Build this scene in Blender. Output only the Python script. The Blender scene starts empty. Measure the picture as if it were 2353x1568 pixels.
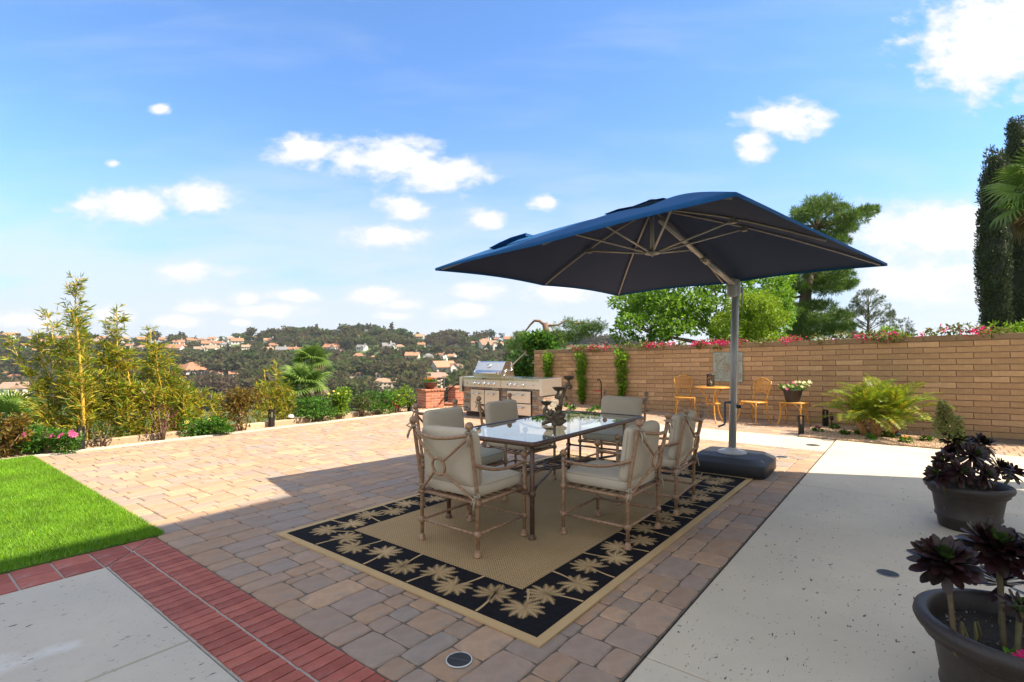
import bpy, bmesh, math, random
import numpy as np
from mathutils import Vector, Matrix, Quaternion
SC = bpy.context.scene
COL = SC.collection
R = random.Random(7)
NR = np.random.default_rng(7)
PI = math.pi
rad = math.radians

# ------------------------------------------------------------------ camera
F, CX, HZ, CAMH = 1177.0, 1176.5, 813.0, 1.44      # focal length, centre and patio horizon in photo units (photo width 2353)
cam_d = bpy.data.cameras.new('camera'); cam = bpy.data.objects.new('camera', cam_d); COL.objects.link(cam)
cam.location = (0, 0, CAMH); cam.rotation_euler = (rad(90), 0, 0)
cam_d.sensor_width = 36; cam_d.lens = F/2353*36; cam_d.shift_y = 29/2353
cam_d.clip_start = 0.05; cam_d.clip_end = 9000
SC.camera = cam

# ------------------------------------------------------------------ sun, sky, exposure
SUN = Vector((0.86, -0.19, 1.0)).normalized()
SUN_EL, SUN_ROT = math.asin(SUN.z), math.atan2(SUN.x, SUN.y)
sun_d = bpy.data.lights.new('sun', 'SUN'); sun = bpy.data.objects.new('sun', sun_d); COL.objects.link(sun)
sun_d.energy = 3.35; sun_d.angle = rad(0.53); sun_d.color = (1.0, 0.87, 0.68)
sun.rotation_euler = (-SUN).to_track_quat('-Z', 'Y').to_euler(); sun.location = (20, -5, 25)
SC.view_settings.view_transform = 'Standard'; SC.view_settings.look = 'None'
SC.view_settings.gamma = 1.0; SC.view_settings.use_curve_mapping = False
SC.view_settings.exposure = 1.75
SKY_STRENGTH = 0.14
SC.cycles.max_bounces = 10; SC.cycles.diffuse_bounces = 4; SC.cycles.transparent_max_bounces = 12
SC.cycles.caustics_reflective = False; SC.cycles.caustics_refractive = False
SC.cycles.sample_clamp_indirect = 6.0

W = bpy.data.worlds.new('World'); SC.world = W; W.use_nodes = True
def build_world():
    nt = W.node_tree; N = nt.nodes; L = nt.links; N.clear()
    def nd(t, **k):
        n = N.new(t)
        for a, b in k.items(): setattr(n, a, b)
        return n
    def m(op, a, b=None, c=None, clamp=False):
        n = nd('ShaderNodeMath', operation=op, use_clamp=clamp)
        for i, v in enumerate((a, b, c)):
            if v is None: continue
            if isinstance(v, (int, float)): n.inputs[i].default_value = v
            else: L.new(v, n.inputs[i])
        return n.outputs[0]
    def smooth(v, lo, hi):
        n = nd('ShaderNodeMapRange', interpolation_type='SMOOTHSTEP'); L.new(v, n.inputs[0])
        n.inputs[1].default_value = lo; n.inputs[2].default_value = hi
        return n.outputs[0]
    out = nd('ShaderNodeOutputWorld'); bg = nd('ShaderNodeBackground')
    tc = nd('ShaderNodeTexCoord'); sep = nd('ShaderNodeSeparateXYZ'); L.new(tc.outputs['Generated'], sep.inputs[0])
    sky = nd('ShaderNodeTexSky', sky_type='NISHITA'); sky.sun_disc = False
    sky.sun_elevation = SUN_EL; sky.sun_rotation = SUN_ROT
    sky.altitude = 50; sky.air_density = 1.0; sky.dust_density = 0.1; sky.ozone_density = 3.2
    hs = nd('ShaderNodeMix', data_type='RGBA', blend_type='MULTIPLY'); hs.inputs['Factor'].default_value = 1.0
    L.new(sky.outputs[0], hs.inputs['A']); hs.inputs['B'].default_value = (0.40, 0.525, 0.645, 1)
    ay = m('MAXIMUM', m('ABSOLUTE', sep.outputs['Y']), 0.12)
    px = m('DIVIDE', sep.outputs['X'], ay); pz = m('DIVIDE', sep.outputs['Z'], ay)
    P = nd('ShaderNodeCombineXYZ'); L.new(px, P.inputs[0]); L.new(pz, P.inputs[1])
    # cumulus: (x, y, half width, half height) of each cloud on the photo, turned into a direction
    blobs = [(290,475,110,32),(450,455,80,32),(435,623,75,20),(700,345,70,32),(890,365,110,40),(1000,400,105,34),(930,478,52,24),
             (1112,503,42,20),(890,545,75,24),(450,707,60,16),(565,688,36,17),(680,680,58,16),(620,714,85,17),(405,738,60,16),(860,682,66,18),
             (920,700,50,13),(1065,715,62,17),(1105,670,55,18),(1810,275,85,34),(1735,320,34,24),(2280,90,160,105),(2230,150,90,60),(2390,40,150,120),
             (2120,535,150,60),(2230,520,120,50),(1300,668,90,26),(2120,650,140,45),(60,735,90,22),(260,730,55,20),(200,470,30,18),
             (365,252,20,12),(260,376,16,9),(1255,468,30,16),(905,728,40,10),(545,742,30,8),(1730,350,40,20)]
    E = None
    for x, y, rx, ry in blobs:
        c = ((x-CX)/F, (HZ-y)/F, 0)
        s = nd('ShaderNodeVectorMath', operation='SUBTRACT'); L.new(P.outputs[0], s.inputs[0]); s.inputs[1].default_value = c
        d = nd('ShaderNodeVectorMath', operation='MULTIPLY'); L.new(s.outputs[0], d.inputs[0]); d.inputs[1].default_value = (F/rx/1.32, F/ry/1.38, 0)
        l = nd('ShaderNodeVectorMath', operation='LENGTH'); L.new(d.outputs[0], l.inputs[0])
        E = l.outputs['Value'] if E is None else m('MINIMUM', E, l.outputs['Value'])
    nz = nd('ShaderNodeTexNoise'); nz.inputs['Scale'].default_value = 16; nz.inputs['Detail'].default_value = 10; nz.inputs['Roughness'].default_value = 0.63
    mp = nd('ShaderNodeMapping'); mp.inputs['Scale'].default_value = (1.0, 1.7, 1.0); L.new(P.outputs[0], mp.inputs[0]); L.new(mp.outputs[0], nz.inputs['Vector'])
    # white cloud added out of view, beyond the listed ones, to lift the shade
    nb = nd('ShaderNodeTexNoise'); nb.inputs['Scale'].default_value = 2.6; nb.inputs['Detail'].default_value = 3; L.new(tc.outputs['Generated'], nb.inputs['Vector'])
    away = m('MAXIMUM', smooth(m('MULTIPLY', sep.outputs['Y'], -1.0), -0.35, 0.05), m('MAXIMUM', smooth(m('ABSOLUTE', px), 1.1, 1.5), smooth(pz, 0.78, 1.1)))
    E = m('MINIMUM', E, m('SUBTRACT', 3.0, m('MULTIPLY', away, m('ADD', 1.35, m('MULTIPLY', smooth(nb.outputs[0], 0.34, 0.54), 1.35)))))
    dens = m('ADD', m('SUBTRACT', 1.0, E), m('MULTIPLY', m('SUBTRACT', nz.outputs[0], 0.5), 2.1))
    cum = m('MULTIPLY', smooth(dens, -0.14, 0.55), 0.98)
    # thin high cloud in long streaks, thicker towards the horizon
    mp2 = nd('ShaderNodeMapping'); mp2.inputs['Scale'].default_value = (1.3, 6.5, 1.0); mp2.inputs['Rotation'].default_value = (0, 0, rad(9)); L.new(P.outputs[0], mp2.inputs[0])
    n2 = nd('ShaderNodeTexNoise'); n2.inputs['Scale'].default_value = 1.7; n2.inputs['Detail'].default_value = 8; n2.inputs['Roughness'].default_value = 0.55; n2.inputs['Distortion'].default_value = 0.25
    L.new(mp2.outputs[0], n2.inputs['Vector'])
    low = m('SUBTRACT', 1.0, smooth(pz, 0.02, 0.46))
    st = m('MULTIPLY', smooth(m('ADD', n2.outputs[0], m('MULTIPLY', low, 0.24)), 0.45, 0.74), m('MULTIPLY_ADD', low, 0.62, 0.14))
    hz = m('MULTIPLY', m('SUBTRACT', 1.0, smooth(pz, -0.05, 0.50)), 0.94)
    # cloud body: a little greyer underneath
    n3 = nd('ShaderNodeTexNoise'); n3.inputs['Scale'].default_value = 22; n3.inputs['Detail'].default_value = 5; L.new(P.outputs[0], n3.inputs['Vector'])
    def mixc(f, A, Bc):
        n = nd('ShaderNodeMix', data_type='RGBA'); L.new(f, n.inputs['Factor'])
        for s, v in (('A', A), ('B', Bc)):
            if isinstance(v, tuple): n.inputs[s].default_value = (*v, 1)
            else: L.new(v, n.inputs[s])
        return n.outputs['Result']
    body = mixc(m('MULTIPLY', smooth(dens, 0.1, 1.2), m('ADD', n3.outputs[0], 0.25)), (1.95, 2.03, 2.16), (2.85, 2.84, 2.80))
    c1 = mixc(hz, hs.outputs['Result'], (1.20, 1.50, 1.90)); c2 = mixc(st, c1, (1.85, 1.98, 2.14))
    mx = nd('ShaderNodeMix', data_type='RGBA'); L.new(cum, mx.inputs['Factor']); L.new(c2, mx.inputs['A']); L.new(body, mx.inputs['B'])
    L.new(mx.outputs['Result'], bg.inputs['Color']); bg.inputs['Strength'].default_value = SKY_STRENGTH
    L.new(bg.outputs[0], out.inputs[0])
build_world()

# ------------------------------------------------------------------ projection helpers and patio axes
ANG = rad(52)
U = Vector((math.cos(ANG), math.sin(ANG), 0)); V = Vector((-math.sin(ANG), math.cos(ANG), 0))
def uv(u, v, z=0.0): return Vector((U.x*u+V.x*v, U.y*u+V.y*v, z))
def G(x, y, z=0.0):                                 # point of the plane at height z seen at photo point x, y
    Y = (CAMH-z)*F/(y-HZ); return Vector(((x-CX)*Y/F, Y, z))
def at(x, y, Y): return Vector(((x-CX)*Y/F, Y, CAMH-(y-HZ)*Y/F))

# ------------------------------------------------------------------ materials
MATS = {}
def ramp(nt, cols, fac):
    r = nt.nodes.new('ShaderNodeValToRGB'); e = r.color_ramp.elements
    while len(e) < len(cols): e.new(0.5)
    for i, c in enumerate(cols):
        e[i].position = i/max(1, len(cols)-1); e[i].color = (*c, 1)
    nt.links.new(fac, r.inputs[0]); return r.outputs[0]
def mat(name, cols, rough=0.6, metal=0.0, var=0.25, scale=6.0, bump=0.0, bscale=90.0, rnd=True, spec=0.5, detail=4.0, transl=0.0, coat=0.0, stretch=None, dirt=None, island=True):
    """cols: list of colours picked per object / per island; var: mottling; bump: fine relief"""
    if name in MATS: return MATS[name]
    if not isinstance(cols, list): cols = [cols]
    M = bpy.data.materials.new(name); M.use_nodes = True; nt = M.node_tree; N = nt.nodes; L = nt.links
    b = N['Principled BSDF']; out = N['Material Output']
    tc = N.new('ShaderNodeTexCoord'); vec = tc.outputs['Object']
    if stretch:
        mp = N.new('ShaderNodeMapping'); mp.inputs['Scale'].default_value = stretch; L.new(vec, mp.inputs[0]); vec = mp.outputs[0]
    if len(cols) > 1 or rnd:
        gi = N.new('ShaderNodeNewGeometry'); oi = N.new('ShaderNodeObjectInfo')
        a = N.new('ShaderNodeMath'); a.operation = 'ADD'
        if island: L.new(gi.outputs['Random Per Island'], a.inputs[0])
        else: a.inputs[0].default_value = 0.37
        L.new(oi.outputs['Random'], a.inputs[1])
        fr = N.new('ShaderNodeMath'); fr.operation = 'FRACT'; L.new(a.outputs[0], fr.inputs[0]); rv = fr.outputs[0]
    if len(cols) > 1: c = ramp(nt, cols, rv)
    else:
        rg = N.new('ShaderNodeRGB'); rg.outputs[0].default_value = (*cols[0], 1); c = rg.outputs[0]
    nz = N.new('ShaderNodeTexNoise'); nz.inputs['Scale'].default_value = scale; nz.inputs['Detail'].default_value = detail; nz.inputs['Roughness'].default_value = 0.6
    L.new(vec, nz.inputs['Vector'])
    hv = N.new('ShaderNodeHueSaturation'); L.new(c, hv.inputs['Color'])
    mr = N.new('ShaderNodeMapRange'); mr.inputs[1].default_value = 0.25; mr.inputs[2].default_value = 0.75
    mr.inputs[3].default_value = 1-var; mr.inputs[4].default_value = 1+var; L.new(nz.outputs[0], mr.inputs[0])
    val = mr.outputs[0]
    if rnd:
        m2 = N.new('ShaderNodeMath'); m2.operation = 'MULTIPLY_ADD'; L.new(rv, m2.inputs[0]); m2.inputs[1].default_value = 0.24; m2.inputs[2].default_value = 0.88
        m3 = N.new('ShaderNodeMath'); m3.operation = 'MULTIPLY'; L.new(m2.outputs[0], m3.inputs[0]); L.new(val, m3.inputs[1]); val = m3.outputs[0]
    L.new(val, hv.inputs['Value']); c = hv.outputs[0]
    if dirt:
        n4 = N.new('ShaderNodeTexNoise'); n4.inputs['Scale'].default_value = dirt[1]; n4.inputs['Detail'].default_value = 6; L.new(vec, n4.inputs['Vector'])
        m4 = N.new('ShaderNodeMapRange'); m4.inputs[1].default_value = dirt[2]; m4.inputs[2].default_value = dirt[3]; L.new(n4.outputs[0], m4.inputs[0])
        mx = N.new('ShaderNodeMix'); mx.data_type = 'RGBA'; L.new(m4.outputs[0], mx.inputs['Factor']); L.new(c, mx.inputs['A']); mx.inputs['B'].default_value = (*dirt[0], 1); c = mx.outputs['Result']
    L.new(c, b.inputs['Base Color'])
    b.inputs['Roughness'].default_value = rough; b.inputs['Metallic'].default_value = metal; b.inputs['Specular IOR Level'].default_value = spec
    if coat: b.inputs['Coat Weight'].default_value = coat
    if bump:
        n5 = N.new('ShaderNodeTexNoise'); n5.inputs['Scale'].default_value = bscale; n5.inputs['Detail'].default_value = 5; L.new(vec, n5.inputs['Vector'])
        bp = N.new('ShaderNodeBump'); bp.inputs['Strength'].default_value = 0.9; bp.inputs['Distance'].default_value = bump; L.new(n5.outputs[0], bp.inputs['Height']); L.new(bp.outputs[0], b.inputs['Normal'])
    if transl:
        t = N.new('ShaderNodeBsdfTranslucent'); L.new(c, t.inputs['Color'])
        if transl < 1:
            mxs = N.new('ShaderNodeMixShader'); mxs.inputs[0].default_value = transl; L.new(b.outputs[0], mxs.inputs[1]); L.new(t.outputs[0], mxs.inputs[2]); L.new(mxs.outputs[0], out.inputs[0])
    MATS[name] = M; return M
def leafmat(name, cols, transl=0.42, rough=0.5): return mat(name, cols, rough=rough, var=0.18, scale=1.5, transl=transl, spec=0.35)

# ------------------------------------------------------------------ mesh helpers
class MB:
    def __init__(s): s.v = []; s.f = []; s.mi = []; s.cur = 0
    def add(s, vs, fs):
        o = len(s.v); s.v.extend(tuple(p) for p in vs); s.f.extend(tuple(i+o for i in f) for f in fs); s.mi.extend([s.cur]*len(fs)); return s
    def box(s, c, sz, rz=0.0, M=None):
        c = Vector(c); q = Matrix.Rotation(rz, 3, 'Z') if M is None else M
        vs = [c+q@Vector((x*sz[0]/2, y*sz[1]/2, z*sz[2]/2)) for z in (-1, 1) for y in (-1, 1) for x in (-1, 1)]
        return s.add(vs, [(0,2,3,1),(4,5,7,6),(0,1,5,4),(2,6,7,3),(0,4,6,2),(1,3,7,5)])
    def slab(s, w, d, h, bev=0.006, jit=0.0, rng=R):   # top-bevelled piece, top at z=0, centred on origin
        def ring(i, z): return [(x*(w/2-i)+rng.uniform(-jit, jit), y*(d/2-i)+rng.uniform(-jit, jit), z) for x, y in ((-1,-1),(1,-1),(1,1),(-1,1))]
        vs = ring(0, -h)+ring(0, -bev)+ring(bev, 0)
        fs = [(8,9,10,11)]+[(i, (i+1)%4, 4+(i+1)%4, 4+i) for i in range(4)]+[(4+i, 4+(i+1)%4, 8+(i+1)%4, 8+i) for i in range(4)]
        return s.add(vs, fs)
    def tube(s, pts, r, n=8, cap=True):
        pts = [Vector(p) for p in pts]; m_ = len(pts); rs = [r]*m_ if isinstance(r, (int, float)) else list(r)
        tg = [(pts[min(i+1, m_-1)]-pts[max(i-1, 0)]).normalized() for i in range(m_)]
        a = tg[0].orthogonal().normalized(); vs = []
        for i in range(m_):
            a = (a-tg[i]*a.dot(tg[i])); a = a.normalized() if a.length > 1e-6 else tg[i].orthogonal().normalized()
            b = tg[i].cross(a)
            vs += [pts[i]+(a*math.cos(2*PI*k/n)+b*math.sin(2*PI*k/n))*rs[i] for k in range(n)]
        fs = [(i*n+k, i*n+(k+1)%n, (i+1)*n+(k+1)%n, (i+1)*n+k) for i in range(m_-1) for k in range(n)]
        if cap: fs += [tuple(range(n-1, -1, -1)), tuple((m_-1)*n+k for k in range(n))]
        return s.add(vs, fs)
    def ring(s, c, r, t, n=24, k=6, nx=Vector((1,0,0)), ny=Vector((0,1,0))):
        pts = [Vector(c)+nx*(r*math.cos(2*PI*i/n))+ny*(r*math.sin(2*PI*i/n)) for i in range(n)]
        nz = nx.cross(ny).normalized(); vs = []
        for i in range(n):
            e = (pts[i]-Vector(c)).normalized()
            vs += [pts[i]+(e*math.cos(2*PI*j/k)+nz*math.sin(2*PI*j/k))*t for j in range(k)]
        return s.add(vs, [(i*k+j, ((i+1)%n)*k+j, ((i+1)%n)*k+(j+1)%k, i*k+(j+1)%k) for i in range(n) for j in range(k)])
    def lathe(s, prof, c=(0,0,0), n=24, wob=0.0, capb=False):
        vs = []
        for r, z in prof:
            vs += [(c[0]+r*(1+wob*math.sin(9*2*PI*k/n))*math.cos(2*PI*k/n), c[1]+r*(1+wob*math.sin(9*2*PI*k/n))*math.sin(2*PI*k/n), c[2]+z) for k in range(n)]
        m_ = len(prof)
        fs = [(i*n+k, i*n+(k+1)%n, (i+1)*n+(k+1)%n, (i+1)*n+k) for i in range(m_-1) for k in range(n)]
        if capb: fs += [tuple(range(n-1, -1, -1)), tuple((m_-1)*n+k for k in range(n))]
        return s.add(vs, fs)
    def ball(s, c, r, n=12, sz=1.0):
        k = max(4, n//2); return s.lathe([(r*math.sin(PI*i/k)+1e-5, -r*sz*math.cos(PI*i/k)) for i in range(k+1)], c, n)
    def prism(s, poly, z0, z1):                          # vertical prism over an xy polygon
        n = len(poly); vs = [(p[0], p[1], z0) for p in poly]+[(p[0], p[1], z1) for p in poly]
        return s.add(vs, [tuple(range(n-1, -1, -1)), tuple(range(n, 2*n))]+[(i, (i+1)%n, n+(i+1)%n, n+i) for i in range(n)])
    def quad(s, a, b, c, d): return s.add([a, b, c, d], [(0, 1, 2, 3)])
    def superell(s, c, sx, sy, sz, e1=0.4, e2=0.3, n=32, m_=16, M=None, wr=0.0, rng=R):
        q = M or Matrix.Identity(3); c = Vector(c); vs = []
        pw = lambda t, e: math.copysign(abs(t)**e, t)
        ph = rng.uniform(0, 6)
        for i in range(m_+1):
            t = -PI/2+PI*i/m_
            for k in range(n):
                p = 2*PI*k/n
                v = Vector((sx*pw(math.cos(t), e1)*pw(math.cos(p), e2), sy*pw(math.cos(t), e1)*pw(math.sin(p), e2), sz*pw(math.sin(t), e1)))
                if wr: v *= 1+wr*(math.sin(v.x*31+ph)*math.sin(v.y*27+ph)+0.6*math.sin(v.y*55+v.x*13+ph))
                vs.append(c+q@v)
        return s.add(vs, [(i*n+k, i*n+(k+1)%n, (i+1)*n+(k+1)%n, (i+1)*n+k) for i in range(m_) for k in range(n)])
    def mesh(s, name, mats, smooth=False):
        me = bpy.data.meshes.new(name); me.from_pydata(s.v, [], s.f)
        for m_ in (mats if isinstance(mats, (list, tuple)) else [mats]): me.materials.append(m_)
        if isinstance(mats, (list, tuple)) and len(mats) > 1: me.polygons.foreach_set('material_index', s.mi)
        if smooth: me.shade_smooth()
        me.update(); return me
    def build(s, name, mats, parent=None, smooth=False, **k): return obj(name, s.mesh(name, mats, smooth), parent, **k)

def obj(name, me, parent=None, M=None, loc=None, rz=None):
    o = bpy.data.objects.new(name, me); COL.objects.link(o)
    if parent is not None: o.parent = parent
    if M is not None: o.matrix_local = M
    if loc is not None: o.location = loc
    if rz is not None: o.rotation_euler = (0, 0, rz)
    return o
def tag(o, label, cat, group=None):
    o['label'] = label; o['category'] = cat
    if group: o['group'] = group
    return o
def thing(name, label, cat, loc=(0,0,0), rz=0.0, group=None):
    o = bpy.data.objects.new(name, None); COL.objects.link(o); o.location = loc; o.rotation_euler = (0, 0, rz); o.empty_display_size = 0.1
    return tag(o, label, cat, group)
def struct(o): o['kind'] = 'structure'; return o
def stuff(o): o['kind'] = 'stuff'; return o
CH = {}
def copy_tree(o, parent=None):
    c = o.copy(); COL.objects.link(c)
    if parent is not None: c.parent = parent
    for ch in o.children: copy_tree(ch, c)
    return c
def fast_mesh(name, verts, quads, mats, mi=None, smooth=False):
    me = bpy.data.meshes.new(name); verts = np.ascontiguousarray(verts, np.float32).reshape(-1, 3); quads = np.ascontiguousarray(quads, np.int32)
    k = quads.shape[1]; me.vertices.add(len(verts)); me.vertices.foreach_set('co', verts.ravel())
    me.loops.add(quads.size); me.loops.foreach_set('vertex_index', quads.ravel())
    me.polygons.add(len(quads)); me.polygons.foreach_set('loop_start', np.arange(0, quads.size, k, dtype=np.int32))
    for m_ in (mats if isinstance(mats, (list, tuple)) else [mats]): me.materials.append(m_)
    if mi is not None: me.polygons.foreach_set('material_index', np.ascontiguousarray(mi, np.int32))
    if smooth: me.polygons.foreach_set('use_smooth', np.ones(len(quads), bool))
    me.update(calc_edges=True); return me
def unit(a): return a/np.maximum(np.linalg.norm(a, axis=-1, keepdims=True), 1e-9)
def leaves(P, D, ln, wd, rng=NR, fold=0.25, droop=0.0, up=0.4):
    """one folded diamond per point: P positions, D pointing directions"""
    P = np.asarray(P, float); n = len(P); D = unit(np.asarray(D, float))
    ln = np.broadcast_to(np.asarray(ln, float), (n,))[:, None]*rng.uniform(0.7, 1.25, (n, 1)); wd = np.broadcast_to(np.asarray(wd, float), (n,))[:, None]*rng.uniform(0.75, 1.2, (n, 1))
    nrm = rng.normal(size=(n, 3)); nrm[:, 2] += up
    S = unit(np.cross(D, nrm)); Nn = np.cross(S, D)
    mid = P+D*ln*0.45-Nn*ln*droop*0.2; tip = P+D*ln-Nn*ln*droop
    vs = np.stack([P, mid+S*wd*0.5+Nn*wd*fold, tip, mid-S*wd*0.5+Nn*wd*fold], 1).reshape(-1, 3)
    return vs, np.arange(4*n, dtype=np.int32).reshape(n, 4)
def merge(parts):
    vs, qs, o = [], [], 0
    for v, q in parts: vs.append(v); qs.append(q+o); o += len(v)
    return np.concatenate(vs), np.concatenate(qs)
def inball(n, c, r, rng=NR, shell=0.45):
    d = unit(rng.normal(size=(n, 3))); t = rng.uniform(shell**3, 1, (n, 1))**(1/3)
    return np.asarray(c)+d*t*np.asarray(r), d
def clumps(cl, per, ln, wd, rng=NR, spread=0.6, **k):
    """cl: list of (centre, radii); leaves point outwards with scatter"""
    Ps, Ds = [], []
    for c, r in cl:
        n = max(3, int(per)); P, d = inball(n, c, r, rng); Ps.append(P); Ds.append(d+rng.normal(size=(n, 3))*spread)
    return leaves(np.concatenate(Ps), np.concatenate(Ds), ln, wd, rng, **k)
# ------------------------------------------------------------------ ground materials
def concrete(name, col, tint, speck=(0.075,0.065,0.055), sc=21.0, white=0.0):
    M = bpy.data.materials.new(name); M.use_nodes = True; nt = M.node_tree; N = nt.nodes; L = nt.links; b = N['Principled BSDF']
    tc = N.new('ShaderNodeTexCoord'); mp = N.new('ShaderNodeMapping'); mp.inputs['Rotation'].default_value = (0, 0, -ANG); L.new(tc.outputs['Object'], mp.inputs[0])
    def noise(s, d=5, v=None):
        n = N.new('ShaderNodeTexNoise'); n.inputs['Scale'].default_value = s; n.inputs['Detail'].default_value = d; L.new(v or mp.outputs[0], n.inputs['Vector']); return n.outputs[0]
    def mrange(v, a, c, lo=0, hi=1):
        n = N.new('ShaderNodeMapRange'); n.inputs[1].default_value = a; n.inputs[2].default_value = c; n.inputs[3].default_value = lo; n.inputs[4].default_value = hi; L.new(v, n.inputs[0]); return n.outputs[0]
    def mix(f, a, c, t='MIX'):
        n = N.new('ShaderNodeMix'); n.data_type = 'RGBA'; n.blend_type = t; L.new(f, n.inputs['Factor'])
        for s, v in (('A', a), ('B', c)):
            if isinstance(v, tuple): n.inputs[s].default_value = (*v, 1)
            else: L.new(v, n.inputs[s])
        return n.outputs['Result']
    def mth(op, a, c):
        n = N.new('ShaderNodeMath'); n.operation = op
        for i, v in enumerate((a, c)):
            if isinstance(v, (int, float)): n.inputs[i].default_value = v
            else: L.new(v, n.inputs[i])
        return n.outputs[0]
    c = mix(mrange(noise(1.1, 8), 0.38, 0.62), col, tint)
    c = mix(mrange(noise(0.6, 6), 0.52, 0.70, 0, 0.7), c, tuple(x*0.74 for x in col))
    c = mix(mrange(noise(7, 7), 0.35, 0.65, 0, 0.35), c, tuple(x*0.86 for x in col)); c = mix(mrange(noise(1.7, 9), 0.60, 0.70, 0, white), c, (0.72,0.70,0.66))
    m2 = N.new('ShaderNodeMapping'); m2.inputs['Scale'].default_value = (0.55, 1.5, 1); L.new(mp.outputs[0], m2.inputs[0])
    masks = []
    for s_, th in ((sc, 0.30), (sc*2.3, 0.34)):
        vo = N.new('ShaderNodeTexVoronoi'); vo.inputs['Scale'].default_value = s_; vo.inputs['Randomness'].default_value = 1; 
        ad = N.new('ShaderNodeVectorMath'); ad.operation = 'MULTIPLY_ADD'; nn = N.new('ShaderNodeTexNoise'); nn.inputs['Scale'].default_value = 30; L.new(m2.outputs[0], nn.inputs['Vector'])
        L.new(nn.outputs['Color'], ad.inputs[0]); ad.inputs[1].default_value = (0.06,)*3; L.new(m2.outputs[0], ad.inputs[2]); L.new(ad.outputs[0], vo.inputs['Vector'])
        sep = N.new('ShaderNodeSeparateColor'); L.new(vo.outputs['Color'], sep.inputs[0])
        r = mrange(sep.outputs[0], 0.38, 1.0, 0.0, 0.21)          # only some cells carry a pit, of differing size
        masks.append(mrange(mth('SUBTRACT', vo.outputs['Distance'], r), -0.02, 0.02, 1, 0))
    pit = mth('MAXIMUM', masks[0], mth('MULTIPLY', masks[1], 0.9))
    pit = mth('MULTIPLY', pit, mrange(noise(2.2, 3), 0.34, 0.50, 0.35, 1))
    c = mix(mth('MULTIPLY', pit, 0.92), c, speck)
    L.new(c, b.inputs['Base Color']); b.inputs['Roughness'].default_value = 0.72
    h = mth('SUBTRACT', mth('MULTIPLY', noise(60, 4), 0.3), pit)
    bp = N.new('ShaderNodeBump'); bp.inputs['Distance'].default_value = 0.004; bp.inputs['Strength'].default_value = 0.8; L.new(h, bp.inputs['Height']); L.new(bp.outputs[0], b.inputs['Normal'])
    return M
M_CONC = concrete('pitted_concrete', (0.64,0.545,0.405), (0.55,0.475,0.36))
M_CONCL = concrete('stained_concrete', (0.56,0.49,0.39), (0.49,0.44,0.36), sc=26.0, white=0.7)
M_CURB = mat('curb_concrete', (0.55,0.49,0.41), rough=0.85, var=0.15, scale=9, bump=0.003)
M_MORT = mat('grey_mortar', (0.40,0.36,0.31), rough=0.9, var=0.2, scale=20, bump=0.002, rnd=False)
M_SAND = mat('joint_sand', (0.13,0.105,0.08), rough=0.95, var=0.3, scale=25, rnd=False)
M_PAV = mat('tumbled_paver', [(0.39,0.245,0.15),(0.43,0.27,0.165),(0.37,0.24,0.155),(0.30,0.225,0.175),(0.40,0.25,0.15),(0.46,0.29,0.175),(0.32,0.225,0.168),(0.27,0.22,0.18),(0.34,0.22,0.148)],
            rough=0.82, var=0.2, scale=7, bump=0.0035, bscale=70, dirt=((0.25,0.205,0.165), 5.5, 0.54, 0.74))
M_RED = mat('red_brick', [(0.36,0.085,0.055),(0.30,0.07,0.05),(0.39,0.105,0.07),(0.33,0.085,0.06)], rough=0.8, var=0.2, scale=14, bump=0.003, bscale=90, dirt=((0.42,0.27,0.24), 4, 0.58, 0.85))
M_GRAV = mat('tan_pebbles', [(0.42,0.26,0.14),(0.55,0.40,0.26),(0.32,0.20,0.12),(0.62,0.50,0.37),(0.48,0.30,0.17),(0.25,0.17,0.12)], rough=0.85, var=0.2, scale=30)
M_SOIL = mat('gravel_soil', (0.30,0.20,0.12), rough=0.95, var=0.35, scale=30, bump=0.01, bscale=60, rnd=False)
M_GRASS = mat('turf_blades', [(0.14,0.31,0.006),(0.19,0.39,0.008),(0.10,0.25,0.006),(0.26,0.42,0.02)], rough=.55, var=.4, scale=2.2, transl=.3, detail=6)
M_TURF = mat('turf_thatch', (0.06,0.14,0.015), rough=0.95, var=0.3, scale=40, rnd=False)

# ------------------------------------------------------------------ terrain: one sheet to the horizon
RX = [-3500,-300,0,300,430,560,650,740,800,860,930,1000,1100,1230,1400,1500,2400,6000]
RYp = [778,779,780,782,782,778,773,766,760,758,770,777,781,789,793,798,800,800]
def ridge(xd): return np.interp(xd, RX, RYp)
def terrain_np(X, Y):
    X = np.asarray(X, float); Y = np.asarray(Y, float)
    u = X*U.x+Y*U.y; v = X*V.x+Y*V.y
    rr = np.sqrt(X*X+Y*Y); xd = CX+F*np.where(Y > 1, X/np.maximum(Y, 1), np.sign(X)*3)
    # the hillside the house stands on: falls away to the left and beyond the patio
    dl = v-10.75; df = np.minimum(u-13.2, 60-0.25*v)
    sl = 0.42; sf = np.interp(xd, [1150, 1300, 1700, 2600], [0.34, 0.22, 0.05, 0.01])
    fall = -0.22-np.maximum(np.maximum(dl, 0)*sl, np.maximum(df, 0)*sf)
    Ym = np.maximum(Y, 0.0)
    zr = CAMH+(HZ-ridge(xd))*720/F
    hill = np.where(Ym < 400, -30.0, np.where(Ym < 720, -30+(Ym-400)/320*(zr+30), zr-(Ym-720)*0.03))
    hill += np.where((Ym > 380) & (Ym < 760), np.sin(X*0.031+1)*2.0*np.sin(Y*0.043)+np.sin(X*0.085+Y*0.05)*0.8, 0)*np.clip((Ym-380)/60, 0, 1)*np.clip((730-Ym)/60, 0, 1)
    hill = np.maximum(hill, -60)
    z = np.maximum(fall, hill)
    k = np.clip((Ym-60)/200, 0, 1)
    return np.where(Ym < 60, np.maximum(fall, -30), np.where(xd < 1500, np.maximum(hill, np.maximum(fall, -30)), np.maximum(fall, np.minimum(hill, -3))))
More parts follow.
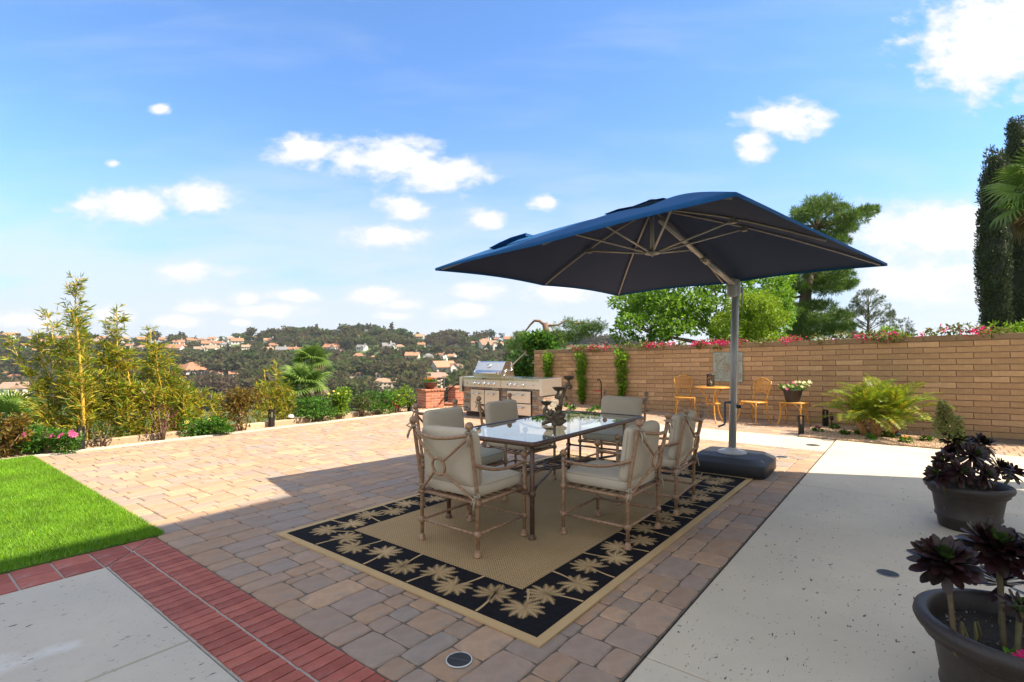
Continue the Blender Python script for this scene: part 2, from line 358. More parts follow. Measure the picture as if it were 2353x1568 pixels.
def terr(x, y): return float(terrain_np(np.array([x]), np.array([y]))[0])
def build_terrain():
    na = 420; rs = np.concatenate([[0.0, 4, 7, 9], np.geomspace(10, 60, 26), np.geomspace(66, 380, 40), np.linspace(395, 780, 44), np.geomspace(850, 6000, 14)])
    th = np.concatenate([np.linspace(rad(40), rad(140), 300, endpoint=False), np.linspace(rad(140), rad(400), 120, endpoint=False)])
    X = rs[:, None]*np.cos(th)[None]; Y = rs[:, None]*np.sin(th)[None]; Z = terrain_np(X, Y)
    n = len(th); vs = np.stack([X, Y, Z], -1).reshape(-1, 3)
    i, k = np.meshgrid(np.arange(len(rs)-1), np.arange(n), indexing='ij'); k2 = (k+1) % n
    q = np.stack([i*n+k, (i+1)*n+k, (i+1)*n+k2, i*n+k2], -1).reshape(-1, 4)
    M = bpy.data.materials.new('hillside_ground'); M.use_nodes = True; nt = M.node_tree; b = nt.nodes['Principled BSDF']; b.inputs['Roughness'].default_value = 0.95
    tc = nt.nodes.new('ShaderNodeTexCoord'); n1 = nt.nodes.new('ShaderNodeTexNoise'); n1.inputs['Scale'].default_value = 0.022; n1.inputs['Detail'].default_value = 9; n1.inputs['Roughness'].default_value = 0.65
    nt.links.new(tc.outputs['Object'], n1.inputs['Vector'])
    nt.links.new(ramp(nt, [(0.03,0.05,0.015),(0.045,0.08,0.018),(0.035,0.06,0.02),(0.06,0.11,0.02),(0.045,0.07,0.025),(0.10,0.09,0.05),(0.06,0.08,0.025)], n1.outputs[0]), b.inputs['Base Color'])
    return struct(obj('terrain', fast_mesh('terrain', vs, q, M, smooth=True)))
build_terrain()

# ------------------------------------------------------------------ patio: concrete panels, paver field, brick border
def flat(name, poly, z0, z1, m, parent=None):
    mb = MB(); mb.prism([uv(*p) for p in poly], z0, z1); return mb.build(name, m, parent)
struct(flat('patio_base', [(-6,-8),(12.9,-8),(12.9,10.6),(-6,10.6)], -0.20, -0.055, M_SOIL))
slabs = struct(flat('concrete_patio', [(-2.0,-7),(10.04,-7),(10.04,1.005),(-2.0,1.005)], -0.054, -0.012, M_SAND))
us = [-2.0, 0.25, 2.31, 4.28, 6.38, 8.42, 10.04]
for a, c in zip(us[:-1], us[1:]):
    for v0, v1 in ((-2.6, 1.0), (-7, -2.61)):
        if a < 2 and v1 < 0: pass
        mb = MB(); g = 0.004; M4 = Matrix.Translation(uv((a+c)/2, (v0+v1)/2, 0.0)) @ Matrix.Rotation(ANG, 4, 'Z')
        mb.slab(c-a-2*g, v1-v0-2*g, 0.011, 0.004); me = mb.mesh('concrete_panel', M_CONC)
        me.transform(M4); obj('concrete_panel', me, slabs)
strip = struct(flat('concrete_strip', [(8.77,1.01),(10.04,1.01),(10.04,5.2),(8.77,5.2)], -0.054, -0.012, M_SAND))
for v0, v1 in ((1.015, 3.1), (3.108, 5.2)):
    me = MB().slab(1.26, v1-v0-0.004, 0.011, 0.004).mesh('concrete_panel', M_CONC); me.transform(Matrix.Translation(uv(9.405, (v0+v1)/2)) @ Matrix.Rotation(ANG, 4, 'Z')); obj('concrete_panel', me, strip)
left = struct(flat('concrete_landing', [(-5,-1.0),(1.035,-1.0),(1.035,4.28),(-5,4.28)], -0.054, -0.012, M_SAND))
for (u0, u1, v0, v1) in ((-1.2, 1.035, 2.867, 4.28), (-1.2, 1.035, -1.0, 2.858), (-5, -1.208, -1.0, 4.28)):
    me = MB().slab(u1-u0, v1-v0, 0.011, 0.005).mesh('concrete_panel', M_CONCL); me.transform(Matrix.Translation(uv((u0+u1)/2, (v0+v1)/2)) @ Matrix.Rotation(ANG, 4, 'Z')); obj('concrete_panel', me, left)

def on_screen(p, m=0.0):
    if p.y < 0.3: return False
    x = CX+F*p.x/p.y; y = HZ+F*(CAMH-p.z)/p.y
    return -m < x < 2353+m and -m < y < 1568+m
RUGF = Vector((0.135, 2.504, 0)); RL, RWd = 4.25, 2.55
def in_rug(p):
    d = p-RUGF; return 0.12 < d.dot(U) < RL-0.12 and 0.12 < d.dot(V) < RWd-0.12
def pavers():
    g = 0.071; u0, v0 = 1.455, 1.015; nu, nv = int((12.55-u0)/g), int((9.64-v0)/g)
    def ok(i, j):
        u, v = u0+(i+.5)*g, v0+(j+.5)*g
        if u < 8.75: return True
        if u < 10.05: return v > 5.22
        return 1.60 < v < 5.22 and u < 12.0+0.075*max(v, 0)
    free = np.array([[ok(i, j) for j in range(nv)] for i in range(nu)])
    sizes = [(3,3),(3,4),(4,3),(3,2),(2,3),(2,2),(4,2),(3,3),(3,4),(5,3)]
    rng = random.Random(5); out = []
    for i in range(nu):
        for j in range(nv):
            if not free[i, j]: continue
            cand = sizes[:]; rng.shuffle(cand); cand += [(2,1),(1,2),(1,1)]
            for a, b in cand:
                if i+a > nu or j+b > nv or not free[i:i+a, j:j+b].all(): continue
                if a > 1 and b > 1:
                    # avoid leaving slivers one cell wide
                    jj = j+b; w = 0
                    while jj < nv and w < 2 and free[i, jj]: w += 1; jj += 1
                    if w == 1 and rng.random() < 0.9: continue
                free[i:i+a, j:j+b] = False; out.append((u0+(i+a/2)*g, v0+(j+b/2)*g, a, b)); break
    bed = struct(flat('paver_patio', [(1.452,1.01),(8.765,1.01),(8.765,5.21),(10.045,5.21),(10.045,1.55),(12.5,1.55),(12.5,5.3),(10.1,5.3),(10.1,9.66),(1.452,9.66)], -0.054, -0.0085, M_SAND))
    cache = {}
    sc = []
    for it in out:
        p = uv(it[0], it[1]); sc.append((-it[2]*it[3]/(p.y**3) if on_screen(p, 60) and not in_rug(p) else 0, it))
    order = sorted(range(len(out)), key=lambda i: sc[i][0]); rest = MB()
    for n, i in enumerate(order):
        u, v, a, b = out[i]; tilt = Matrix.Rotation(rng.gauss(0, 0.006), 4, 'X') @ Matrix.Rotation(rng.gauss(0, 0.006), 4, 'Y')
        M4 = Matrix.Translation(uv(u, v, rng.gauss(-0.001, 0.0012))) @ Matrix.Rotation(ANG+rng.gauss(0, 0.008), 4, 'Z') @ tilt
        if n < 300:
            k = (a, b, rng.randrange(4))
            if k not in cache:
                mb = MB(); w, d = a*g-0.0045, b*g-0.0045; nseg = 5
                def edge(ins, z, jit):
                    pts = []
                    cs = [(-1,-1),(1,-1),(1,1),(-1,1)]
                    for q in range(4):
                        A, B = cs[q], cs[(q+1)%4]
                        for t in range(nseg):
                            f = t/nseg; x = A[0]+(B[0]-A[0])*f; y = A[1]+(B[1]-A[1])*f
                            cr = 0.80 if t == 0 else 1.0
                            r0 = 0.006 if t == 0 else 0.0
                            pts.append((x*(w/2-ins-r0)+rng.uniform(-jit, jit), y*(d/2-ins-r0)+rng.uniform(-jit, jit), z+(rng.uniform(-.001,.0005))))
                    return pts
                e0 = edge(0, -0.03, 0.0); e1 = [(x+rng.uniform(-.0022,.0022), y+rng.uniform(-.0022,.0022), -0.007) for x, y, _ in e0]
                e2 = [(x*(1-0.008/w*2)+rng.uniform(-.0015,.0015), y*(1-0.008/d*2)+rng.uniform(-.0015,.0015), -0.0005) for x, y, _ in e1]; nn = len(e0)
                mb.add(e0+e1+e2, [tuple(range(2*nn, 3*nn))]+[(l*nn+q, l*nn+(q+1)%nn, (l+1)*nn+(q+1)%nn, (l+1)*nn+q) for l in (0, 1) for q in range(nn)])
                cache[k] = mb.mesh('paver', M_PAV)
            obj('paver', cache[k], bed, M4)
        else:
            t = MB().slab(a*g-0.0045, b*g-0.0045, 0.03, 0.006, 0.0025, rng); rest.add([M4 @ Vector(p) for p in t.v], t.f)
    stuff(rest.build('distant_pavers', M_PAV, bed))
pavers()

def brick_border():
    bed = struct(flat('brick_border', [(1.04,-2.0),(1.448,-2.0),(1.448,4.69),(1.04,4.69)], -0.054, -0.006, M_MORT))
    bed2 = struct(flat('brick_border', [(-5,4.285),(1.04,4.285),(1.04,4.69),(-5,4.69)], -0.054, -0.0065, M_MORT))
    def piece(u0, u1, v0, v1, p, cut=None):
        poly = [(u0,v0),(u1,v0),(u1,v1),(u0,v1)]
        if cut: poly = cut(poly)
        if len(poly) < 3: return
        c = (sum(x for x, _ in poly)/len(poly), sum(y for _, y in poly)/len(poly)); n = len(poly)
        top = [uv(c[0]+(x-c[0])*0.985, c[1]+(y-c[1])*0.985, R.uniform(-0.0008, 0.0008)) for x, y in poly]; mid = [uv(x, y, -0.0035) for x, y in poly]; bot = [uv(x, y, -0.04) for x, y in poly]
        o_ = uv(c[0], c[1]); mb = MB()
        mb.add([q-o_ for q in bot+mid+top], [tuple(range(2*n, 3*n))]+[(l*n+q, l*n+(q+1)%n, (l+1)*n+(q+1)%n, (l+1)*n+q) for l in (0, 1) for q in range(n)])
        mb.build('brick', M_RED, p, loc=o_)
    def clip(poly, a, b, c):                                   # keep a*u+b*v <= c
        o = []
        for i in range(len(poly)):
            P, Q = poly[i], poly[(i+1) % len(poly)]; dp = a*P[0]+b*P[1]-c; dq = a*Q[0]+b*Q[1]-c
            if dp <= 0: o.append(P)
            if dp*dq < 0: t = dp/(dp-dq); o.append((P[0]+(Q[0]-P[0])*t, P[1]+(Q[1]-P[1])*t))
        return o
    pit = 0.0775; n = int((4.69-0.9)/pit)
    for i in range(n+1):
        v1 = 4.69-i*pit; j = R.uniform(-.002, .002)
        for a, b in ((1.052, 1.240), (1.254, 1.444)):
            piece(a+j, b+j, v1-pit+0.009, v1, bed, (lambda p: clip(p, -0.405, 0.408, -0.405*1.04+0.408*4.285-0.004)) if v1 > 4.2 else None)
    for i in range(16):
        u1 = 1.44-i*0.208
        for a, b in ((4.297, 4.487), (4.494, 4.688)):
            piece(u1-0.195, u1, a, b, bed2, (lambda p: clip(p, 0.405, -0.408, 0.405*1.04-0.408*4.285-0.004)) if u1 > 0.9 else None)
brick_border()

# lawn
struct(flat('lawn_soil', [(-7,4.695),(1.49,4.695),(1.49,9.64),(-7,9.64)], -0.054, 0.006, M_TURF))
def lawn():
    n = 330000; u = 1.51-NR.uniform(0, 1, n)**1.25*5.6; v = NR.uniform(4.69, 9.66, n)
    P = np.stack([U.x*u+V.x*v, U.y*u+V.y*v, np.full(n, 0.006)], 1); k = P[:, 1] > 0.9*np.abs(P[:, 0])-0.3; P = P[k]; n = len(P)
    d = NR.normal(size=(n, 3))*0.55; d[:, 2] = 1; d = unit(d); ln = NR.uniform(0.02, 0.045, (n, 1)); wd = NR.uniform(0.003, 0.006, (n, 1))
    sd = unit(np.cross(d, NR.normal(size=(n, 3))))
    vs = np.stack([P-sd*wd/2, P+sd*wd/2, P+d*ln], 1).reshape(-1, 3)
    stuff(obj('lawn_grass', fast_mesh('lawn_grass', vs, np.arange(3*n).reshape(n, 3), M_GRASS)))
    bpy.data.objects['lawn_grass']['label'] = 'bright green lawn beside the brick border'
lawn()

# curb, planting bed, gravel
struct(flat('curb_strip', [(-7,9.645),(9.35,9.645),(9.35,9.755),(-7,9.755)], -0.054, 0.012, M_CURB))
struct(flat('planting_bed', [(-7,9.757),(13.0,9.757),(13.0,11.1),(-7,11.1)], -0.15, -0.02, M_SOIL))
struct(flat('wall_bed', [(10.05,5.225),(12.9,5.31),(12.9,9.755),(10.11,9.755)], -0.054, 0.02, M_SOIL))
struct(flat('palm_bed', [(10.05,-0.6),(12.5,-0.6),(12.5,1.545),(10.05,1.545)], -0.054, 0.012, M_SOIL))
def gravel(name, polys, n, z, size, label):
    Ps = []
    for (u0, u1, v0, v1), k in polys:
        u = NR.uniform(u0, u1, k); v = NR.uniform(v0, v1, k); Ps.append(np.stack([U.x*u+V.x*v, U.y*u+V.y*v, np.full(k, z)], 1))
    P = np.concatenate(Ps); n = len(P); s = NR.uniform(0.5, 1.2, (n, 1, 1))*size
    base = np.array([[1,0,0],[0,1,0],[-1,0,0],[0,-1,0],[0,0,.7],[0,0,-.7]], float)
    q = NR.normal(size=(n, 4)); q /= np.linalg.norm(q, axis=1, keepdims=True); w, x, y, zz = q.T
    Rm = np.stack([1-2*(y*y+zz*zz), 2*(x*y-zz*w), 2*(x*zz+y*w), 2*(x*y+zz*w), 1-2*(x*x+zz*zz), 2*(y*zz-x*w), 2*(x*zz-y*w), 2*(y*zz+x*w), 1-2*(x*x+y*y)], 1).reshape(n, 3, 3)
    vs = (np.einsum('nij,kj->nki', Rm, base)*np.array([1, 1, .75])*s+P[:, None, :]).reshape(-1, 3)
    f = np.array([[0,1,4],[1,2,4],[2,3,4],[3,0,4],[1,0,5],[2,1,5],[3,2,5],[0,3,5]])
    fs = (f[None]+(np.arange(n)*6)[:, None, None]).reshape(-1, 3)
    o = stuff(obj(name, fast_mesh(name, vs, fs, M_GRAV))); o['label'] = label
gravel('bed_gravel', [((-1.5, 9.6, 9.76, 10.02), 9000), ((8.4, 10.2, 9.0, 10.3), 3500)], 0, -0.012, 0.017, 'tan gravel in the planting bed along the curb')
gravel('wall_gravel', [((10.06, 12.6, 5.25, 8.4), 15000)], 0, 0.024, 0.016, 'tan gravel at the foot of the wall behind the grill')
gravel('palm_gravel', [((10.05, 12.0, -0.6, 1.55), 13000)], 0, 0.016, 0.015, 'tan gravel round the feathery palm')
def edging():
    t = thing('edging_wall', 'low tan concrete edging behind the gravel of the left bed', 'edging', uv(3, 10.1))
    m = mat('tan_edging', [(0.46,0.34,0.22),(0.42,0.31,0.20),(0.50,0.37,0.25)], rough=0.85, var=0.15, scale=9, bump=0.003)
    u = -2.0
    while u < 8.3:
        l = R.uniform(0.95, 1.15); me = MB().slab(l-0.006, 0.13, 0.28, 0.012, 0.002).mesh('edging_block', m)
        obj('edging_block', me, t, Matrix.Translation(uv(u+l/2-3, 0.02+R.uniform(-.008,.008), 0.085)) @ Matrix.Rotation(ANG, 4, 'Z')); u += l
edging()

# ------------------------------------------------------------------ slump block wall
WL = Vector((0.661, 15.41, 0)); WD = Vector((0.7516, -0.6596, 0)).normalized(); WN = Vector((-WD.y*-1, -WD.x, 0)); WN = Vector((-0.6596, -0.7516, 0)).normalized()
WZ0, WSL, WC, WB = 1.538, (1.795-1.538)/10.45, 0.1056, 0.457
def wall(s, z=0.0, out=0.0): return WL+WD*s+Vector((0, 0, z))+WN*out
def wtop(s): return WZ0+WSL*s
def wall_s(xd):                                     # wall station seen at photo column xd
    t = (xd-CX)/F; return (WL.x-t*WL.y)/(t*WD.y-WD.x)
M_BLK = mat('slump_block', [(0.44,0.275,0.135),(0.49,0.31,0.155),(0.39,0.24,0.12),(0.46,0.285,0.145),(0.52,0.335,0.175)], rough=0.9, var=0.28, scale=6, bump=0.008, bscale=45, dirt=((0.22,0.14,0.09), 2.6, 0.50, 0.74))
M_WMORT = mat('wall_mortar', (0.235,0.14,0.10), rough=0.95, var=0.3, scale=6, bump=0.003)
M_CAP = mat('cap_block_grime', [(0.27,0.185,0.10),(0.31,0.215,0.12),(0.23,0.155,0.09)], rough=0.92, var=0.3, scale=4, bump=0.006, bscale=45, dirt=((0.13,0.095,0.06), 2.4, 0.48, 0.72))
def block_wall():
    X3 = Vector((WD.x, WD.y, WSL)).normalized(); Y3 = -WN; Z3 = X3.cross(Y3).normalized()
    B3 = Matrix((X3, Y3, Z3)).transposed().to_4x4()
    t = thing('block_wall', 'long tan slump block wall with a darker cap course behind the bistro set', 'wall', wall(5))
    S1 = 16.0; core = MB(); a, b_ = wall(0.004), wall(S1); q = -WN
    zt0, zt1 = wtop(0)-0.03, wtop(S1)-0.03
    vs = []
    for p, zt in ((a, zt0), (b_, zt1)):
        for o in (0.009, 0.10): vs += [p+q*o+Vector((0,0,-0.2)), p+q*o+Vector((0,0,zt))]
    core.add([v-t.location for v in vs], [(0,4,5,1),(2,3,7,6),(1,5,7,3),(0,1,3,2),(4,6,7,5)]); core.build('mortar_core', M_WMORT, t)
    var = []
    def bm_(w, h, d, m, nm):
        mb = MB(); k = 6
        def rr(y, ins):
            ps = []
            for q in range(k): ps.append((-w/2+ins+(w-2*ins)*q/k, y, -h/2+ins+R.uniform(-.0025,.0025)))
            for q in range(2): ps.append((w/2-ins+R.uniform(-.002,.002), y, -h/2+ins+(h-2*ins)*q/2))
            for q in range(k): ps.append((w/2-ins-(w-2*ins)*q/k, y, h/2-ins+R.uniform(-.0025,.0025)))
            for q in range(2): ps.append((-w/2+ins+R.uniform(-.002,.002), y, h/2-ins-(h-2*ins)*q/2))
            return ps
        A, Bq, Cq = rr(d, 0.0), rr(0.006, 0.0), rr(0.0, 0.006); n = len(A)
        mb.add(A+Bq+Cq, [tuple(range(2*n, 3*n))]+[(l*n+q, l*n+(q+1)%n, (l+1)*n+(q+1)%n, (l+1)*n+q) for l in (0, 1) for q in range(n)])
        return mb.mesh(nm, m)
    full = [bm_(WB-0.011, WC-0.011, 0.09, M_BLK, 'block') for _ in range(6)]
    half = [bm_(WB/2-0.011, WC-0.011, 0.09, M_BLK, 'block') for _ in range(3)]
    caps = [bm_(WB-0.009, WC-0.004, 0.125, M_CAP, 'cap_block') for _ in range(4)]
    items = []
    for k in range(0, 18):
        off = 0.0 if k % 2 == 0 else WB/2
        s = 0.0
        while s < S1-WB:
            w = WB/2 if (s == 0 and off) else WB
            sc_ = s+w/2; z = wtop(sc_)-(k+0.5)*WC
            if z+WC/2 > 0.005: items.append((k, sc_, w, z))
            s += w
    n = 0
    vis = sorted([i for i in items if i[0] > 0], key=lambda i: (0 if i[1] < 10.7 else 1, wall(i[1]).y)); rest = MB(); cnt = 0
    for k, s, w, z in [i for i in items if i[0] == 0]:
        obj('cap_block', R.choice(caps), t, Matrix.Translation(wall(s, z, 0.006+R.uniform(-.003,.003))-t.location) @ B3 @ Matrix.Rotation(R.gauss(0,.003), 4, 'Y'))
    for k, s, w, z in vis:
        M4 = Matrix.Translation(wall(s, z, R.uniform(-.002,.003))-t.location) @ B3 @ Matrix.Rotation(R.gauss(0,.0025), 4, 'Y')
        me = R.choice(full if w == WB else half)
        if cnt < 300: obj('block', me, t, M4); cnt += 1
        else: rest.add([M4 @ v.co for v in me.vertices], [tuple(p.vertices) for p in me.polygons])
    stuff(rest.build('far_blocks', M_BLK, t))
block_wall()
def wall_strip():                                   # brick strip at the foot of the wall beyond the palm bed
    b = struct(flat('brick_strip', [(10.05,-7),(12.2,-7),(12.2,-0.62),(10.05,-0.62)], -0.054, -0.006, M_SAND))
    for i in range(5):
        for j in range(26):
            u = 10.06+i*0.26+0.125; v = -0.66-j*0.155-(0.07 if i % 2 else 0)
            me = MB().slab(0.25, 0.147, 0.03, 0.006, 0.002).mesh('paver', M_PAV) if (i == 0 and j == 0) else bpy.data.objects['strip_first'].data
            o = obj('paver', me, b, Matrix.Translation(uv(u, v, R.gauss(0,.001))) @ Matrix.Rotation(ANG+R.gauss(0,.01), 4, 'Z'))
            if i == 0 and j == 0: o.name = 'strip_first'; first = o
    first.name = 'paver'
wall_strip()
# ------------------------------------------------------------------ unseen house, roof raised and shaped to cast the foreground shade
def house():
    m = mat('house_stucco', (0.74,0.68,0.58), rough=0.9, var=0.08, scale=3, bump=0.004); mr = mat('clay_roof_tile', [(0.42,0.16,0.08),(0.36,0.13,0.07),(0.48,0.20,0.10)], rough=0.85, var=0.2, scale=3)
    t = thing('house', 'unseen cream stucco house, tiled roof on columns shaped to shade the patio', 'house', (5, -3, 0))
    o = Vector((5, -3, 0)); sh = lambda p, h: Vector((p[0]+0.86*h, p[1]-0.19*h, h))      # roof point whose shadow falls at p
    S = (-0.42, 7.55)
    P = sh(S, 11.0); A = sh((-3.62, 3.45), 11.0); A2 = sh((-7.4, -1.40), 11.0)
    B = sh((5.25, 5.37), 8.0); C = sh((8.2, 4.35), 6.0); Dd = Vector((15.5, -6, 6.0))
    top = [P, A, A2, Dd, C, B]; ctr = A2.lerp(Dd, 0.5).lerp(B, 0.5)+Vector((0, 0, 0.3))
    mb = MB(); n = len(top); dn = Vector((0, 0, -0.16))
    mb.add([q-o for q in top]+[ctr-o]+[q+dn-o for q in top]+[ctr+dn-o], [(i, (i+1)%n, n) for i in range(n)]+[((i+1)%n+n+1, i+n+1, 2*n+1) for i in range(n)]+[(i, i+n+1, (i+1)%n+n+1, (i+1)%n) for i in range(n)])
    mb.build('roof', mr, t)
    mb = MB(); s2 = Vector((0,0,-0.20)); inn = lambda q: ctr.lerp(q, 0.985)
    mb.add([inn(q)+s2-o for q in top]+[ctr+s2-o], [((i+1)%n, i, n) for i in range(n)]); mb.build('bounce_soffit', mat('white_bounce_soffit', (0.78,0.76,0.72), rough=0.8, var=0.05, rnd=False), t)  # white underside added to bounce light into the shade
    # curved tile ends along the right-hand eave
    mb = MB(); k = 26
    for i in range(k):
        a = B.lerp(C, i/k) if i > 11 else P.lerp(B, i/11); mb = MB()
        mb.ball(a-o, 0.13, 8); mb.build('eave_tile', mr, t)
    mb = MB(); w = [(12.6,3.0),(15.0,1.8),(15.2,-5.5),(10.5,-5.8)]
    mb.prism([(x-o.x, y-o.y) for x, y in w], 0, 5.85); mb.build('wall', m, t)
    for x, y in ((8.7,4.9),(6.0,1.4),(3.4,-2.0)): MB().box((x-o.x,y-o.y,5.3),(0.3,0.3,10.6)).build('column', m, t)  # slim columns made up so that small walls leave the sky open
house()

# ------------------------------------------------------------------ rug
M_TAN = mat('woven_tan', (0.54,0.37,0.185), rough=0.95, var=0.10, scale=3, bump=0.003, bscale=230, rnd=False, spec=0.15)
M_BLACK = mat('woven_black', (0.012,0.011,0.013), rough=0.95, var=0.3, scale=40, bump=0.002, bscale=300, rnd=False, spec=0.12)
def herring():
    M = bpy.data.materials.new('herringbone_sisal'); M.use_nodes = True; nt = M.node_tree; N = nt.nodes; L = nt.links; b = N['Principled BSDF']; b.inputs['Roughness'].default_value = 0.95; b.inputs['Specular IOR Level'].default_value = 0.15
    tc = N.new('ShaderNodeTexCoord'); s = N.new('ShaderNodeSeparateXYZ'); L.new(tc.outputs['Object'], s.inputs[0])
    def m(op, a, c):
        n = N.new('ShaderNodeMath'); n.operation = op
        for i, v in enumerate((a, c)):
            if isinstance(v, (int, float)): n.inputs[i].default_value = v
            else: L.new(v, n.inputs[i])
        return n.outputs[0]
    tri = m('PINGPONG', s.outputs['Y'], 0.022); w = m('SINE', m('MULTIPLY', m('ADD', s.outputs['X'], m('MULTIPLY', tri, 1.0)), 2*PI/0.021), 0)
    rows = m('SINE', m('MULTIPLY', s.outputs['Y'], 2*PI/0.022), 0)
    h = m('ADD', m('MULTIPLY', w, 0.7), m('MULTIPLY', rows, 0.5))
    mr = N.new('ShaderNodeMapRange'); mr.inputs[1].default_value = -1.1; mr.inputs[2].default_value = 0.5; L.new(h, mr.inputs[0])
    mx = N.new('ShaderNodeMix'); mx.data_type = 'RGBA'; mx.inputs['A'].default_value = (0.25,0.155,0.07,1); mx.inputs['B'].default_value = (0.54,0.37,0.185,1); L.new(mr.outputs[0], mx.inputs['Factor'])
    nz = N.new('ShaderNodeTexNoise'); nz.inputs['Scale'].default_value = 2.5; nz.inputs['Detail'].default_value = 6; L.new(tc.outputs['Object'], nz.inputs['Vector'])
    m2 = N.new('ShaderNodeMapRange'); m2.inputs[3].default_value = 0.85; m2.inputs[4].default_value = 1.12; L.new(nz.outputs[0], m2.inputs[0])
    hv = N.new('ShaderNodeHueSaturation'); L.new(m2.outputs[0], hv.inputs['Value']); L.new(mx.outputs['Result'], hv.inputs['Color']); L.new(hv.outputs[0], b.inputs['Base Color'])
    bp = N.new('ShaderNodeBump'); bp.inputs['Distance'].default_value = 0.0025; L.new(h, bp.inputs['Height']); L.new(bp.outputs[0], b.inputs['Normal'])
    return M
def rug():
    t = thing('outdoor_rug', 'tan outdoor rug with black border of woven palm trees under the dining set', 'rug', RUGF, ANG)
    L_, W_ = RL, RWd
    def sheet(name, x0, x1, y0, y1, z0, z1, m, p):
        mb = MB(); nx, ny = 40, 26; f = lambda x, y: 0.0012*math.sin(x*2.1+y)+0.0008*math.sin(y*4.3+x*1.7)+0.002
        g = [(x0+(x1-x0)*i/nx, y0+(y1-y0)*j/ny) for i in range(nx+1) for j in range(ny+1)]
        vs = [(x, y, z1+f(x, y)) for x, y in g]; k = ny+1
        fs = [(i*k+j, (i+1)*k+j, (i+1)*k+j+1, i*k+j+1) for i in range(nx) for j in range(ny)]
        mb.add(vs, fs)
        per = [(i*k) for i in range(nx+1)]+[nx*k+j for j in range(1, ny+1)]+[i*k+ny for i in range(nx-1, -1, -1)]+[j for j in range(ny-1, 0, -1)]
        b0 = len(mb.v); mb.v += [(vs[i][0], vs[i][1], z0) for i in per]; n = len(per)
        for q in range(n): mb.f.append((per[q], b0+q, b0+(q+1)%n, per[(q+1)%n])); mb.mi.append(0)
        return mb.build(name, m, p, smooth=False)
    b = 0.055; c = 0.425
    sheet('binding', 0, L_, 0, W_, 0.0, 0.0075, M_TAN, t)
    bb = sheet('black_band', b, L_-b, b, W_-b, 0.004, 0.0088, M_BLACK, t)
    sheet('sisal_field', c, L_-c, c, W_-c, 0.005, 0.0104, herring(), t)
    for x0, x1, y0, y1 in ((0.006,L_-0.006,0.006,0.014),(0.006,0.014,0.006,W_-.006),(0.006,L_-.006,W_-.014,W_-.006),(L_-.014,L_-.006,0.006,W_-.006)):
        pass
    def motif(seed):
        r = random.Random(seed); mb = MB(); cx, cy = 0.02, 0.225
        pts = [Vector((-0.035+0.055*(k/8)**1.6, 0.24*k/8, 0)) for k in range(9)]
        for k in range(8):
            w0, w1 = 0.0085-0.0004*k, 0.0085-0.0004*(k+1)
            mb.quad(pts[k]+Vector((-w0,0,0)), pts[k]+Vector((w0,0,0)), pts[k+1]+Vector((w1,0,0)), pts[k+1]+Vector((-w1,0,0)))
        for i in range(11):
            a0 = rad(90+(i-5)*31+r.uniform(-6, 6)); ln = r.uniform(0.115, 0.14); bend = r.uniform(0.3, 0.8)*(1 if i < 5 else -1)
            p = Vector((cx, cy, 0)); a = a0; n = 13; prev = None
            for k in range(n+1):
                f = k/n; a = a0+bend*f*f; d = Vector((math.cos(a), math.sin(a), 0)); s_ = Vector((-d.y, d.x, 0))
                w = 0.0015+0.0036*math.sin(PI*min(1, f*1.05))
                if prev: mb.quad(prev[0]-prev[1]*prev[2], prev[0]+prev[1]*prev[2], p+s_*w, p-s_*w)
                if 0 < k < n:
                    for sg in (-1, 1):                               # feathery teeth
                        q = p+s_*sg*w*0.5; l_ = r.uniform(.75, 1.15)*0.026*math.sin(PI*(f*.9+.08)); mb.add([q-d*0.0048, q+d*0.0040, q+s_*sg*l_+d*0.013], [(0,1,2)])
                prev = (p.copy(), s_, w); p += d*(ln/n)
        return mb.mesh('palm_motif', M_TAN)
    ms = [motif(s) for s in range(4)]
    zt = 0.0142
    def put(x, y, rz, mir, i):
        S = Matrix.Diagonal((-1 if mir else 1, 1, 1, 1)); obj('palm_motif', ms[i % 4], t, Matrix.Translation((x, y, zt)) @ Matrix.Rotation(rz, 4, 'Z') @ S)
    i = 0
    nS, nL = 9, 17
    for k in range(nS):                                              # short sides
        y = 0.25+(W_-0.5)*k/(nS-1)
        for x_out, x_in, sg in ((b+0.003, c-0.003, -1), (L_-b-0.003, L_-c+0.003, 1)):
            if k in (0, nS-1): continue
            if k % 2: put(x_out, y, rad(-90)*1 if sg < 0 else rad(90), k % 4 < 2, i)
            else: put(x_in, y, rad(90) if sg < 0 else rad(-90), k % 4 < 2, i)
            i += 1
    for k in range(nL):
        x = 0.25+(L_-0.5)*k/(nL-1)
        for y_out, y_in, sg in ((b+0.003, c-0.003, -1), (W_-b-0.003, W_-c+0.003, 1)):
            if k in (0, nL-1): continue
            if k % 2: put(x, y_out, 0 if sg < 0 else PI, k % 4 < 2, i)
            else: put(x, y_in, PI if sg < 0 else 0, k % 4 < 2, i)
            i += 1
    for x, y, a in ((c+0.0,c+0.0,135),(L_-c,c,-135),(c,W_-c,45),(L_-c,W_-c,-45)): put(x, y, rad(a), False, i); i += 1
rug()

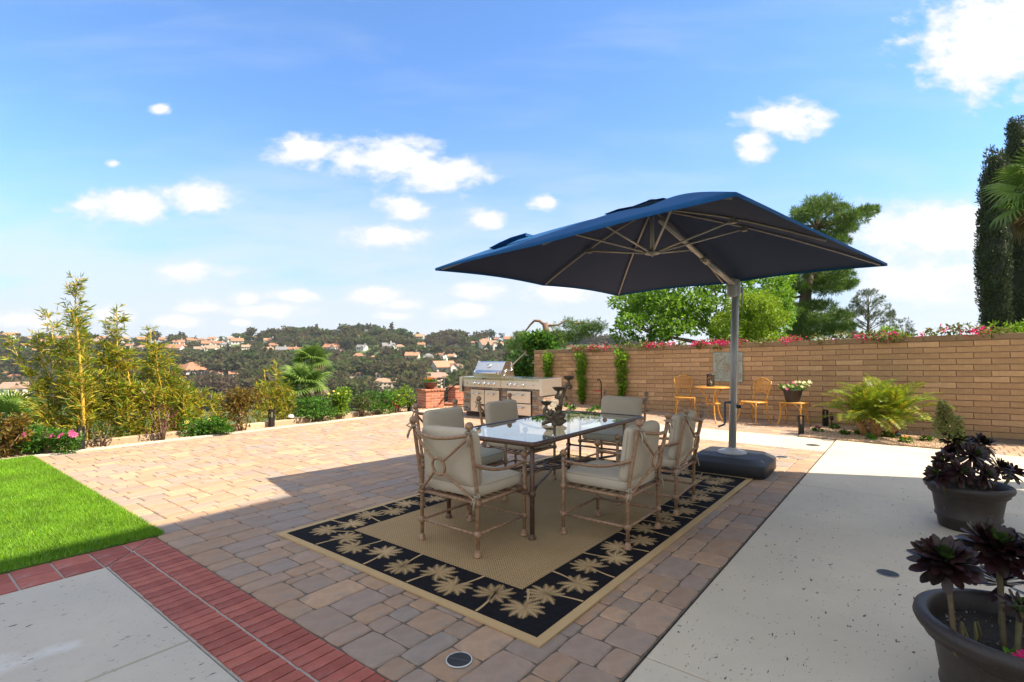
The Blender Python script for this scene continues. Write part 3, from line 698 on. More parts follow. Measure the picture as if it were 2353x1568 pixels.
# ------------------------------------------------------------------ dining set
M_IRON = mat('weathered_bronze', [(0.36,0.215,0.125)], rough=0.55, metal=0.25, var=0.45, scale=38, bump=0.0012, bscale=160, dirt=((0.42,0.33,0.25), 55, 0.60, 0.78), rnd=False)
M_IRON2 = mat('table_bronze', [(0.12,0.066,0.042)], rough=0.42, metal=0.3, var=0.4, scale=40, bump=0.001, bscale=150, dirt=((0.30,0.20,0.13), 60, 0.66, 0.80), rnd=False)
M_CUSH = mat('taupe_cushion', [(0.54,0.46,0.345)], rough=0.92, var=0.06, scale=5, bump=0.0012, bscale=500, spec=0.2, rnd=False)
M_SEAM = mat('cushion_piping', [(0.43,0.36,0.27)], rough=0.92, var=0.06, rnd=False, spec=0.2)
def sph_leg(pts, balls, r=0.0145, foot=True):
    mb = MB(); mb.tube(pts, r, 10)
    for p, br in balls: mb.ball(p, br, 12)
    if foot: p = Vector(pts[0]); mb.lathe([(0.031,0),(0.030,0.006),(0.024,0.02),(0.017,0.042),(0.0145,0.05)], (p.x, p.y, p.z), 12, capb=True)
    return mb
def bow(mb, p, side, sc=1.0, rng=R):
    for k in range(2):
        a = rng.uniform(0, 6); d = Vector((math.cos(a)*0.5-0.5, side*abs(math.sin(a))*0.8, 0))*0.05*sc
        mb.tube([p, p+d*0.6+Vector((0,0,0.022*sc)), p+d*1.1+Vector((0,0,0.004)), p+d*0.5-Vector((0,0,0.012*sc)), p], [0.004,0.006,0.007,0.006,0.004], 5, cap=False)
    for k in range(2):
        d = Vector((rng.uniform(-0.07,0.0), side*rng.uniform(-0.02,0.05), -rng.uniform(0.05,0.10)))*sc
        mb.tube([p, p+d*0.5+Vector((-0.012,0,0.01)), p+d], [0.004,0.007,0.006], 5)
    mb.ring(p, 0.020, 0.006, 12, 5)
    return mb
def make_chair():
    t = thing('dining_chair', 'cushioned bronze dining chair', 'chair'); hw, hb, hf = 0.285, -0.275, 0.275
    for s in (-1, 1):
        y = s*hw
        sph_leg([(hb,y,0.0),(hb,y,0.375),(hb-0.015,y,0.50),(hb-0.082,y,0.885),(hb-0.086,y,0.91)], [((hb,y,0.155),0.028),((hb,y,0.375),0.030),((hb-0.089,y,0.925),0.031)]).build('leg', M_IRON, t, True)
        sph_leg([(hf,y,0.0),(hf,y,0.62)], [((hf,y,0.155),0.028),((hf,y,0.375),0.028),((hf,y,0.635),0.030)]).build('leg', M_IRON, t, True)
        pts = [Vector((hb-0.036+(hf-hb+0.036)*k/12, y, 0.655+(0.575-0.655)*k/12-0.045*math.sin(PI*(k/12)**0.85))) for k in range(13)]
        MB().tube(pts, 0.0125, 8).build('arm', M_IRON, t, True)
    q = 12
    pts = [Vector((hb-0.078-0.075*math.sin(PI*k/q), -hw+2*hw*k/q, 0.862-0.035*math.sin(PI*k/q))) for k in range(q+1)]
    MB().tube(pts, 0.0135, 8).build('back_rail', M_IRON, t, True)
    back = lambda y, z: Vector((hb-0.012-(z-0.375)*0.15-0.055*math.cos(PI*y/0.6)*min(1, (z-0.36)*4), y, z))
    rc = back(0, 0.615); mb = MB(); ax = Vector((-0.15, 0, 1)).normalized(); mb.ring(rc, 0.062, 0.0105, 24, 6, Vector((0,1,0)), ax); mb.build('back_ring', M_IRON, t, True)
    mb = MB()
    for sy in (-1, 1):
        for zz in (1, -1):
            y0 = sy*hw; z0 = 0.845 if zz > 0 else 0.385
            a = back(y0*0.97, z0); e = rc+Vector((0, sy*0.044, 0.044*zz)); c = a.lerp(e, 0.55)+Vector((0, -sy*0.03, zz*(-0.035) if zz > 0 else 0.03)); c.x = back(c.y, c.z).x
            pts = [(1-f)**2*a+2*f*(1-f)*c+f*f*e for f in [k/8 for k in range(9)]]; mb.tube(pts, 0.0105, 7)
    mb.build('back_brace', M_IRON, t, True)
    for y in (-hw, hw): MB().tube([(hb,y,0.155),(hf,y,0.155)], 0.0115, 8).build('stretcher', M_IRON, t, True); MB().tube([(hb,y,0.375),(hf,y,0.375)], 0.0135, 8).build('seat_rail', M_IRON, t, True)
    for x in (hb, hf): MB().tube([(x,-hw,0.155),(x,hw,0.155)], 0.0115, 8).build('stretcher', M_IRON, t, True); MB().tube([(x,-hw,0.375),(x,hw,0.375)], 0.0135, 8).build('seat_rail', M_IRON, t, True)
    for k in range(7):
        x = hb+0.05+k*0.075; MB().box((x,0,0.378),(0.028,2*hw,0.006)).build('slat', M_IRON, t)
    cu = MB().superell((0.012,0,0.448), 0.29, 0.275, 0.064, 0.55, 0.22, 48, 18, wr=0.010).build('seat_cushion', M_CUSH, t, True)
    def seam(mb, c, sx, sy, e, z, M=None):
        pw = lambda v, e: math.copysign(abs(v)**e, v); q = M or Matrix.Identity(3)
        pts = [Vector(c)+q@Vector((sx*pw(math.cos(2*PI*k/48), e), sy*pw(math.sin(2*PI*k/48), e), z)) for k in range(49)]; return mb.tube(pts, 0.0035, 5, cap=False)
    mb = MB(); seam(mb, (0.012,0,0.448), 0.283, 0.268, 0.22, 0.034); seam(mb, (0.012,0,0.448), 0.283, 0.268, 0.22, -0.034); mb.build('piping', M_SEAM, cu, True)
    Mr = Matrix.Rotation(rad(-97), 3, 'Y')
    bc = MB().superell((hb+0.027,0,0.675), 0.212, 0.270, 0.068, 0.62, 0.19, 48, 20, M=Mr, wr=0.02).build('back_cushion', M_CUSH, t, True)
    mb = MB(); seam(mb, (hb+0.027,0,0.675), 0.211, 0.269, 0.19, 0.0, Mr); mb.build('piping', M_SEAM, bc, True)
    for s in (-1, 1):
        bow(MB(), Vector((hb-0.083, s*(hw-0.003), 0.882)), s).build('tie', M_SEAM, t, True)
        bow(MB(), Vector((hb-0.004, s*(hw-0.003), 0.425)), s, 0.9).build('tie', M_SEAM, t, True)
    return t
ch0 = make_chair()
chairs = [((-0.297, 3.98), 52.3, 'cushioned bronze chair at the near short end of the table, back ring towards us'),
          ((0.80, 4.13), 142.5, 'cushioned bronze chair nearest on the right long side of the table'),
          ((1.385, 4.92), 145.5, 'cushioned bronze chair on the long side right beside the umbrella base'),
          ((1.215, 6.22), 232.5, 'cushioned bronze chair at the far short end of the table, facing us'),
          ((0.09, 5.74), -37, 'cushioned bronze chair across the table, standing before the grill island'),
          ((-0.45, 4.89), -34, 'cushioned bronze chair on the left long side, just behind the nearest chair')]
for i, (p, a, lab) in enumerate(chairs):
    o = ch0 if i == 0 else copy_tree(ch0)
    o.location = (p[0], p[1], 0.015 if i != 4 else 0.012); o.rotation_euler = (0, 0, rad(a)); o['label'] = lab; o['group'] = 'cushioned dining chairs around the glass table'

def glass_mat():
    M = bpy.data.materials.new('table_glass'); M.use_nodes = True; nt = M.node_tree; N = nt.nodes; L = nt.links; N.remove(N['Principled BSDF'])
    t = N.new('ShaderNodeBsdfTransparent'); t.inputs['Color'].default_value = (0.74,0.85,0.88,1); g = N.new('ShaderNodeBsdfGlossy'); g.inputs['Roughness'].default_value = 0.004; g.inputs['Color'].default_value = (0.97,0.985,1,1)
    f = N.new('ShaderNodeFresnel'); f.inputs['IOR'].default_value = 1.55; ge = N.new('ShaderNodeNewGeometry')     # both faces of the pane reflect: 2F/(1+F), counted on the outer face only
    def mm(op, a, b):
        n = N.new('ShaderNodeMath'); n.operation = op
        for i, v in enumerate((a, b)):
            if isinstance(v, (int, float)): n.inputs[i].default_value = v
            else: L.new(v, n.inputs[i])
        return n.outputs[0]
    r = mm('MULTIPLY', mm('DIVIDE', mm('MULTIPLY', f.outputs[0], 2.0), mm('ADD', f.outputs[0], 1.0)), mm('SUBTRACT', 1.0, ge.outputs['Backfacing']))
    mx = N.new('ShaderNodeMixShader'); L.new(r, mx.inputs[0]); L.new(t.outputs[0], mx.inputs[1]); L.new(g.outputs[0], mx.inputs[2]); L.new(mx.outputs[0], N['Material Output'].inputs[0]); return M
TAB = Vector((0.415, 5.025, 0)); TANG = rad(53.3); TZ = 0.742
def dining_table():
    t = thing('dining_table', 'rectangular glass topped dining table with bronze tube frame on the rug', 'table', (TAB.x, TAB.y, 0.0135), TANG)
    hx, hy = 1.055, 0.47; z = TZ-0.012
    cs = [(-hx,-hy),(hx,-hy),(hx,hy),(-hx,hy)]
    mb = MB(); r = 0.02; pts = []
    for i in range(4):
        a, b, c = Vector((*cs[i-1], z)), Vector((*cs[i], z)), Vector((*cs[(i+1)%4], z))
        for k in range(5):
            f = k/4; p0 = b+(a-b).normalized()*0.035; p1 = b+(c-b).normalized()*0.035; pts.append((1-f)**2*p0+2*f*(1-f)*b+f*f*p1)
    pts.append(pts[0]); mb.tube(pts, r, 10, cap=False); mb.build('top_frame', M_IRON2, t, True)
    MB().box((0,0,TZ+0.003-0.006),(2*hx-0.03,2*hy-0.03,0.008)).build('glass_top', glass_mat(), t)
    for x, y in cs:
        sx, sy = x-math.copysign(0.03, x), y-math.copysign(0.03, y)
        sph_leg([(sx,sy,0),(sx,sy,z)], [((sx,sy,0.345),0.031)], 0.0185).build('leg', M_IRON2, t, True)
        mb = MB(); d = Vector((sx, sy, 0.345)); e = Vector((math.copysign(0.20, x), math.copysign(0.10, y), 0.345))
        mb.tube([d, d.lerp(e, 0.33)+Vector((0, -math.copysign(0.02, y), 0)), d.lerp(e, 0.7), e], 0.0125, 8); mb.build('stretcher', M_IRON2, t, True)
    for rx, ry, zz in ((0.26, 0.15, 0.345), (0.13, 0.09, 0.345)):
        mb = MB(); pts = [(rx*math.cos(2*PI*k/32), ry*math.sin(2*PI*k/32), zz) for k in range(33)]; mb.tube(pts, 0.011, 7, cap=False); mb.build('scroll_ring', M_IRON2, t, True)
    for s in (-1, 1):
        mb = MB(); mb.tube([(s*0.12,0,0.345),(s*0.27,0,0.345)], 0.011, 7); mb.tube([(0,s*0.085,0.345),(0,s*0.15,0.345)], 0.011, 7); mb.build('scroll_bar', M_IRON2, t, True)
    for x in (-hx, hx):
        MB().tube([(x-math.copysign(.03,x),-hy+.03,0.345),(x-math.copysign(.03,x),hy-.03,0.345)], 0.011, 8).build('end_rail', M_IRON2, t, True)
dining_table()

def candelabra():
    m = mat('antique_bronze', [(0.15,0.11,0.07)], rough=0.5, metal=0.35, var=0.5, scale=24, bump=0.004, bscale=60, rnd=False, dirt=((0.16,0.14,0.10), 18, 0.55, 0.75))
    t = thing('candle_stand', 'antique bronze scrollwork candle stand with three fluted cups on the glass table', 'candle holder', (0.405, 4.93, TZ+0.0158))
    K = 0.00047; X0 = 870
    def c(x, y): return Vector(((x-X0)*K, 0, (1290-y)*K))
    mb = MB()
    mb.tube([c(640,1265),c(690,1250),c(740,1215),c(800,1190),c(880,1185),c(960,1200),c(1040,1240),c(1070,1215),c(1100,1205)], [0.016,0.02,0.026,0.033,0.036,0.034,0.03,0.022,0.016], 8)
    mb.tube([c(820,1255),c(900,1250),c(990,1262),c(1040,1240)], [0.02,0.03,0.03,0.02], 8)
    for x, y, r in ((648,1268,0.018),(1095,1218,0.017)): mb.ball(c(x,y), r, 10)
    for s in (-1, 1): mb.tube([c(850,1190), c(860,1235)+Vector((0,s*0.06,0)), c(870,1278)+Vector((0,s*0.10,0))], [0.03,0.02,0.014], 7); mb.ball(c(870,1272)+Vector((0,s*0.105,0)), 0.016, 8)
    mb.build('scroll_base', m, t, True)
    mb = MB()
    mb.tube([c(880,1190),c(790,1150),c(710,1100),c(670,1040),c(672,985),c(705,945),c(712,900)], [0.034,0.034,0.026,0.02,0.018,0.018,0.013], 9)
    mb.tube([c(705,985),c(745,990),c(760,1020),c(735,1045)], [0.012,0.014,0.012,0.008], 7)
    mb.tube([c(760,1110),c(800,1040),c(830,1005),c(855,1020),c(850,1060)], [0.024,0.022,0.018,0.013,0.008], 8)
    mb.tube([c(870,1190),c(960,1150),c(1030,1130),c(1065,1085),c(1050,1035),c(1000,1030),c(975,1060),c(990,1095)], [0.036,0.038,0.032,0.024,0.019,0.016,0.012,0.008], 8)
    mb.build('scroll_foot', m, t, True)
    mb = MB()
    mb.tube([c(890,1170),c(940,1060),c(990,960),c(1005,860),c(1010,780),c(1050,690),c(1080,600),c(1100,520),c(1150,470),c(1210,480),c(1225,520),c(1190,550),c(1150,545)], [0.034,0.028,0.024,0.021,0.019,0.019,0.018,0.018,0.018,0.016,0.013,0.010,0.006], 9)
    mb.tube([c(1010,760),c(960,740),c(915,735),c(925,690),c(950,660),c(955,630)], [0.018,0.018,0.018,0.015,0.013,0.011], 8)
    mb.tube([c(1150,480),c(1165,450),c(1170,420)], [0.016,0.013,0.012], 8)
    for x, y, r in ((915,730,0.017),(985,730,0.013),(1120,720,0.014)): mb.ball(c(x,y), r, 8)
    mb.build('stem', m, t, True)
    rng = random.Random(3); mb = MB()
    for (x, y, a, l) in ((960,1000,100,130),(930,1020,110,110),(985,980,85,130),(900,1100,60,90),(1000,1100,30,80),(820,1110,140,80),(1060,600,60,80),(1110,740,-50,70),(1180,510,30,70),(940,1170,75,90),(760,1180,150,70),(1000,1190,20,80)):
        for s in (-1, 1):
            b = c(x, y)+Vector((0, s*0.022, 0)); d = Vector((math.cos(rad(a)), s*0.35, math.sin(rad(a)))).normalized(); sd = d.cross(Vector((0,1,0))).normalized(); L_ = l*K
            mb.add([b, b+d*L_*.35+sd*L_*.28, b+d*L_*.65+sd*L_*.2, b+d*L_+Vector((0,s*.012,-.008)), b+d*L_*.65-sd*L_*.2, b+d*L_*.35-sd*L_*.28, b+d*L_*.5+Vector((0,s*.012,0))], [(0,1,6),(1,2,6),(2,3,6),(3,4,6),(4,5,6),(5,0,6)])
    mb.build('leaf_ornament', m, t)
    for x, y in ((710,835),(955,540),(1170,315)):
        mb = MB(); p = c(x, y)
        prof = [(0.010,-0.034),(0.016,-0.030),(0.034,-0.024),(0.047,-0.008),(0.052,0.0),(0.058,0.004),(0.061,0.007),(0.056,0.005),(0.046,-0.002),(0.03,-0.008),(0.001,-0.01)]
        mb.lathe([(r, z) for r, z in prof], p, 36, wob=0.03); mb.lathe([(0.016,-0.05),(0.012,-0.042),(0.017,-0.036),(0.012,-0.03)], p, 12); mb.build('candle_cup', m, t, True)
candelabra()

# ------------------------------------------------------------------ cantilever umbrella
def umbrella():
    mc = mat('navy_canvas', [(0.010,0.085,0.24)], rough=0.85, var=0.10, scale=4, bump=0.0008, bscale=400, transl=0.05, rnd=False, spec=0.25)
    MATS['navy_canvas'] = mc
    mt = mat('grey_aluminium', [(0.40,0.39,0.375)], rough=0.45, metal=0.35, var=0.06, scale=10, rnd=False); md = mat('dark_rib', [(0.26,0.25,0.24)], rough=0.45, metal=0.5, var=0.05, rnd=False)
    mp = mat('light_grey_plastic', [(0.42,0.42,0.42)], rough=0.5, var=0.05, rnd=False); mk = mat('black_base_plastic', [(0.016,0.018,0.022)], rough=0.55, var=0.1, scale=30, bump=0.0015, bscale=200, rnd=False)
    O = Vector((2.755, 6.41, 0))
    t = thing('cantilever_umbrella', 'large navy square cantilever umbrella on a grey pole with weighted black base', 'umbrella', O)
    ez = 2.35; C = [Vector((-0.82,5.46,ez)), Vector((1.26,2.88,ez)), Vector((3.79,5.17,ez)), Vector((1.63,7.88,ez))]
    ap = Vector((1.465, 5.35, 2.99)); ce = ap.copy(); L = lambda p: Vector(p)-O
    def top(p, f): # point from apex to rim with a slight sag
        q = ap.lerp(p, f); q.z += 0.05*math.sin(PI*f); return q
    rim = []
    for i in range(4):
        a, b = C[i], C[(i+1)%4]
        for k in range(16):
            f = k/16; p = a.lerp(b, f); inn = (ce-p); inn.z = 0; s4 = abs(math.sin(2*PI*f)); p += inn.normalized()*0.035*s4; p.z += 0.02*s4-0.0; rim.append(p)
    n = len(rim); m_ = 10; mb = MB(); vs = []
    for j in range(m_+1):
        f = 0.10+0.90*j/m_
        for i, p in enumerate(rim):
            q = top(p, f); ph = (i % 8)/8; q.z -= 0.030*math.sin(PI*ph)*math.sin(PI*min(1, f))*1.0; vs.append(L(q))
    fs = [(j*n+i, j*n+(i+1)%n, (j+1)*n+(i+1)%n, (j+1)*n+i) for j in range(m_) for i in range(n)]
    b0 = (m_+1)*n; 
    for p in rim: q = L(p); vs.append(Vector((q.x, q.y, q.z-0.025)))
    fs += [(m_*n+i, m_*n+(i+1)%n, b0+(i+1)%n, b0+i) for i in range(n)]
    mb.add(vs, fs); cn = mb.build('canopy', mc, t, True)
    ln = MB(); ln.add([Vector((v.x*0.9985, v.y*0.9985, v.z-0.004)) for v in vs[:b0]], [f[::-1] for f in fs[:m_*n]]); ln.build('shaded_underside', mat('shaded_canopy_navy', [(0.038,0.056,0.115)], rough=.9, var=.06, scale=3, rnd=False, spec=.15), t, True)  # same cloth from below, its shade put into a darker colour
    mb = MB(); vs = [L(ap+Vector((0,0,0.03)))]; cr = [L(top(rim[i], 0.22)+Vector((0,0,0.022+0.012*(i%8==4)))) for i in range(0, n, 4)]
    mb.add(vs+cr, [(0, 1+i, 1+(i+1)%len(cr)) for i in range(len(cr))]); mb.build('vent_cap', mc, t)
    mb = MB(); mb.lathe([(0.001,0.055),(0.05,0.05),(0.06,0.035),(0.05,0.015)], L(ap), 14); mb.build('finial', mk, t, True)
    mb = MB(); a = L(top(rim[3], 0.80))+Vector((0,0,0.01)); b = L(top(rim[3], 0.62))+Vector((0,0,0.01))   # fabric handle loop on top
    a = L(top(C[0].lerp(C[1], 0.10), 0.80)); b = L(top(C[0].lerp(C[1], 0.16), 0.66)); sd = Vector((0.04,0.05,0))
    pts = [a, a.lerp(b,0.3)+Vector((0,0,0.022)), a.lerp(b,0.6)+Vector((0,0,0.035)), b+Vector((0,0,0.03)), b]
    for p, q in zip(pts[:-1], pts[1:]): mb.quad(p-sd, p+sd, q+sd, q-sd)
    mb.build('strap_loop', mc, t)
    hub_u = ap+Vector((0,0,-0.09)); hub_l = Vector((1.465, 5.35, 2.485))
    mb = MB(); mb.tube([L(hub_u)+Vector((0,0,0.06)), L(hub_l)], 0.022, 10); mb.lathe([(0.001,-0.03),(0.012,-0.03),(0.014,-0.012),(0.075,-0.006),(0.082,0.01),(0.06,0.02),(0.02,0.035)], L(hub_l), 18); mb.build('hub', mt, t, True)
    joints = []
    for i in range(8):
        p = C[i//2] if i % 2 == 0 else C[i//2].lerp(C[(i//2+1)%4], 0.5)
        d = Vector((0,0,-0.035)); f1 = 0.97; a = top(p, 0.08)+d; pts = [L(top(p, f)+d) for f in (0.06,0.25,0.45,0.6,0.8,f1)]
        rb = MB().tube(pts, 0.0115, 6).build('rib', md, t, True)
        fj = 0.40 if i % 2 == 0 else 0.52; j = top(p, fj)+Vector((0,0,-0.055)); MB().tube([L(hub_l), L(j)], 0.011, 6).build('strut', mt, t, True)
        MB().box(L(j), (0.05,0.05,0.05), 0.7).build('rib_bracket', md, t)
    base = Vector((0.0, 0, 0.20)); topj = Vector((2.80,6.41,2.30))
    mb = MB(); mb.tube([L((2.755,6.41,0.20)), L((2.80,6.41,2.42))], 0.0445, 20)
    for a in range(6): pass
    mb.build('pole', mt, t, True)
    arm0 = Vector((2.74,6.36,2.31)); arm1 = ap+Vector((0.10,0.08,-0.13)); mid = arm0.lerp(arm1, 0.42)
    MB().tube([L(arm0), L(mid)], 0.033, 14).build('arm', mt, t, True); MB().tube([L(mid), L(arm1)], 0.028, 14).build('arm', mt, t, True); dd = (arm1-arm0).normalized()
    MB().tube([L(mid-dd*0.07), L(mid+dd*0.05)], 0.042, 14).build('arm_collar', md, t, True)
    mb = MB(); mb.superell(L((2.785,6.405,2.27)), 0.065, 0.055, 0.12, 0.35, 0.5, 20, 12); mb.superell(L((2.735,6.375,2.22)), 0.05, 0.045, 0.08, 0.4, 0.5, 16, 10); mb.build('joint_housing', mp, t, True)
    mb = MB(); mb.tube([L((2.865,6.38,2.27)), L((2.87,6.38,2.15)), L((2.86,6.38,2.03))], [0.016,0.013,0.01], 8); mb.build('tilt_handle', mp, t, True)
    mb = MB(); mb.lathe([(0.175,0),(0.175,0.01),(0.165,0.022),(0.09,0.035),(0.065,0.05),(0.05,0.07)], (0,0,0.200), 30, capb=True); mb.build('base_plate', mp, t, True)
    mb = MB(); mb.box(L((2.655,6.39,0.70)), (0.022,0.022,0.26)); mb.tube([L((2.655,6.39,0.56)), L((2.57,6.38,0.53))], 0.013, 8); mb.tube([L((2.73,6.4,0.83)),L((2.655,6.39,0.83))], 0.016, 8); mb.build('crank', mat('blue_crank', [(0.05,0.065,0.10)], rough=0.4, rnd=False), t)
    mb = MB(); mb.tube([L((2.80,6.39,0.78)), L((2.85,6.37,0.78))], 0.022, 10); mb.build('crank_knob', mk, t, True)
    # weighted base: rounded square with a sloping shoulder
    pw = lambda v, e: math.copysign(abs(v)**e, v); mb = MB(); vs = []; n = 48
    for r, z in ((0.44,0.0),(0.452,0.012),(0.452,0.13),(0.445,0.145),(0.36,0.192),(0.345,0.2)):
        for k in range(n):
            a = 2*PI*k/n; vs.append((r*pw(math.cos(a),0.28), r*pw(math.sin(a),0.28), z))
    mb.add(vs, [(j*n+k, j*n+(k+1)%n, (j+1)*n+(k+1)%n, (j+1)*n+k) for j in range(5) for k in range(n)]+[tuple(5*n+k for k in range(n))])
    o = mb.build('base', mk, t, rz=rad(-36)); o.data.shade_smooth() if False else None
    for p in o.data.polygons: p.use_smooth = len(p.vertices) == 4 and abs(p.normal.z) < 0.3
    mb = MB(); mb.box((0.40,-0.22,0.168),(0.06,0.045,0.002), 0, Matrix.Rotation(rad(29), 3, 'Y')); mb.build('base_sticker', mat('pale_label', [(0.42,0.44,0.33)], rnd=False), o)
umbrella()
# ------------------------------------------------------------------ grill island
M_STEEL = mat('brushed_steel', [(0.68,0.63,0.56)], rough=0.34, metal=0.85, var=0.05, scale=3, stretch=(1,1,40), rnd=False); M_STEELW = mat('polished_steel', [(0.70,0.70,0.69)], rough=0.18, metal=1.0, var=0.04, rnd=False)
M_DARKM = mat('dark_gap', [(0.02,0.018,0.016)], rough=0.7, rnd=False)
M_BLKM = mat('black_metal', [(0.016,0.015,0.015)], rough=0.5, metal=0.3, rnd=False, var=0.1)
M_STONE = mat('ledger_stone', [(0.30,0.27,0.22),(0.16,0.155,0.15),(0.36,0.20,0.12),(0.33,0.29,0.23),(0.24,0.225,0.19),(0.42,0.36,0.28),(0.13,0.13,0.135),(0.28,0.26,0.20),(0.38,0.24,0.15)], rough=0.85, var=0.3, scale=14, bump=0.005, bscale=40)
def grill():
    O = Vector((-1.185, 11.94, 0)); ex = Vector((0.670, 10.73, 0))-O; Lg = ex.length; a = math.atan2(ex.y, ex.x); D = 0.78; H = 0.905
    t = thing('grill_island', 'stainless steel grill island faced with ledger stone, hood closed', 'grill', O, a)
    # local: x along the front from left to right, y into the depth (away from us), front plane y = 0
    s = Lg/2.2
    mb = MB(); mb.box((Lg/2, D/2+0.03, 0.50), (Lg-0.10, D-0.10, 0.78)); mb.build('core', M_DARKM, t)
    mb = MB(); mb.box((Lg/2, D/2+0.03, 0.05), (Lg-0.14, D-0.16, 0.10)); mb.build('kick_plate', mat('brown_kick', [(0.07,0.045,0.035)], rough=0.6, rnd=False), t)
    seam = 0.512*Lg
    for x0, x1 in ((0.035, seam-0.004), (seam+0.004, Lg-0.035)):
        mb = MB(); mb.box(((x0+x1)/2, D/2-0.01, H-0.028), (x1-x0, D+0.02, 0.056)); mb.build('counter', M_STEELW, t)
        mb = MB(); mb.box(((x0+x1)/2, 0.0, 0.765), (x1-x0, 0.05, 0.166)); mb.build('control_panel', M_STEEL, t)
    for x, nm in ((0.016, 'side_shield'), (Lg-0.016, 'side_shield')):
        mb = MB(); mb.box((x, D/2-0.02, H-0.175), (0.03, D+0.06, 0.35)); mb.box((x+(0.022 if x < 1 else -0.022), -0.058, H-0.175), (0.07, 0.016, 0.345)); mb.build(nm, M_STEEL, t)
    fx = lambda cx: (cx-175)/(1660-175)*Lg*(1.0+0.04*(1-(cx-175)/1485))
    for cx, r in ((435,0.031),(477,0.02),(527,0.033),(620,0.035),(712,0.035),(806,0.035),(1092,0.036),(1175,0.036),(1318,0.036),(1495,0.014)):
        mb = MB(); p = Vector((fx(cx), -0.025, 0.765)); k = 20
        prof = [(r*1.25,0.0),(r*1.25,-0.006),(r,-0.008),(r*0.95,-0.035),(r*0.86,-0.042),(r*0.001,-0.044)]
        vs = [(p.x+q*math.cos(2*PI*i/k), p.y+z, p.z+q*math.sin(2*PI*i/k)) for q, z in prof for i in range(k)]
        mb.add(vs, [(j*k+i, (j+1)*k+i, (j+1)*k+(i+1)%k, j*k+(i+1)%k) for j in range(5) for i in range(k)]); mb.build('knob', M_STEELW, t, True)
    for cx in (305, 1040): MB().box((fx(cx), -0.0265, 0.765), (0.016, 0.003, 0.03)).build('light_switch', M_DARKM, t)
    MB().box((fx(610), -0.021, H-0.03), (0.11, 0.004, 0.026)).build('name_plate', mat('plate_brown', [(0.10,0.08,0.07)], rough=0.4, metal=0.6, rnd=False), t)
    def door(c0, c1, z0, z1, nm, hl):
        x0, x1 = fx(c0), fx(c1); o = MB().slab(x1-x0-0.008, z1-z0-0.008, 0.03, 0.006).mesh(nm, M_STEEL); o.transform(Matrix.Translation(((x0+x1)/2, -0.022, (z0+z1)/2)) @ Matrix.Rotation(rad(90), 4, 'X'))
        d = obj(nm, o, t); xm = (x0+x1)/2; zz = z1-0.085; mb = MB(); mb.tube([(xm-hl/2,-0.07,zz),(xm+hl/2,-0.07,zz)], 0.0125, 10)
        for q in (-1, 1): mb.tube([(xm+q*hl*0.42,-0.02,zz),(xm+q*hl*0.42,-0.068,zz)], 0.008, 6)
        mb.build('handle', M_STEELW, d, True)
        mb = MB(); mb.box((xm+hl/2-0.004,-0.07,zz),(0.012,0.027,0.027)); mb.build('handle_cap', mat('red_cap', [(0.20,0.03,0.025)], rough=0.4, rnd=False), d)
    door(365, 615, 0.115, 0.625, 'door', 0.17); door(619, 890, 0.115, 0.625, 'door', 0.17)
    door(1030, 1440, 0.37, 0.635, 'drawer', 0.26); door(1030, 1445, 0.105, 0.362, 'drawer', 0.26)
    rng = random.Random(11); n = 0
    def stones(x0, x1, z0, z1, side=False):
        nonlocal n
        z = z0
        while z < z1-0.012:
            h = min(rng.uniform(0.034, 0.055), z1-z); h = z1-z if z1-z-h < 0.02 else h; x = x0
            while x < x1-0.01:
                w = rng.uniform(0.08, 0.26); w = x1-x if x1-x-w < 0.05 else w
                mb = MB(); mb.slab(w-0.003, h-0.003, 0.03, 0.005, 0.002, rng); pr = rng.uniform(0, 0.014)
                me = mb.mesh('stone', M_STONE)
                if side: M4 = Matrix.Translation((Lg-0.045+pr, x+w/2, z+h/2)) @ Matrix.Rotation(rad(90), 4, 'Z') @ Matrix.Rotation(rad(90), 4, 'X')
                else: M4 = Matrix.Translation((x+w/2, 0.028-pr, z+h/2)) @ Matrix.Rotation(rad(90), 4, 'X')
                obj('stone', me, t, M4 @ Matrix.Rotation(rng.gauss(0, 0.015), 4, 'Z')); n += 1; x += w
            z += h
    d0, d1, d2, d3 = fx(365), fx(890), fx(1030), fx(1445)
    stones(0.045, d0-0.004, 0.10, 0.68); stones(d1+0.004, seam-0.006, 0.10, 0.68); stones(seam+0.006, d2-0.004, 0.10, 0.68); stones(d3+0.004, Lg-0.045, 0.10, 0.68)
    stones(d0, d1, 0.63, 0.68); stones(d2, d3, 0.64, 0.68); stones(0.03, D-0.04, 0.10, 0.55, True)
    # hood
    x0, x1 = fx(400), fx(905); prof = [(0.03,0.905),(0.03,1.02),(0.075,1.065),(0.20,1.245),(0.235,1.262),(0.44,1.262),(0.53,1.12),(0.55,0.905)]; k = len(prof)
    mb = MB(); mb.add([(x0+0.012,y,z) for y, z in prof]+[(x1-0.012,y,z) for y, z in prof], [(i, i+k, (i+1)%k+k, (i+1)%k) for i in range(k)]); hood = mb.build('hood', M_STEELW, t)
    for x in (x0, x1):
        mb = MB(); xx = (x, x+0.014) if x == x0 else (x-0.014, x); gp = [(y*1.0+(0.006 if y > .3 else -0.006), z+(0.008 if z > 1 else 0)) for y, z in prof]
        mb.add([(xx[0],y,z) for y, z in gp]+[(xx[1],y,z) for y, z in gp], [tuple(range(k)), tuple(range(2*k-1, k-1, -1))]+[(i, (i+1)%k, (i+1)%k+k, i+k) for i in range(k)]); mb.build('hood_end', M_STEELW, hood)
    mb = MB(); mb.tube([(x0+0.05,-0.01,1.005),(x1-0.07,-0.01,1.005)], 0.016, 10)
    for x in (x0+0.07, x1-0.10): mb.tube([(x,0.03,1.005),(x,-0.01,1.005)], 0.012, 8)
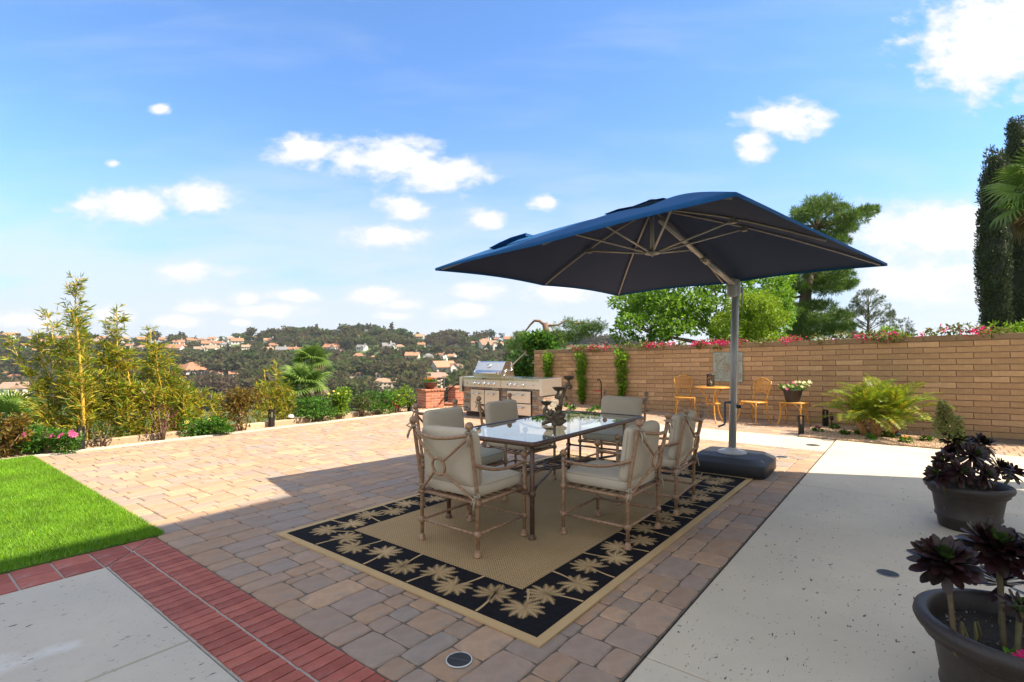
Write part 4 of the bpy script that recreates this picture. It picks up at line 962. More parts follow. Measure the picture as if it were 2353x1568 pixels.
    mb.build('handle', M_STEELW, hood, True); mb = MB(); mb.box((x1-0.075,-0.012,1.005),(0.05,0.05,0.05)); mb.build('handle_end', M_STEEL, hood)
    mb = MB(); mb.lathe([(0.001,0),(0.016,0)], (0,0,0), 12); me = mb.mesh('medallion', mat('red_medallion', [(0.45,0.01,0.02)], rough=0.35, rnd=False)); me.transform(Matrix.Translation((x1-0.075,-0.0385,1.005)) @ Matrix.Rotation(rad(90), 4, 'X')); obj('medallion', me, hood)
    xm = (x0+x1)/2-0.03; nv = Vector((0, -0.82, 0.57)); c = Vector((xm, 0.135, 1.158)); mb = MB()
    q = nv.to_track_quat('Z', 'Y').to_matrix().to_4x4(); mb.lathe([(0.052,0),(0.052,0.016),(0.045,0.024),(0.001,0.026)], (0,0,0), 20); me = mb.mesh('thermometer', M_STEELW, True); me.transform(Matrix.Translation(c) @ q); obj('thermometer', me, hood)
    mb = MB(); mb.tube([(x1+0.008,0.44,1.24),(x1+0.012,0.43,1.06),(x1+0.012,0.30,1.05),(x1+0.012,0.24,1.10),(x1+0.012,0.12,0.95)], 0.007, 6); mb.build('rotisserie_bracket', M_STEELW, hood, True)
grill()

# ------------------------------------------------------------------ brick pillars, steps, rails, flower bowl
M_PBR = mat('pillar_brick', [(0.38,0.13,0.07),(0.33,0.105,0.06),(0.42,0.16,0.09),(0.36,0.14,0.085)], rough=0.85, var=0.2, scale=18, bump=0.003)
M_PMO = mat('pale_mortar', [(0.50,0.42,0.34)], rough=0.9, var=0.15, rnd=False)
def pillar(name, label, loc, rz, w, d, h, cap=True):
    t = thing(name, label, 'pillar', loc, rz); MB().box((0,0,h/2-0.02),(w-0.012,d-0.012,h-0.04)).build('mortar_core', M_PMO, t); n = max(3, round((h-0.06)/0.067)); ch = (h-0.06)/n; cache = {}
    def brick(x, y, z, l, rot):
        k = round(l, 3)
        if k not in cache:
            m_ = MB().slab(l-0.010, ch-0.010, 0.03, 0.004, 0.0015).mesh('brick', M_PBR); m_.transform(Matrix.Rotation(rad(90), 4, 'X')); cache[k] = m_
        obj('brick', cache[k], t, Matrix.Translation((x,y,z)) @ Matrix.Rotation(rot, 4, 'Z'))
    for r in range(n):
        z = 0.0+(r+0.5)*ch
        for side in range(4):
            L_ = w if side % 2 == 0 else d; other = (d if side % 2 == 0 else w)/2; u = -L_/2; first = 0.11 if r % 2 else 0.21
            while u < L_/2-0.01:
                l = min(first if u == -L_/2 else 0.21, L_/2-u); l = L_/2-u if L_/2-u-l < 0.05 else l
                rot = side*PI/2; c = Matrix.Rotation(rot, 3, 'Z') @ Vector((u+l/2, -other, 0)); brick(c.x, c.y, z, l, rot); u += l
    if cap:
        for side in range(4):
            L_ = (w if side % 2 == 0 else d)+0.06; other = (d if side % 2 == 0 else w)/2; k = int(L_/0.085)
            for i in range(k):
                c = Matrix.Rotation(side*PI/2, 3, 'Z') @ Vector((-L_/2+(i+.5)*L_/k, -other+0.045, 0)); mb = MB(); mb.superell((0,0,0), L_/k/2-0.003, 0.075, 0.03, 0.5, 0.35, 12, 6)
                mb.build('cap_brick', M_PBR, t, True, M=Matrix.Translation((c.x,c.y,h-0.025)) @ Matrix.Rotation(side*PI/2, 4, 'Z'))
        MB().box((0,0,h-0.018),(w-0.1,d-0.1,0.03)).build('cap_core', M_PBR, t)
    return t
PIL = Vector((-2.20, 13.83, 0)); pillar('brick_pillar', 'low red brick pillar with rounded brick cap carrying the flower bowl', PIL, rad(38), 0.56, 0.50, 0.49)
pillar('brick_pillar', 'red brick pillar partly hidden by the left end of the grill island', at(1050, 925, 14.6)-Vector((0,0,0.16)), rad(38), 0.36, 0.40, 0.62)
def flower_head(mb, p, r, n=7, tilt=None, rng=R):
    d = Vector((rng.gauss(0,.35), rng.gauss(0,.35), 1)).normalized() if tilt is None else tilt; a = d.orthogonal().normalized(); b = d.cross(a)
    for k in range(n):
        t0, t1 = 2*PI*k/n, 2*PI*(k+0.85)/n; tm = (t0+t1)/2; e = lambda t: a*math.cos(t)+b*math.sin(t)
        mb.add([p, p+e(t0)*r*0.75+d*r*0.25, p+e(tm)*r+d*r*0.18, p+e(t1)*r*0.75+d*r*0.25], [(0,1,2,3)])
M_GRN = leafmat('garden_leaf', [(0.045,0.13,0.012),(0.07,0.19,0.015),(0.10,0.25,0.02),(0.035,0.10,0.015)]); M_YG = leafmat('lime_leaf', [(0.14,0.28,0.012),(0.20,0.33,0.015),(0.10,0.22,0.012),(0.26,0.36,0.03)])
M_ORF = leafmat('orange_petal', [(0.85,0.26,0.005),(0.90,0.36,0.01),(0.75,0.18,0.005)]); M_PNF = leafmat('pink_petal', [(0.72,0.10,0.30),(0.80,0.22,0.42),(0.62,0.05,0.24)]); M_YLF = leafmat('yellow_petal', [(0.85,0.75,0.22),(0.80,0.62,0.06),(0.88,0.82,0.40)])
M_MAG = leafmat('magenta_petal', [(0.68,0.012,0.16),(0.80,0.03,0.22),(0.55,0.01,0.10),(0.85,0.08,0.25)]); M_PAL = leafmat('cream_petal', [(0.85,0.85,0.42),(0.80,0.80,0.30),(0.86,0.86,0.60)])
M_POTSOIL = mat('potting_soil', [(0.018,0.014,0.011)], rough=0.95, var=0.5, scale=40, bump=0.012, bscale=55, rnd=False)
def flower_bowl():
    t = thing('flower_bowl', 'brown glazed bowl of orange flowers standing on the brick pillar', 'planter', PIL+Vector((-0.01,-0.02,0.495)))
    mb = MB(); mb.lathe([(0.10,0),(0.105,0.012),(0.16,0.06),(0.20,0.125),(0.208,0.165),(0.215,0.178),(0.205,0.184),(0.192,0.165),(0.18,0.14),(0.001,0.135)], (0,0,0), 32, capb=False); mb.build('bowl', mat('brown_glaze', [(0.085,0.028,0.018)], rough=0.3, var=0.25, scale=8, rnd=False, coat=0.3), t, True)
    MB().lathe([(0.18,0.145),(0.001,0.15)], (0,0,0), 20).build('soil', M_POTSOIL, t)
    vs, q = clumps([((x,y,0.20),(0.085,0.085,0.06)) for x, y in ((-.09,-.04),(.07,-.06),(0,.06),(-.03,-.09),(.1,.04))], 70, 0.05, 0.02); obj('foliage', fast_mesh('foliage', vs, q, M_GRN), t)
    rng = random.Random(4)
    for k in range(16):
        a = rng.uniform(0, 2*PI); r = rng.uniform(0.02, 0.16); mb = MB(); p = Vector((r*math.cos(a), r*math.sin(a), 0.27+rng.uniform(-.03,.035)))
        for j in range(3): flower_head(mb, p+Vector((0,0,j*0.006)), 0.036-0.008*j, 8, rng=rng)
        mb.build('flower', M_ORF, t)
flower_bowl()
def steps():
    t = thing('garden_steps', 'red brick steps going down beyond the grill to the hillside', 'steps', at(1030, 930, 14.0)+Vector((0,0,-0.0)))
    for i in range(3):
        o = MB().box((0.1+0.05*i, 0.3+0.36*i, -0.06-0.16*i),(0.9,0.36,0.15), rad(-10)).build('tread', M_PBR, t)
steps()
def rails():
    r1 = thing('handrail', 'brown metal handrail running down the steps beside the flower bowl', 'handrail', at(1019, 930, 13.9))
    L = lambda p: p-r1.location
    top, bot = at(1019.6, 870, 13.9), at(1019.6, 931, 13.9)
    MB().tube([L(bot), L(top)], 0.022, 8).build('post', M_BLKM, r1, True); MB().tube([L(top+Vector((0.0,0,0))), L(at(1008, 869, 14.1)), L(at(985, 888, 15.2)), L(at(962, 908, 16.4))], 0.02, 8).build('rail', mat('brown_rail', [(0.06,0.04,0.032)], rough=0.5, rnd=False), r1, True)
    r2 = thing('handrail', 'dark handrail slanting up to the left end of the grill', 'handrail', at(1050, 885, 14.2)); L2 = lambda p: p-r2.location
    MB().tube([L2(at(1051, 880, 13.6)), L2(at(1000, 925, 15.4))], 0.022, 8).build('rail', MATS['brown_rail'], r2, True); MB().tube([L2(at(1003, 923, 15.3)), L2(at(1003, 950, 15.3))], 0.018, 8).build('post', M_BLKM, r2, True)
    r3 = thing('handrail', 'dark rail slanting up behind the grill hood to the wall end', 'handrail', at(1197, 820, 15.0)); L3 = lambda p: p-r3.location
    MB().tube([L3(at(1168, 848, 13.6)), L3(at(1218, 800, 16.6))], 0.022, 8).build('rail', MATS['brown_rail'], r3, True); MB().tube([L3(at(1217, 801, 16.5)), L3(at(1217, 900, 16.5))], 0.02, 8).build('post', M_BLKM, r3, True)
rails()

# ------------------------------------------------------------------ bistro set by the wall
M_BAM = mat('ochre_bamboo_metal', [(0.58,0.27,0.032)], rough=0.38, var=0.18, scale=14, rnd=False, coat=0.2)
def bam(mb, pts, r=0.012):                               # painted metal shaped like cane: swollen nodes
    pts = [Vector(p) for p in pts]; mb.tube(pts, r, 8)
    for i in range(1, len(pts)-1): mb.ball(pts[i], r*1.28, 8, 0.6)
    return mb
def curve(a, b, c, n=7): a, b, c = Vector(a), Vector(b), Vector(c); return [(1-f)**2*a+2*f*(1-f)*b+f*f*c for f in [k/n for k in range(n+1)]]
def bistro_chair():
    t = thing('bistro_chair', 'ochre cane style bistro chair', 'chair')
    for x, y in ((0.18,-0.19),(0.18,0.19),(-0.18,-0.17),(-0.18,0.17)):
        ox, oy = math.copysign(0.06, x), math.copysign(0.05, y); mb = MB(); bam(mb, curve((x+ox,y+oy,0), (x-ox*.3,y-oy*.2,0.2), (x,y,0.43), 7)); mb.lathe([(0.016,0),(0.016,0.02)], (x+ox,y+oy,0), 8); mb.build('leg', M_BAM, t, True)
        mb = MB()
        for dx, dy in ((-math.copysign(0.12,x),0),(0,-math.copysign(0.12,y))): mb.tube(curve((x,y,0.27),(x+dx*.2,y+dy*.2,0.38),(x+dx,y+dy,0.42),5), 0.006, 6)
        mb.build('leg_brace', M_BAM, t, True)
    mb = MB(); k = 28; pw = lambda v, e: math.copysign(abs(v)**e, v); rim = [Vector((0.215*pw(math.cos(2*PI*i/k),.6), 0.215*pw(math.sin(2*PI*i/k),.6), 0.44)) for i in range(k+1)]; mb.tube(rim, 0.014, 8, cap=False); mb.build('seat_frame', M_BAM, t, True)
    mb = MB()
    for i in range(-7, 8):
        c = i*0.028; h = 0.20*(1-min(1, abs(c)/0.215)**3)
        mb.tube([(c,-h,0.445),(c,h,0.445)], 0.005, 5); mb.tube([(-h,c,0.449),(h,c,0.449)], 0.005, 5)
    mb.build('seat_lattice', M_BAM, t, True)
    bk = lambda y, z: (-0.19-(z-0.44)*0.20, y, z)
    for s in (-1, 1): bam(MB(), [bk(s*0.155,0.44), bk(s*0.15,0.53), bk(s*0.17,0.65), bk(s*0.195,0.76), bk(s*0.205,0.86)], 0.012).build('back_post', M_BAM, t, True)
    bam(MB(), [bk(-0.205,0.86), bk(-0.16,0.87), bk(-0.08,0.92), bk(0,0.935), bk(0.08,0.92), bk(0.16,0.87), bk(0.205,0.86)], 0.012).build('top_rail', M_BAM, t, True)
    low = lambda y: 0.60+0.05*math.cos(y/0.17*PI/2); mb = MB(); mb.tube([bk(y, low(y)) for y in np.linspace(-0.16,0.16,9)], 0.009, 6); mb.tube([bk(-.14,.50),bk(-.07,.455),bk(0,.445)], .006, 5); mb.tube([bk(.14,.50),bk(.07,.455),bk(0,.445)], .006, 5); mb.build('lower_rail', M_BAM, t, True)
    mb = MB(); hi = lambda y: 0.86+0.075*math.cos(min(1,abs(y)/0.2)*PI/2)
    for sg in (-1, 1):
        for c in np.arange(-0.48, 0.49, 0.062):
            pts = []
            for f in np.linspace(0, 1, 24):
                z = 0.60+0.34*f; y = c+sg*(f-0.5)*0.46; w = 0.155+0.05*min(1, max(0, (z-0.5)/0.3))
                if abs(y) < w-0.005 and low(y) < z < hi(y): pts.append(bk(y, z))
            if len(pts) > 1: mb.tube([pts[0], pts[-1]], 0.005, 5)
    mb.build('back_lattice', M_BAM, t, True); return t
c1 = bistro_chair(); c1.location = (3.98, 11.80, -0.004); c1.rotation_euler = (0,0,rad(-101)); c1['label'] = 'ochre bistro chair left of the round bistro table, facing us'; c1['group'] = 'ochre bistro chairs by the block wall'
c2 = copy_tree(c1); c2.location = (5.02, 10.64, -0.004); c2.rotation_euler = (0,0,rad(207)); c2['label'] = 'ochre bistro chair between the umbrella pole and the stool'
BT = Vector((4.24, 10.84, -0.004))
def bistro_table():
    t = thing('bistro_table', 'small round ochre bistro table with lower shelf in front of the wall', 'table', BT)
    mb = MB(); mb.lathe([(0.001,0.725),(0.33,0.725),(0.345,0.72),(0.355,0.732),(0.345,0.744),(0.001,0.744)], (0,0,0), 40); mb.build('tabletop', M_BAM, t, True)
    mb = MB(); mb.lathe([(0.001,0.385),(0.155,0.385),(0.165,0.393),(0.155,0.402),(0.001,0.402)], (0,0,0), 28); mb.build('shelf', M_BAM, t, True)
    for a in (262, 22, 142):
        c, s = math.cos(rad(a)), math.sin(rad(a)); P = lambda r, z: (c*r, s*r, z); bam(MB(), curve(P(0.31,0.72), P(0.02,0.52), P(0.15,0.34), 5)+curve(P(0.15,0.34), P(0.17,0.12), P(0.30,0.0), 5)[1:], 0.014).build('leg', M_BAM, t, True)
bistro_table()
def lantern():
    t = thing('lantern', 'black pierced metal lantern standing on the bistro table', 'lantern', BT+Vector((0.0,0.10,0.746)))
    mb = MB(); mb.lathe([(0.078,0),(0.082,0.012),(0.075,0.02)], (0,0,0), 24, capb=True); mb.build('base', M_BLKM, t, True)
    mb = MB(); mb.lathe([(0.078,0.235),(0.088,0.238),(0.088,0.252),(0.06,0.262),(0.001,0.265)], (0,0,0), 24); mb.ball((0,0,0.275), 0.011, 8); mb.build('lid', M_BLKM, t, True)
    rng = random.Random(2); mb = MB()
    for k in range(14): a = 2*PI*k/14; mb.tube([(0.073*math.cos(a),0.073*math.sin(a),0.015),(0.073*math.cos(a+.12),0.073*math.sin(a+.12),0.13),(0.073*math.cos(a),0.073*math.sin(a),0.24)], 0.006, 5)
    for k in range(60):
        a, z = rng.uniform(0, 2*PI), rng.uniform(0.03, 0.23); p = Vector((0.074*math.cos(a),0.074*math.sin(a),z)); tg = Vector((-math.sin(a),math.cos(a),0)); d = (tg*math.cos(k)+Vector((0,0,1))*math.sin(k)); e = (tg*-math.sin(k)+Vector((0,0,1))*math.cos(k)); mb.quad(p-d*.018, p-e*.007, p+d*.018, p+e*.007)
    mb.build('pierced_body', M_BLKM, t); MB().lathe([(0.03,0.02),(0.03,0.12),(0.001,0.125)], (0,0,0), 14).build('candle', mat('wax', [(0.5,0.45,0.35)], rnd=False), t, True)
lantern()
STO = Vector((5.62, 10.22, -0.004))
def stool():
    t = thing('plant_stool', 'square ochre cane style stool carrying the petunia pot', 'stool', STO, rad(43)); h = 0.47
    for x in (-1, 1):
        for y in (-1, 1):
            bam(MB(), curve((x*.235,y*.235,0),(x*.16,y*.16,.2),(x*.19,y*.19,h-.01),7), 0.014).build('leg', M_BAM, t, True); mb = MB()
            for dx, dy in ((-x*.14,0),(0,-y*.14)): mb.tube(curve((x*.185,y*.185,0.28),(x*.185+dx*.2,y*.185+dy*.2,0.42),(x*.19+dx,y*.19+dy,h-.015),5), 0.0065, 6)
            mb.build('leg_brace', M_BAM, t, True)
    mb = MB(); k = 32; pw = lambda v, e: math.copysign(abs(v)**e, v); mb.tube([Vector((0.215*pw(math.cos(2*PI*i/k),.35), 0.215*pw(math.sin(2*PI*i/k),.35), h)) for i in range(k+1)], 0.014, 8, cap=False); mb.build('seat_frame', M_BAM, t, True)
    mb = MB()
    for i in range(-6, 7): c = i*0.031; mb.tube([(c,-.205,h+.004),(c,.205,h+.004)], .006, 5); mb.tube([(-.205,c,h+.009),(.205,c,h+.009)], .006, 5)
    mb.build('seat_lattice', M_BAM, t, True)
stool()
def petunia():
    t = thing('petunia_pot', 'dark plastic pot of cream and pink petunias on the ochre stool', 'planter', STO+Vector((-0.02,0.0,0.484)))
    mb = MB(); mb.lathe([(0.12,0),(0.125,0.01),(0.175,0.225),(0.188,0.23),(0.19,0.248),(0.178,0.25),(0.168,0.22),(0.001,0.215)], (0,0,0), 32, capb=False); mb.build('pot', mat('charcoal_plastic', [(0.045,0.042,0.04)], rough=0.55, rnd=False), t, True)
    rng = random.Random(8); cl = [((rng.uniform(-.17,.17), rng.uniform(-.15,.12), 0.28+rng.uniform(-.02,.05)), (.07,.07,.05)) for _ in range(10)]+[((.22,0,.36),(.05,.05,.05)),((-.22,-.03,.30),(.05,.05,.05))]
    vs, q = clumps(cl, 45, 0.045, 0.022); obj('foliage', fast_mesh('foliage', vs, q, M_GRN), t)
    for k in range(30):
        x, y = rng.uniform(-.26,.29), rng.uniform(-.2,.1); p = Vector((x, y, 0.30+rng.uniform(-.05,.10)+0.10*max(0, x))); mb = MB(); flower_head(mb, p, 0.036, 6, Vector((rng.gauss(0,.3),-0.8+rng.gauss(0,.3),0.7)).normalized(), rng); mb.build('flower', M_PNF if k % 6 == 0 else M_PAL, t)
petunia()
def wall_art():
    s0, s1 = wall_s(1639.5), wall_s(1707); sc = (s0+s1)/2; z0, z1 = 0.80, 1.47
    t = thing('wall_plaque', 'square verdigris metal plaque with scrolled relief hanging on the block wall', 'wall art', wall(sc, 0.0, 0.03)); w = s1-s0; h = z1-z0
    B3 = Matrix((WD, Vector((0,0,1)), WN)).transposed().to_4x4()
    mp = mat('verdigris_panel', [(0.30,0.36,0.32)], rough=0.6, var=0.2, scale=5, bump=0.002, rnd=False, dirt=((0.33,0.24,0.15), 9, 0.6, 0.8)); mr = mat('relief_scroll', [(0.36,0.33,0.25)], rough=0.55, var=0.3, scale=12, rnd=False, dirt=((0.40,0.22,0.10), 8, 0.5, 0.7))
    mb = MB(); mb.slab(w, h, 0.02, 0.008); me = mb.mesh('panel', mp); me.transform(Matrix.Translation((0,0,(z0+z1)/2)) @ B3); pn = obj('panel', me, t)
    mb = MB(); k = w/2; S = lambda x, y, z=0.004: Vector((x*w/2, y*h/2, z))
    def spiral(cx, cy, r, a0, sg, turns=1.4): return [S(cx+r*(1-f*0.85)*math.cos(a0+sg*f*turns*2*PI), cy+r*(1-f*0.85)*math.sin(a0+sg*f*turns*2*PI)) for f in [i/18 for i in range(19)]]
    for r in (0.78, 0.70):
        pts = []
        for q in range(4):
            a = q*PI/2
            for f in np.linspace(-1, 1, 14): ang = a+f*1.05; cx, cy = 0.42*math.cos(a), 0.42*math.sin(a); rr = r-0.40; pts.append(S(cx+rr*math.cos(ang), cy+rr*math.sin(ang)))
        pts.append(pts[0]); mb.tube(pts, 0.006, 5, cap=False)
    for sx in (-1, 1):
        for sy in (-1, 1):
            mb.tube(spiral(sx*.72, sy*.72, .20, math.atan2(-sy,-sx), sx*sy), 0.008, 5); mb.tube(spiral(sx*.80, sy*.42, .12, 0, sx*sy), 0.006, 5); mb.tube(spiral(sx*.42, sy*.82, .12, 0, -sx*sy), 0.006, 5); mb.tube(spiral(sx*.22, sy*.26, .14, math.atan2(-sy,-sx), -sx*sy), 0.007, 5)
    for q in range(4):
        a = q*PI/2; c, s = math.cos(a), math.sin(a); R2 = lambda x, y: S(x*c-y*s, x*s+y*c)
        for off in (-.13, 0, .13): mb.tube([R2(0.08,off*.3), R2(.3,off*1.2), R2(.50,off*1.5), R2(.62,off)], [0.005,.012,.011,.003], 6)
    for i in range(8): a = i*PI/4; mb.tube([S(0.02*math.cos(a),.02*math.sin(a)), S(.10*math.cos(a),.10*math.sin(a)), S(.17*math.cos(a),.17*math.sin(a))], [.004,.010,.003], 6)
    me = mb.mesh('relief', mr, True); me.transform(Matrix.Translation((0,0,(z0+z1)/2)) @ B3); obj('relief', me, pn)
wall_art()

# ------------------------------------------------------------------ lamps, drains, small garden hardware
def bollard():
    t = thing('bollard_light', 'black slotted bollard light', 'garden light'); h = 0.34; w = 0.042
    MB().box((0,0,0.09),(2*w,2*w,0.18)).build('base', M_BLKM, t)
    for x in (-1, 1):
        for y in (-1, 1): MB().box((x*(w-.009),y*(w-.009),(h+.18)/2-.008),(0.018,0.018,h-.18+.0)).build('post', M_BLKM, t)
    MB().box((0,0,h-.009),(2*w,2*w,0.022)).build('cap', M_BLKM, t); MB().box((0,0,0.23),(0.02,0.02,0.10)).build('lamp_tube', mat('lamp_glass', [(0.35,0.33,0.28)], rough=0.2, rnd=False), t); return t
b0 = bollard()
bl = [(G(185.7,1032.5), 'black slotted bollard light in the gravel beside the pink flowers'), (G(624,980.3), 'black slotted bollard light by the curb before the yellow-green bamboo'), (G(940.9,945.3), 'black slotted bollard light at the foot of the flower bowl pillar'),
      (G(1840.9,998.2), 'black slotted bollard light in front of the plant stool'), (G(1896.6,982), 'black slotted bollard light close to the wall left of the feathery palm'), (G(2196.5,1004), 'black slotted bollard light by the wall behind the purple succulent pot')]
for i, (p, lab) in enumerate(bl):
    o = b0 if i == 0 else copy_tree(b0); o.location = (p.x, p.y, 0.0); o.rotation_euler = (0,0,ANG+0.1*i); o['label'] = lab; o['group'] = 'black slotted bollard lights in the beds'
def mushroom_light():
    t = thing('path_light', 'small path light with a white dome cap in the left bed', 'garden light', G(668.3, 972.8)); MB().tube([(0,0,0),(0,0,0.13)], 0.012, 8).build('stem', mat('brass_stem', [(0.5,0.36,0.16)], rough=0.4, rnd=False), t, True)
    MB().lathe([(0.065,0.12),(0.068,0.13),(0.055,0.16),(0.03,0.178),(0.001,0.182)], (0,0,0), 18).build('cap', mat('white_cap', [(0.7,0.72,0.72)], rough=0.35, rnd=False), t, True)
mushroom_light()
def toadstools():
    t = thing('toadstool_ornament', 'red capped toadstool garden ornament among the roses by the curb', 'ornament', G(907, 948))
    for x, z, r in ((0,0.20,0.05),(0.05,0.13,0.04),(-0.05,0.24,0.035)):
        MB().tube([(x,0,0),(x,0,z)], 0.01, 7).build('stem', M_CURB, t, True); MB().lathe([(r,z),(r*.9,z+.015),(r*.5,z+.035),(.001,z+.042)], (x,0,0), 14).build('cap', mat('red_toadstool', [(0.5,0.02,0.02)], rough=0.3, rnd=False), t, True)
toadstools()
def spot(p, lab, rz, tall=0.12):
    t = thing('spotlight', lab, 'garden light', p, rz); MB().tube([(0,0,0),(0,0,tall)], 0.008, 6).build('stake', M_BLKM, t); mb = MB(); mb.tube([(-0.05,0,tall-0.02),(0.06,0,tall+0.06)], [0.028,0.036], 12); mb.build('lamp_head', M_BLKM, t, True)
spot(G(1318.5, 948)+Vector((0,0,0.02)), 'black spotlight aimed at the wall behind the candle stand', rad(50)); spot(G(1410, 947)+Vector((0,0,0.02)), 'black spotlight under the third climbing vine', rad(70)); spot(G(1911, 985), 'slim dark spotlight on a stake left of the feathery palm', rad(60), 0.2)
def feeder():
    bp = G(1381.6, 938); t = thing('hook_stand', 'black shepherd hook standing by the wall', 'hook', bp); pts = [(0,0,0),(0,0,0.62),(-.01,0,.70),(-.05,0,.75),(-.09,0,.745),(-.105,0,.71)]; MB().tube(pts, 0.016, 8).build('hook', M_BLKM, t, True)
    f = thing('bird_feeder', 'red saucer hummingbird feeder hanging from the black hook', 'bird feeder', bp+Vector((-.10,0,0.46)))
    MB().lathe([(0.001,0),(0.03,-.02),(0.035,-.02),(.001,-.025)], (0,0,0), 14).build('reservoir', mat('clear_plastic', [(0.6,0.5,0.48)], rough=0.2, rnd=False), f, True); MB().lathe([(0.001,0.012),(0.09,0.01),(0.115,0.0),(0.10,-.012),(0.001,-.014)], (0,0,0), 22).build('saucer', mat('red_saucer', [(0.5,0.012,0.015)], rough=0.3, rnd=False), f, True); MB().tube([(0,0,0.01),(0,0,0.25)], 0.005, 6).build('hanger', MATS['brass_stem'], f)
feeder()
def drain(p, r, lab, white=True):
    t = thing('drain_cover', lab, 'drain', p, R.uniform(0,1)+0.5); rm = mat('white_pvc', [(0.62,0.62,0.60)], rough=0.5, rnd=False) if white else mat('grey_plastic_grate', [(0.22,0.22,0.21)], rough=0.6, rnd=False); gm = mat('grate_grey', [(0.055,0.06,0.065)], rough=0.5, rnd=False)
    MB().lathe([(r,0),(r,0.004),(r*.94,0.005),(r*.92,0.002)], (0,0,0), 36, capb=False).build('rim', rm, t, True); MB().lathe([(r*.93,0.0012),(0.001,0.0012)], (0,0,0), 30).build('well', M_DARKM, t)
    for k in range(-6, 7):
        y = k*r*0.14; h = math.sqrt(max(0, (r*.9)**2-y*y)); MB().box((0,y,0.003),(2*h,r*0.075,0.003)).build('bar', gm, t)
    MB().box((0,0,0.0032),(r*0.12,1.75*r,0.0028)).build('bar', gm, t)
drain(G(1055,1518)+Vector((0,0,0.002)), 0.062, 'round drain with white rim set in the pavers in front of the rug'); drain(G(2040,1318.5)+Vector((0,0,0.001)), 0.062, 'round grey drain on the joint of the right-hand concrete', False)
drain(G(1797,1051)+Vector((0,0,0.002)), 0.085, 'round cover in the sunlit pavers right of the umbrella base'); drain(G(1868,1023.5)+Vector((0,0,0.001)), 0.10, 'faint grey drain in the sunlit concrete strip near the gravel', False)
# ------------------------------------------------------------------ big pots with succulents
M_POT = mat('black_resin_pot', [(0.030,0.022,0.018)], rough=0.5, var=0.25, scale=12, bump=0.002, bscale=120, rnd=False, dirt=((0.09,0.075,0.065), 30, 0.66, 0.74))
M_AEO = mat('purple_succulent_leaf', [(0.030,0.010,0.015),(0.022,0.010,0.010),(0.042,0.014,0.018),(0.018,0.011,0.009),(0.036,0.018,0.013)], rough=0.36, var=0.25, scale=6, spec=0.4)
M_AEG = mat('green_succulent_leaf', [(0.045,0.085,0.015),(0.035,0.06,0.015),(0.07,0.11,0.02)], rough=0.45, var=0.25, scale=6, transl=0.15)
M_STEMB = mat('succulent_stem', [(0.11,0.07,0.04),(0.085,0.09,0.025)], rough=0.8, var=0.4, scale=30, bump=0.003)
def pot(t, r, h):
    mb = MB(); k = r/0.34
    mb.lathe([(r*.62,0),(r*.66,.01),(r*.70,h*.22),(r*.745,h*.25),(r*.75,h*.29),(r*.73,h*.32),(r*.80,h*.70),(r*.86,h*.755),(r*.90,h*.78),(r*.905,h*.83),(r*.97,h*.865),(r,h*.92),(r*.985,h*.975),(r*.93,h),(r*.87,h*.99),(r*.835,h*.95),(r*.81,h*.80)], (0,0,0), 56, capb=False); mb.build('pot', M_POT, t, True)
    MB().lathe([(r*.82,h*.80),(r*.5,h*.815),(0.001,h*.80)], (0,0,0), 30).build('soil', M_POTSOIL, t, True)
def aeo_leaf(nm, m, L_=0.10, w=0.036, curl=0.25):
    mb = MB(); n = 8; vs = []
    for i in range(n+1):
        f = i/n; ww = w*(0.16+0.84*math.sin(PI*min(1, f**2.1))**0.75) if 0 < f < 1 else (w*.16 if f == 0 else w*.2); z = curl*L_*f*f*0.6
        for j, y in enumerate((-1, -.5, 0, .5, 1)): vs.append((L_*f, y*ww/2, z+0.10*ww*y*y))
    fs = [(i*5+j, i*5+j+1, (i+1)*5+j+1, (i+1)*5+j) for i in range(n) for j in range(4)]
    b0 = len(vs); vs += [(x, y, z-0.0035) for x, y, z in vs]; fs += [(b0+i*5+j, b0+(i+1)*5+j, b0+(i+1)*5+j+1, b0+i*5+j+1) for i in range(n) for j in range(4)]
    mb.add(vs, fs); return mb.mesh(nm, m, True)
LEAFP = [aeo_leaf('leaf', M_AEO, 0.105, 0.034, c) for c in (0.15, 0.35, -0.1)]; LEAFG = [aeo_leaf('leaf', M_AEG, 0.085, 0.040, 0.4)]
def rosette(t, c, rad_, n, axis=Vector((0,0,1)), seed=1, joined=False, green=0.11, droop=0.4):
    rng = random.Random(seed); q = axis.normalized().to_track_quat('Z', 'Y').to_matrix().to_4x4(); Mt = Matrix.Translation(c) @ q
    core = MB(); core.superell((0,0,-0.01), 0.018, 0.018, 0.022, 0.9, 0.9, 10, 6); root = core.build('rosette', M_AEG if not joined else [M_AEG, M_AEO], t, True, M=Mt); acc = MB()
    for i in range(n):
        f = i/(n-1); az = i*2.39996+rng.uniform(-.15,.15); el = rad(66-76*f**0.75-droop*60*max(0, f-0.65)/0.35+rng.uniform(-6,6)); s = rad_/0.105*(0.55+0.6*f**0.6)*rng.uniform(0.88, 1.08)
        M4 = Matrix.Rotation(az, 4, 'Z') @ Matrix.Translation((0.006,0,-0.018*f)) @ Matrix.Rotation(-el, 4, 'Y') @ Matrix.Rotation(rng.gauss(0,.15), 4, 'X') @ Matrix.Scale(s, 4)
        g = f < green
        me = LEAFG[0] if g else rng.choice(LEAFP)
        if not joined: obj('leaf', me, root, M4)
        else: acc.cur = 0 if g else 1; acc.add([Mt @ (M4 @ v.co) for v in me.vertices], [tuple(p.vertices) for p in me.polygons])
    if joined: bpy.data.objects.remove(root); acc.build('rosette', [M_AEG, M_AEO], t, True)
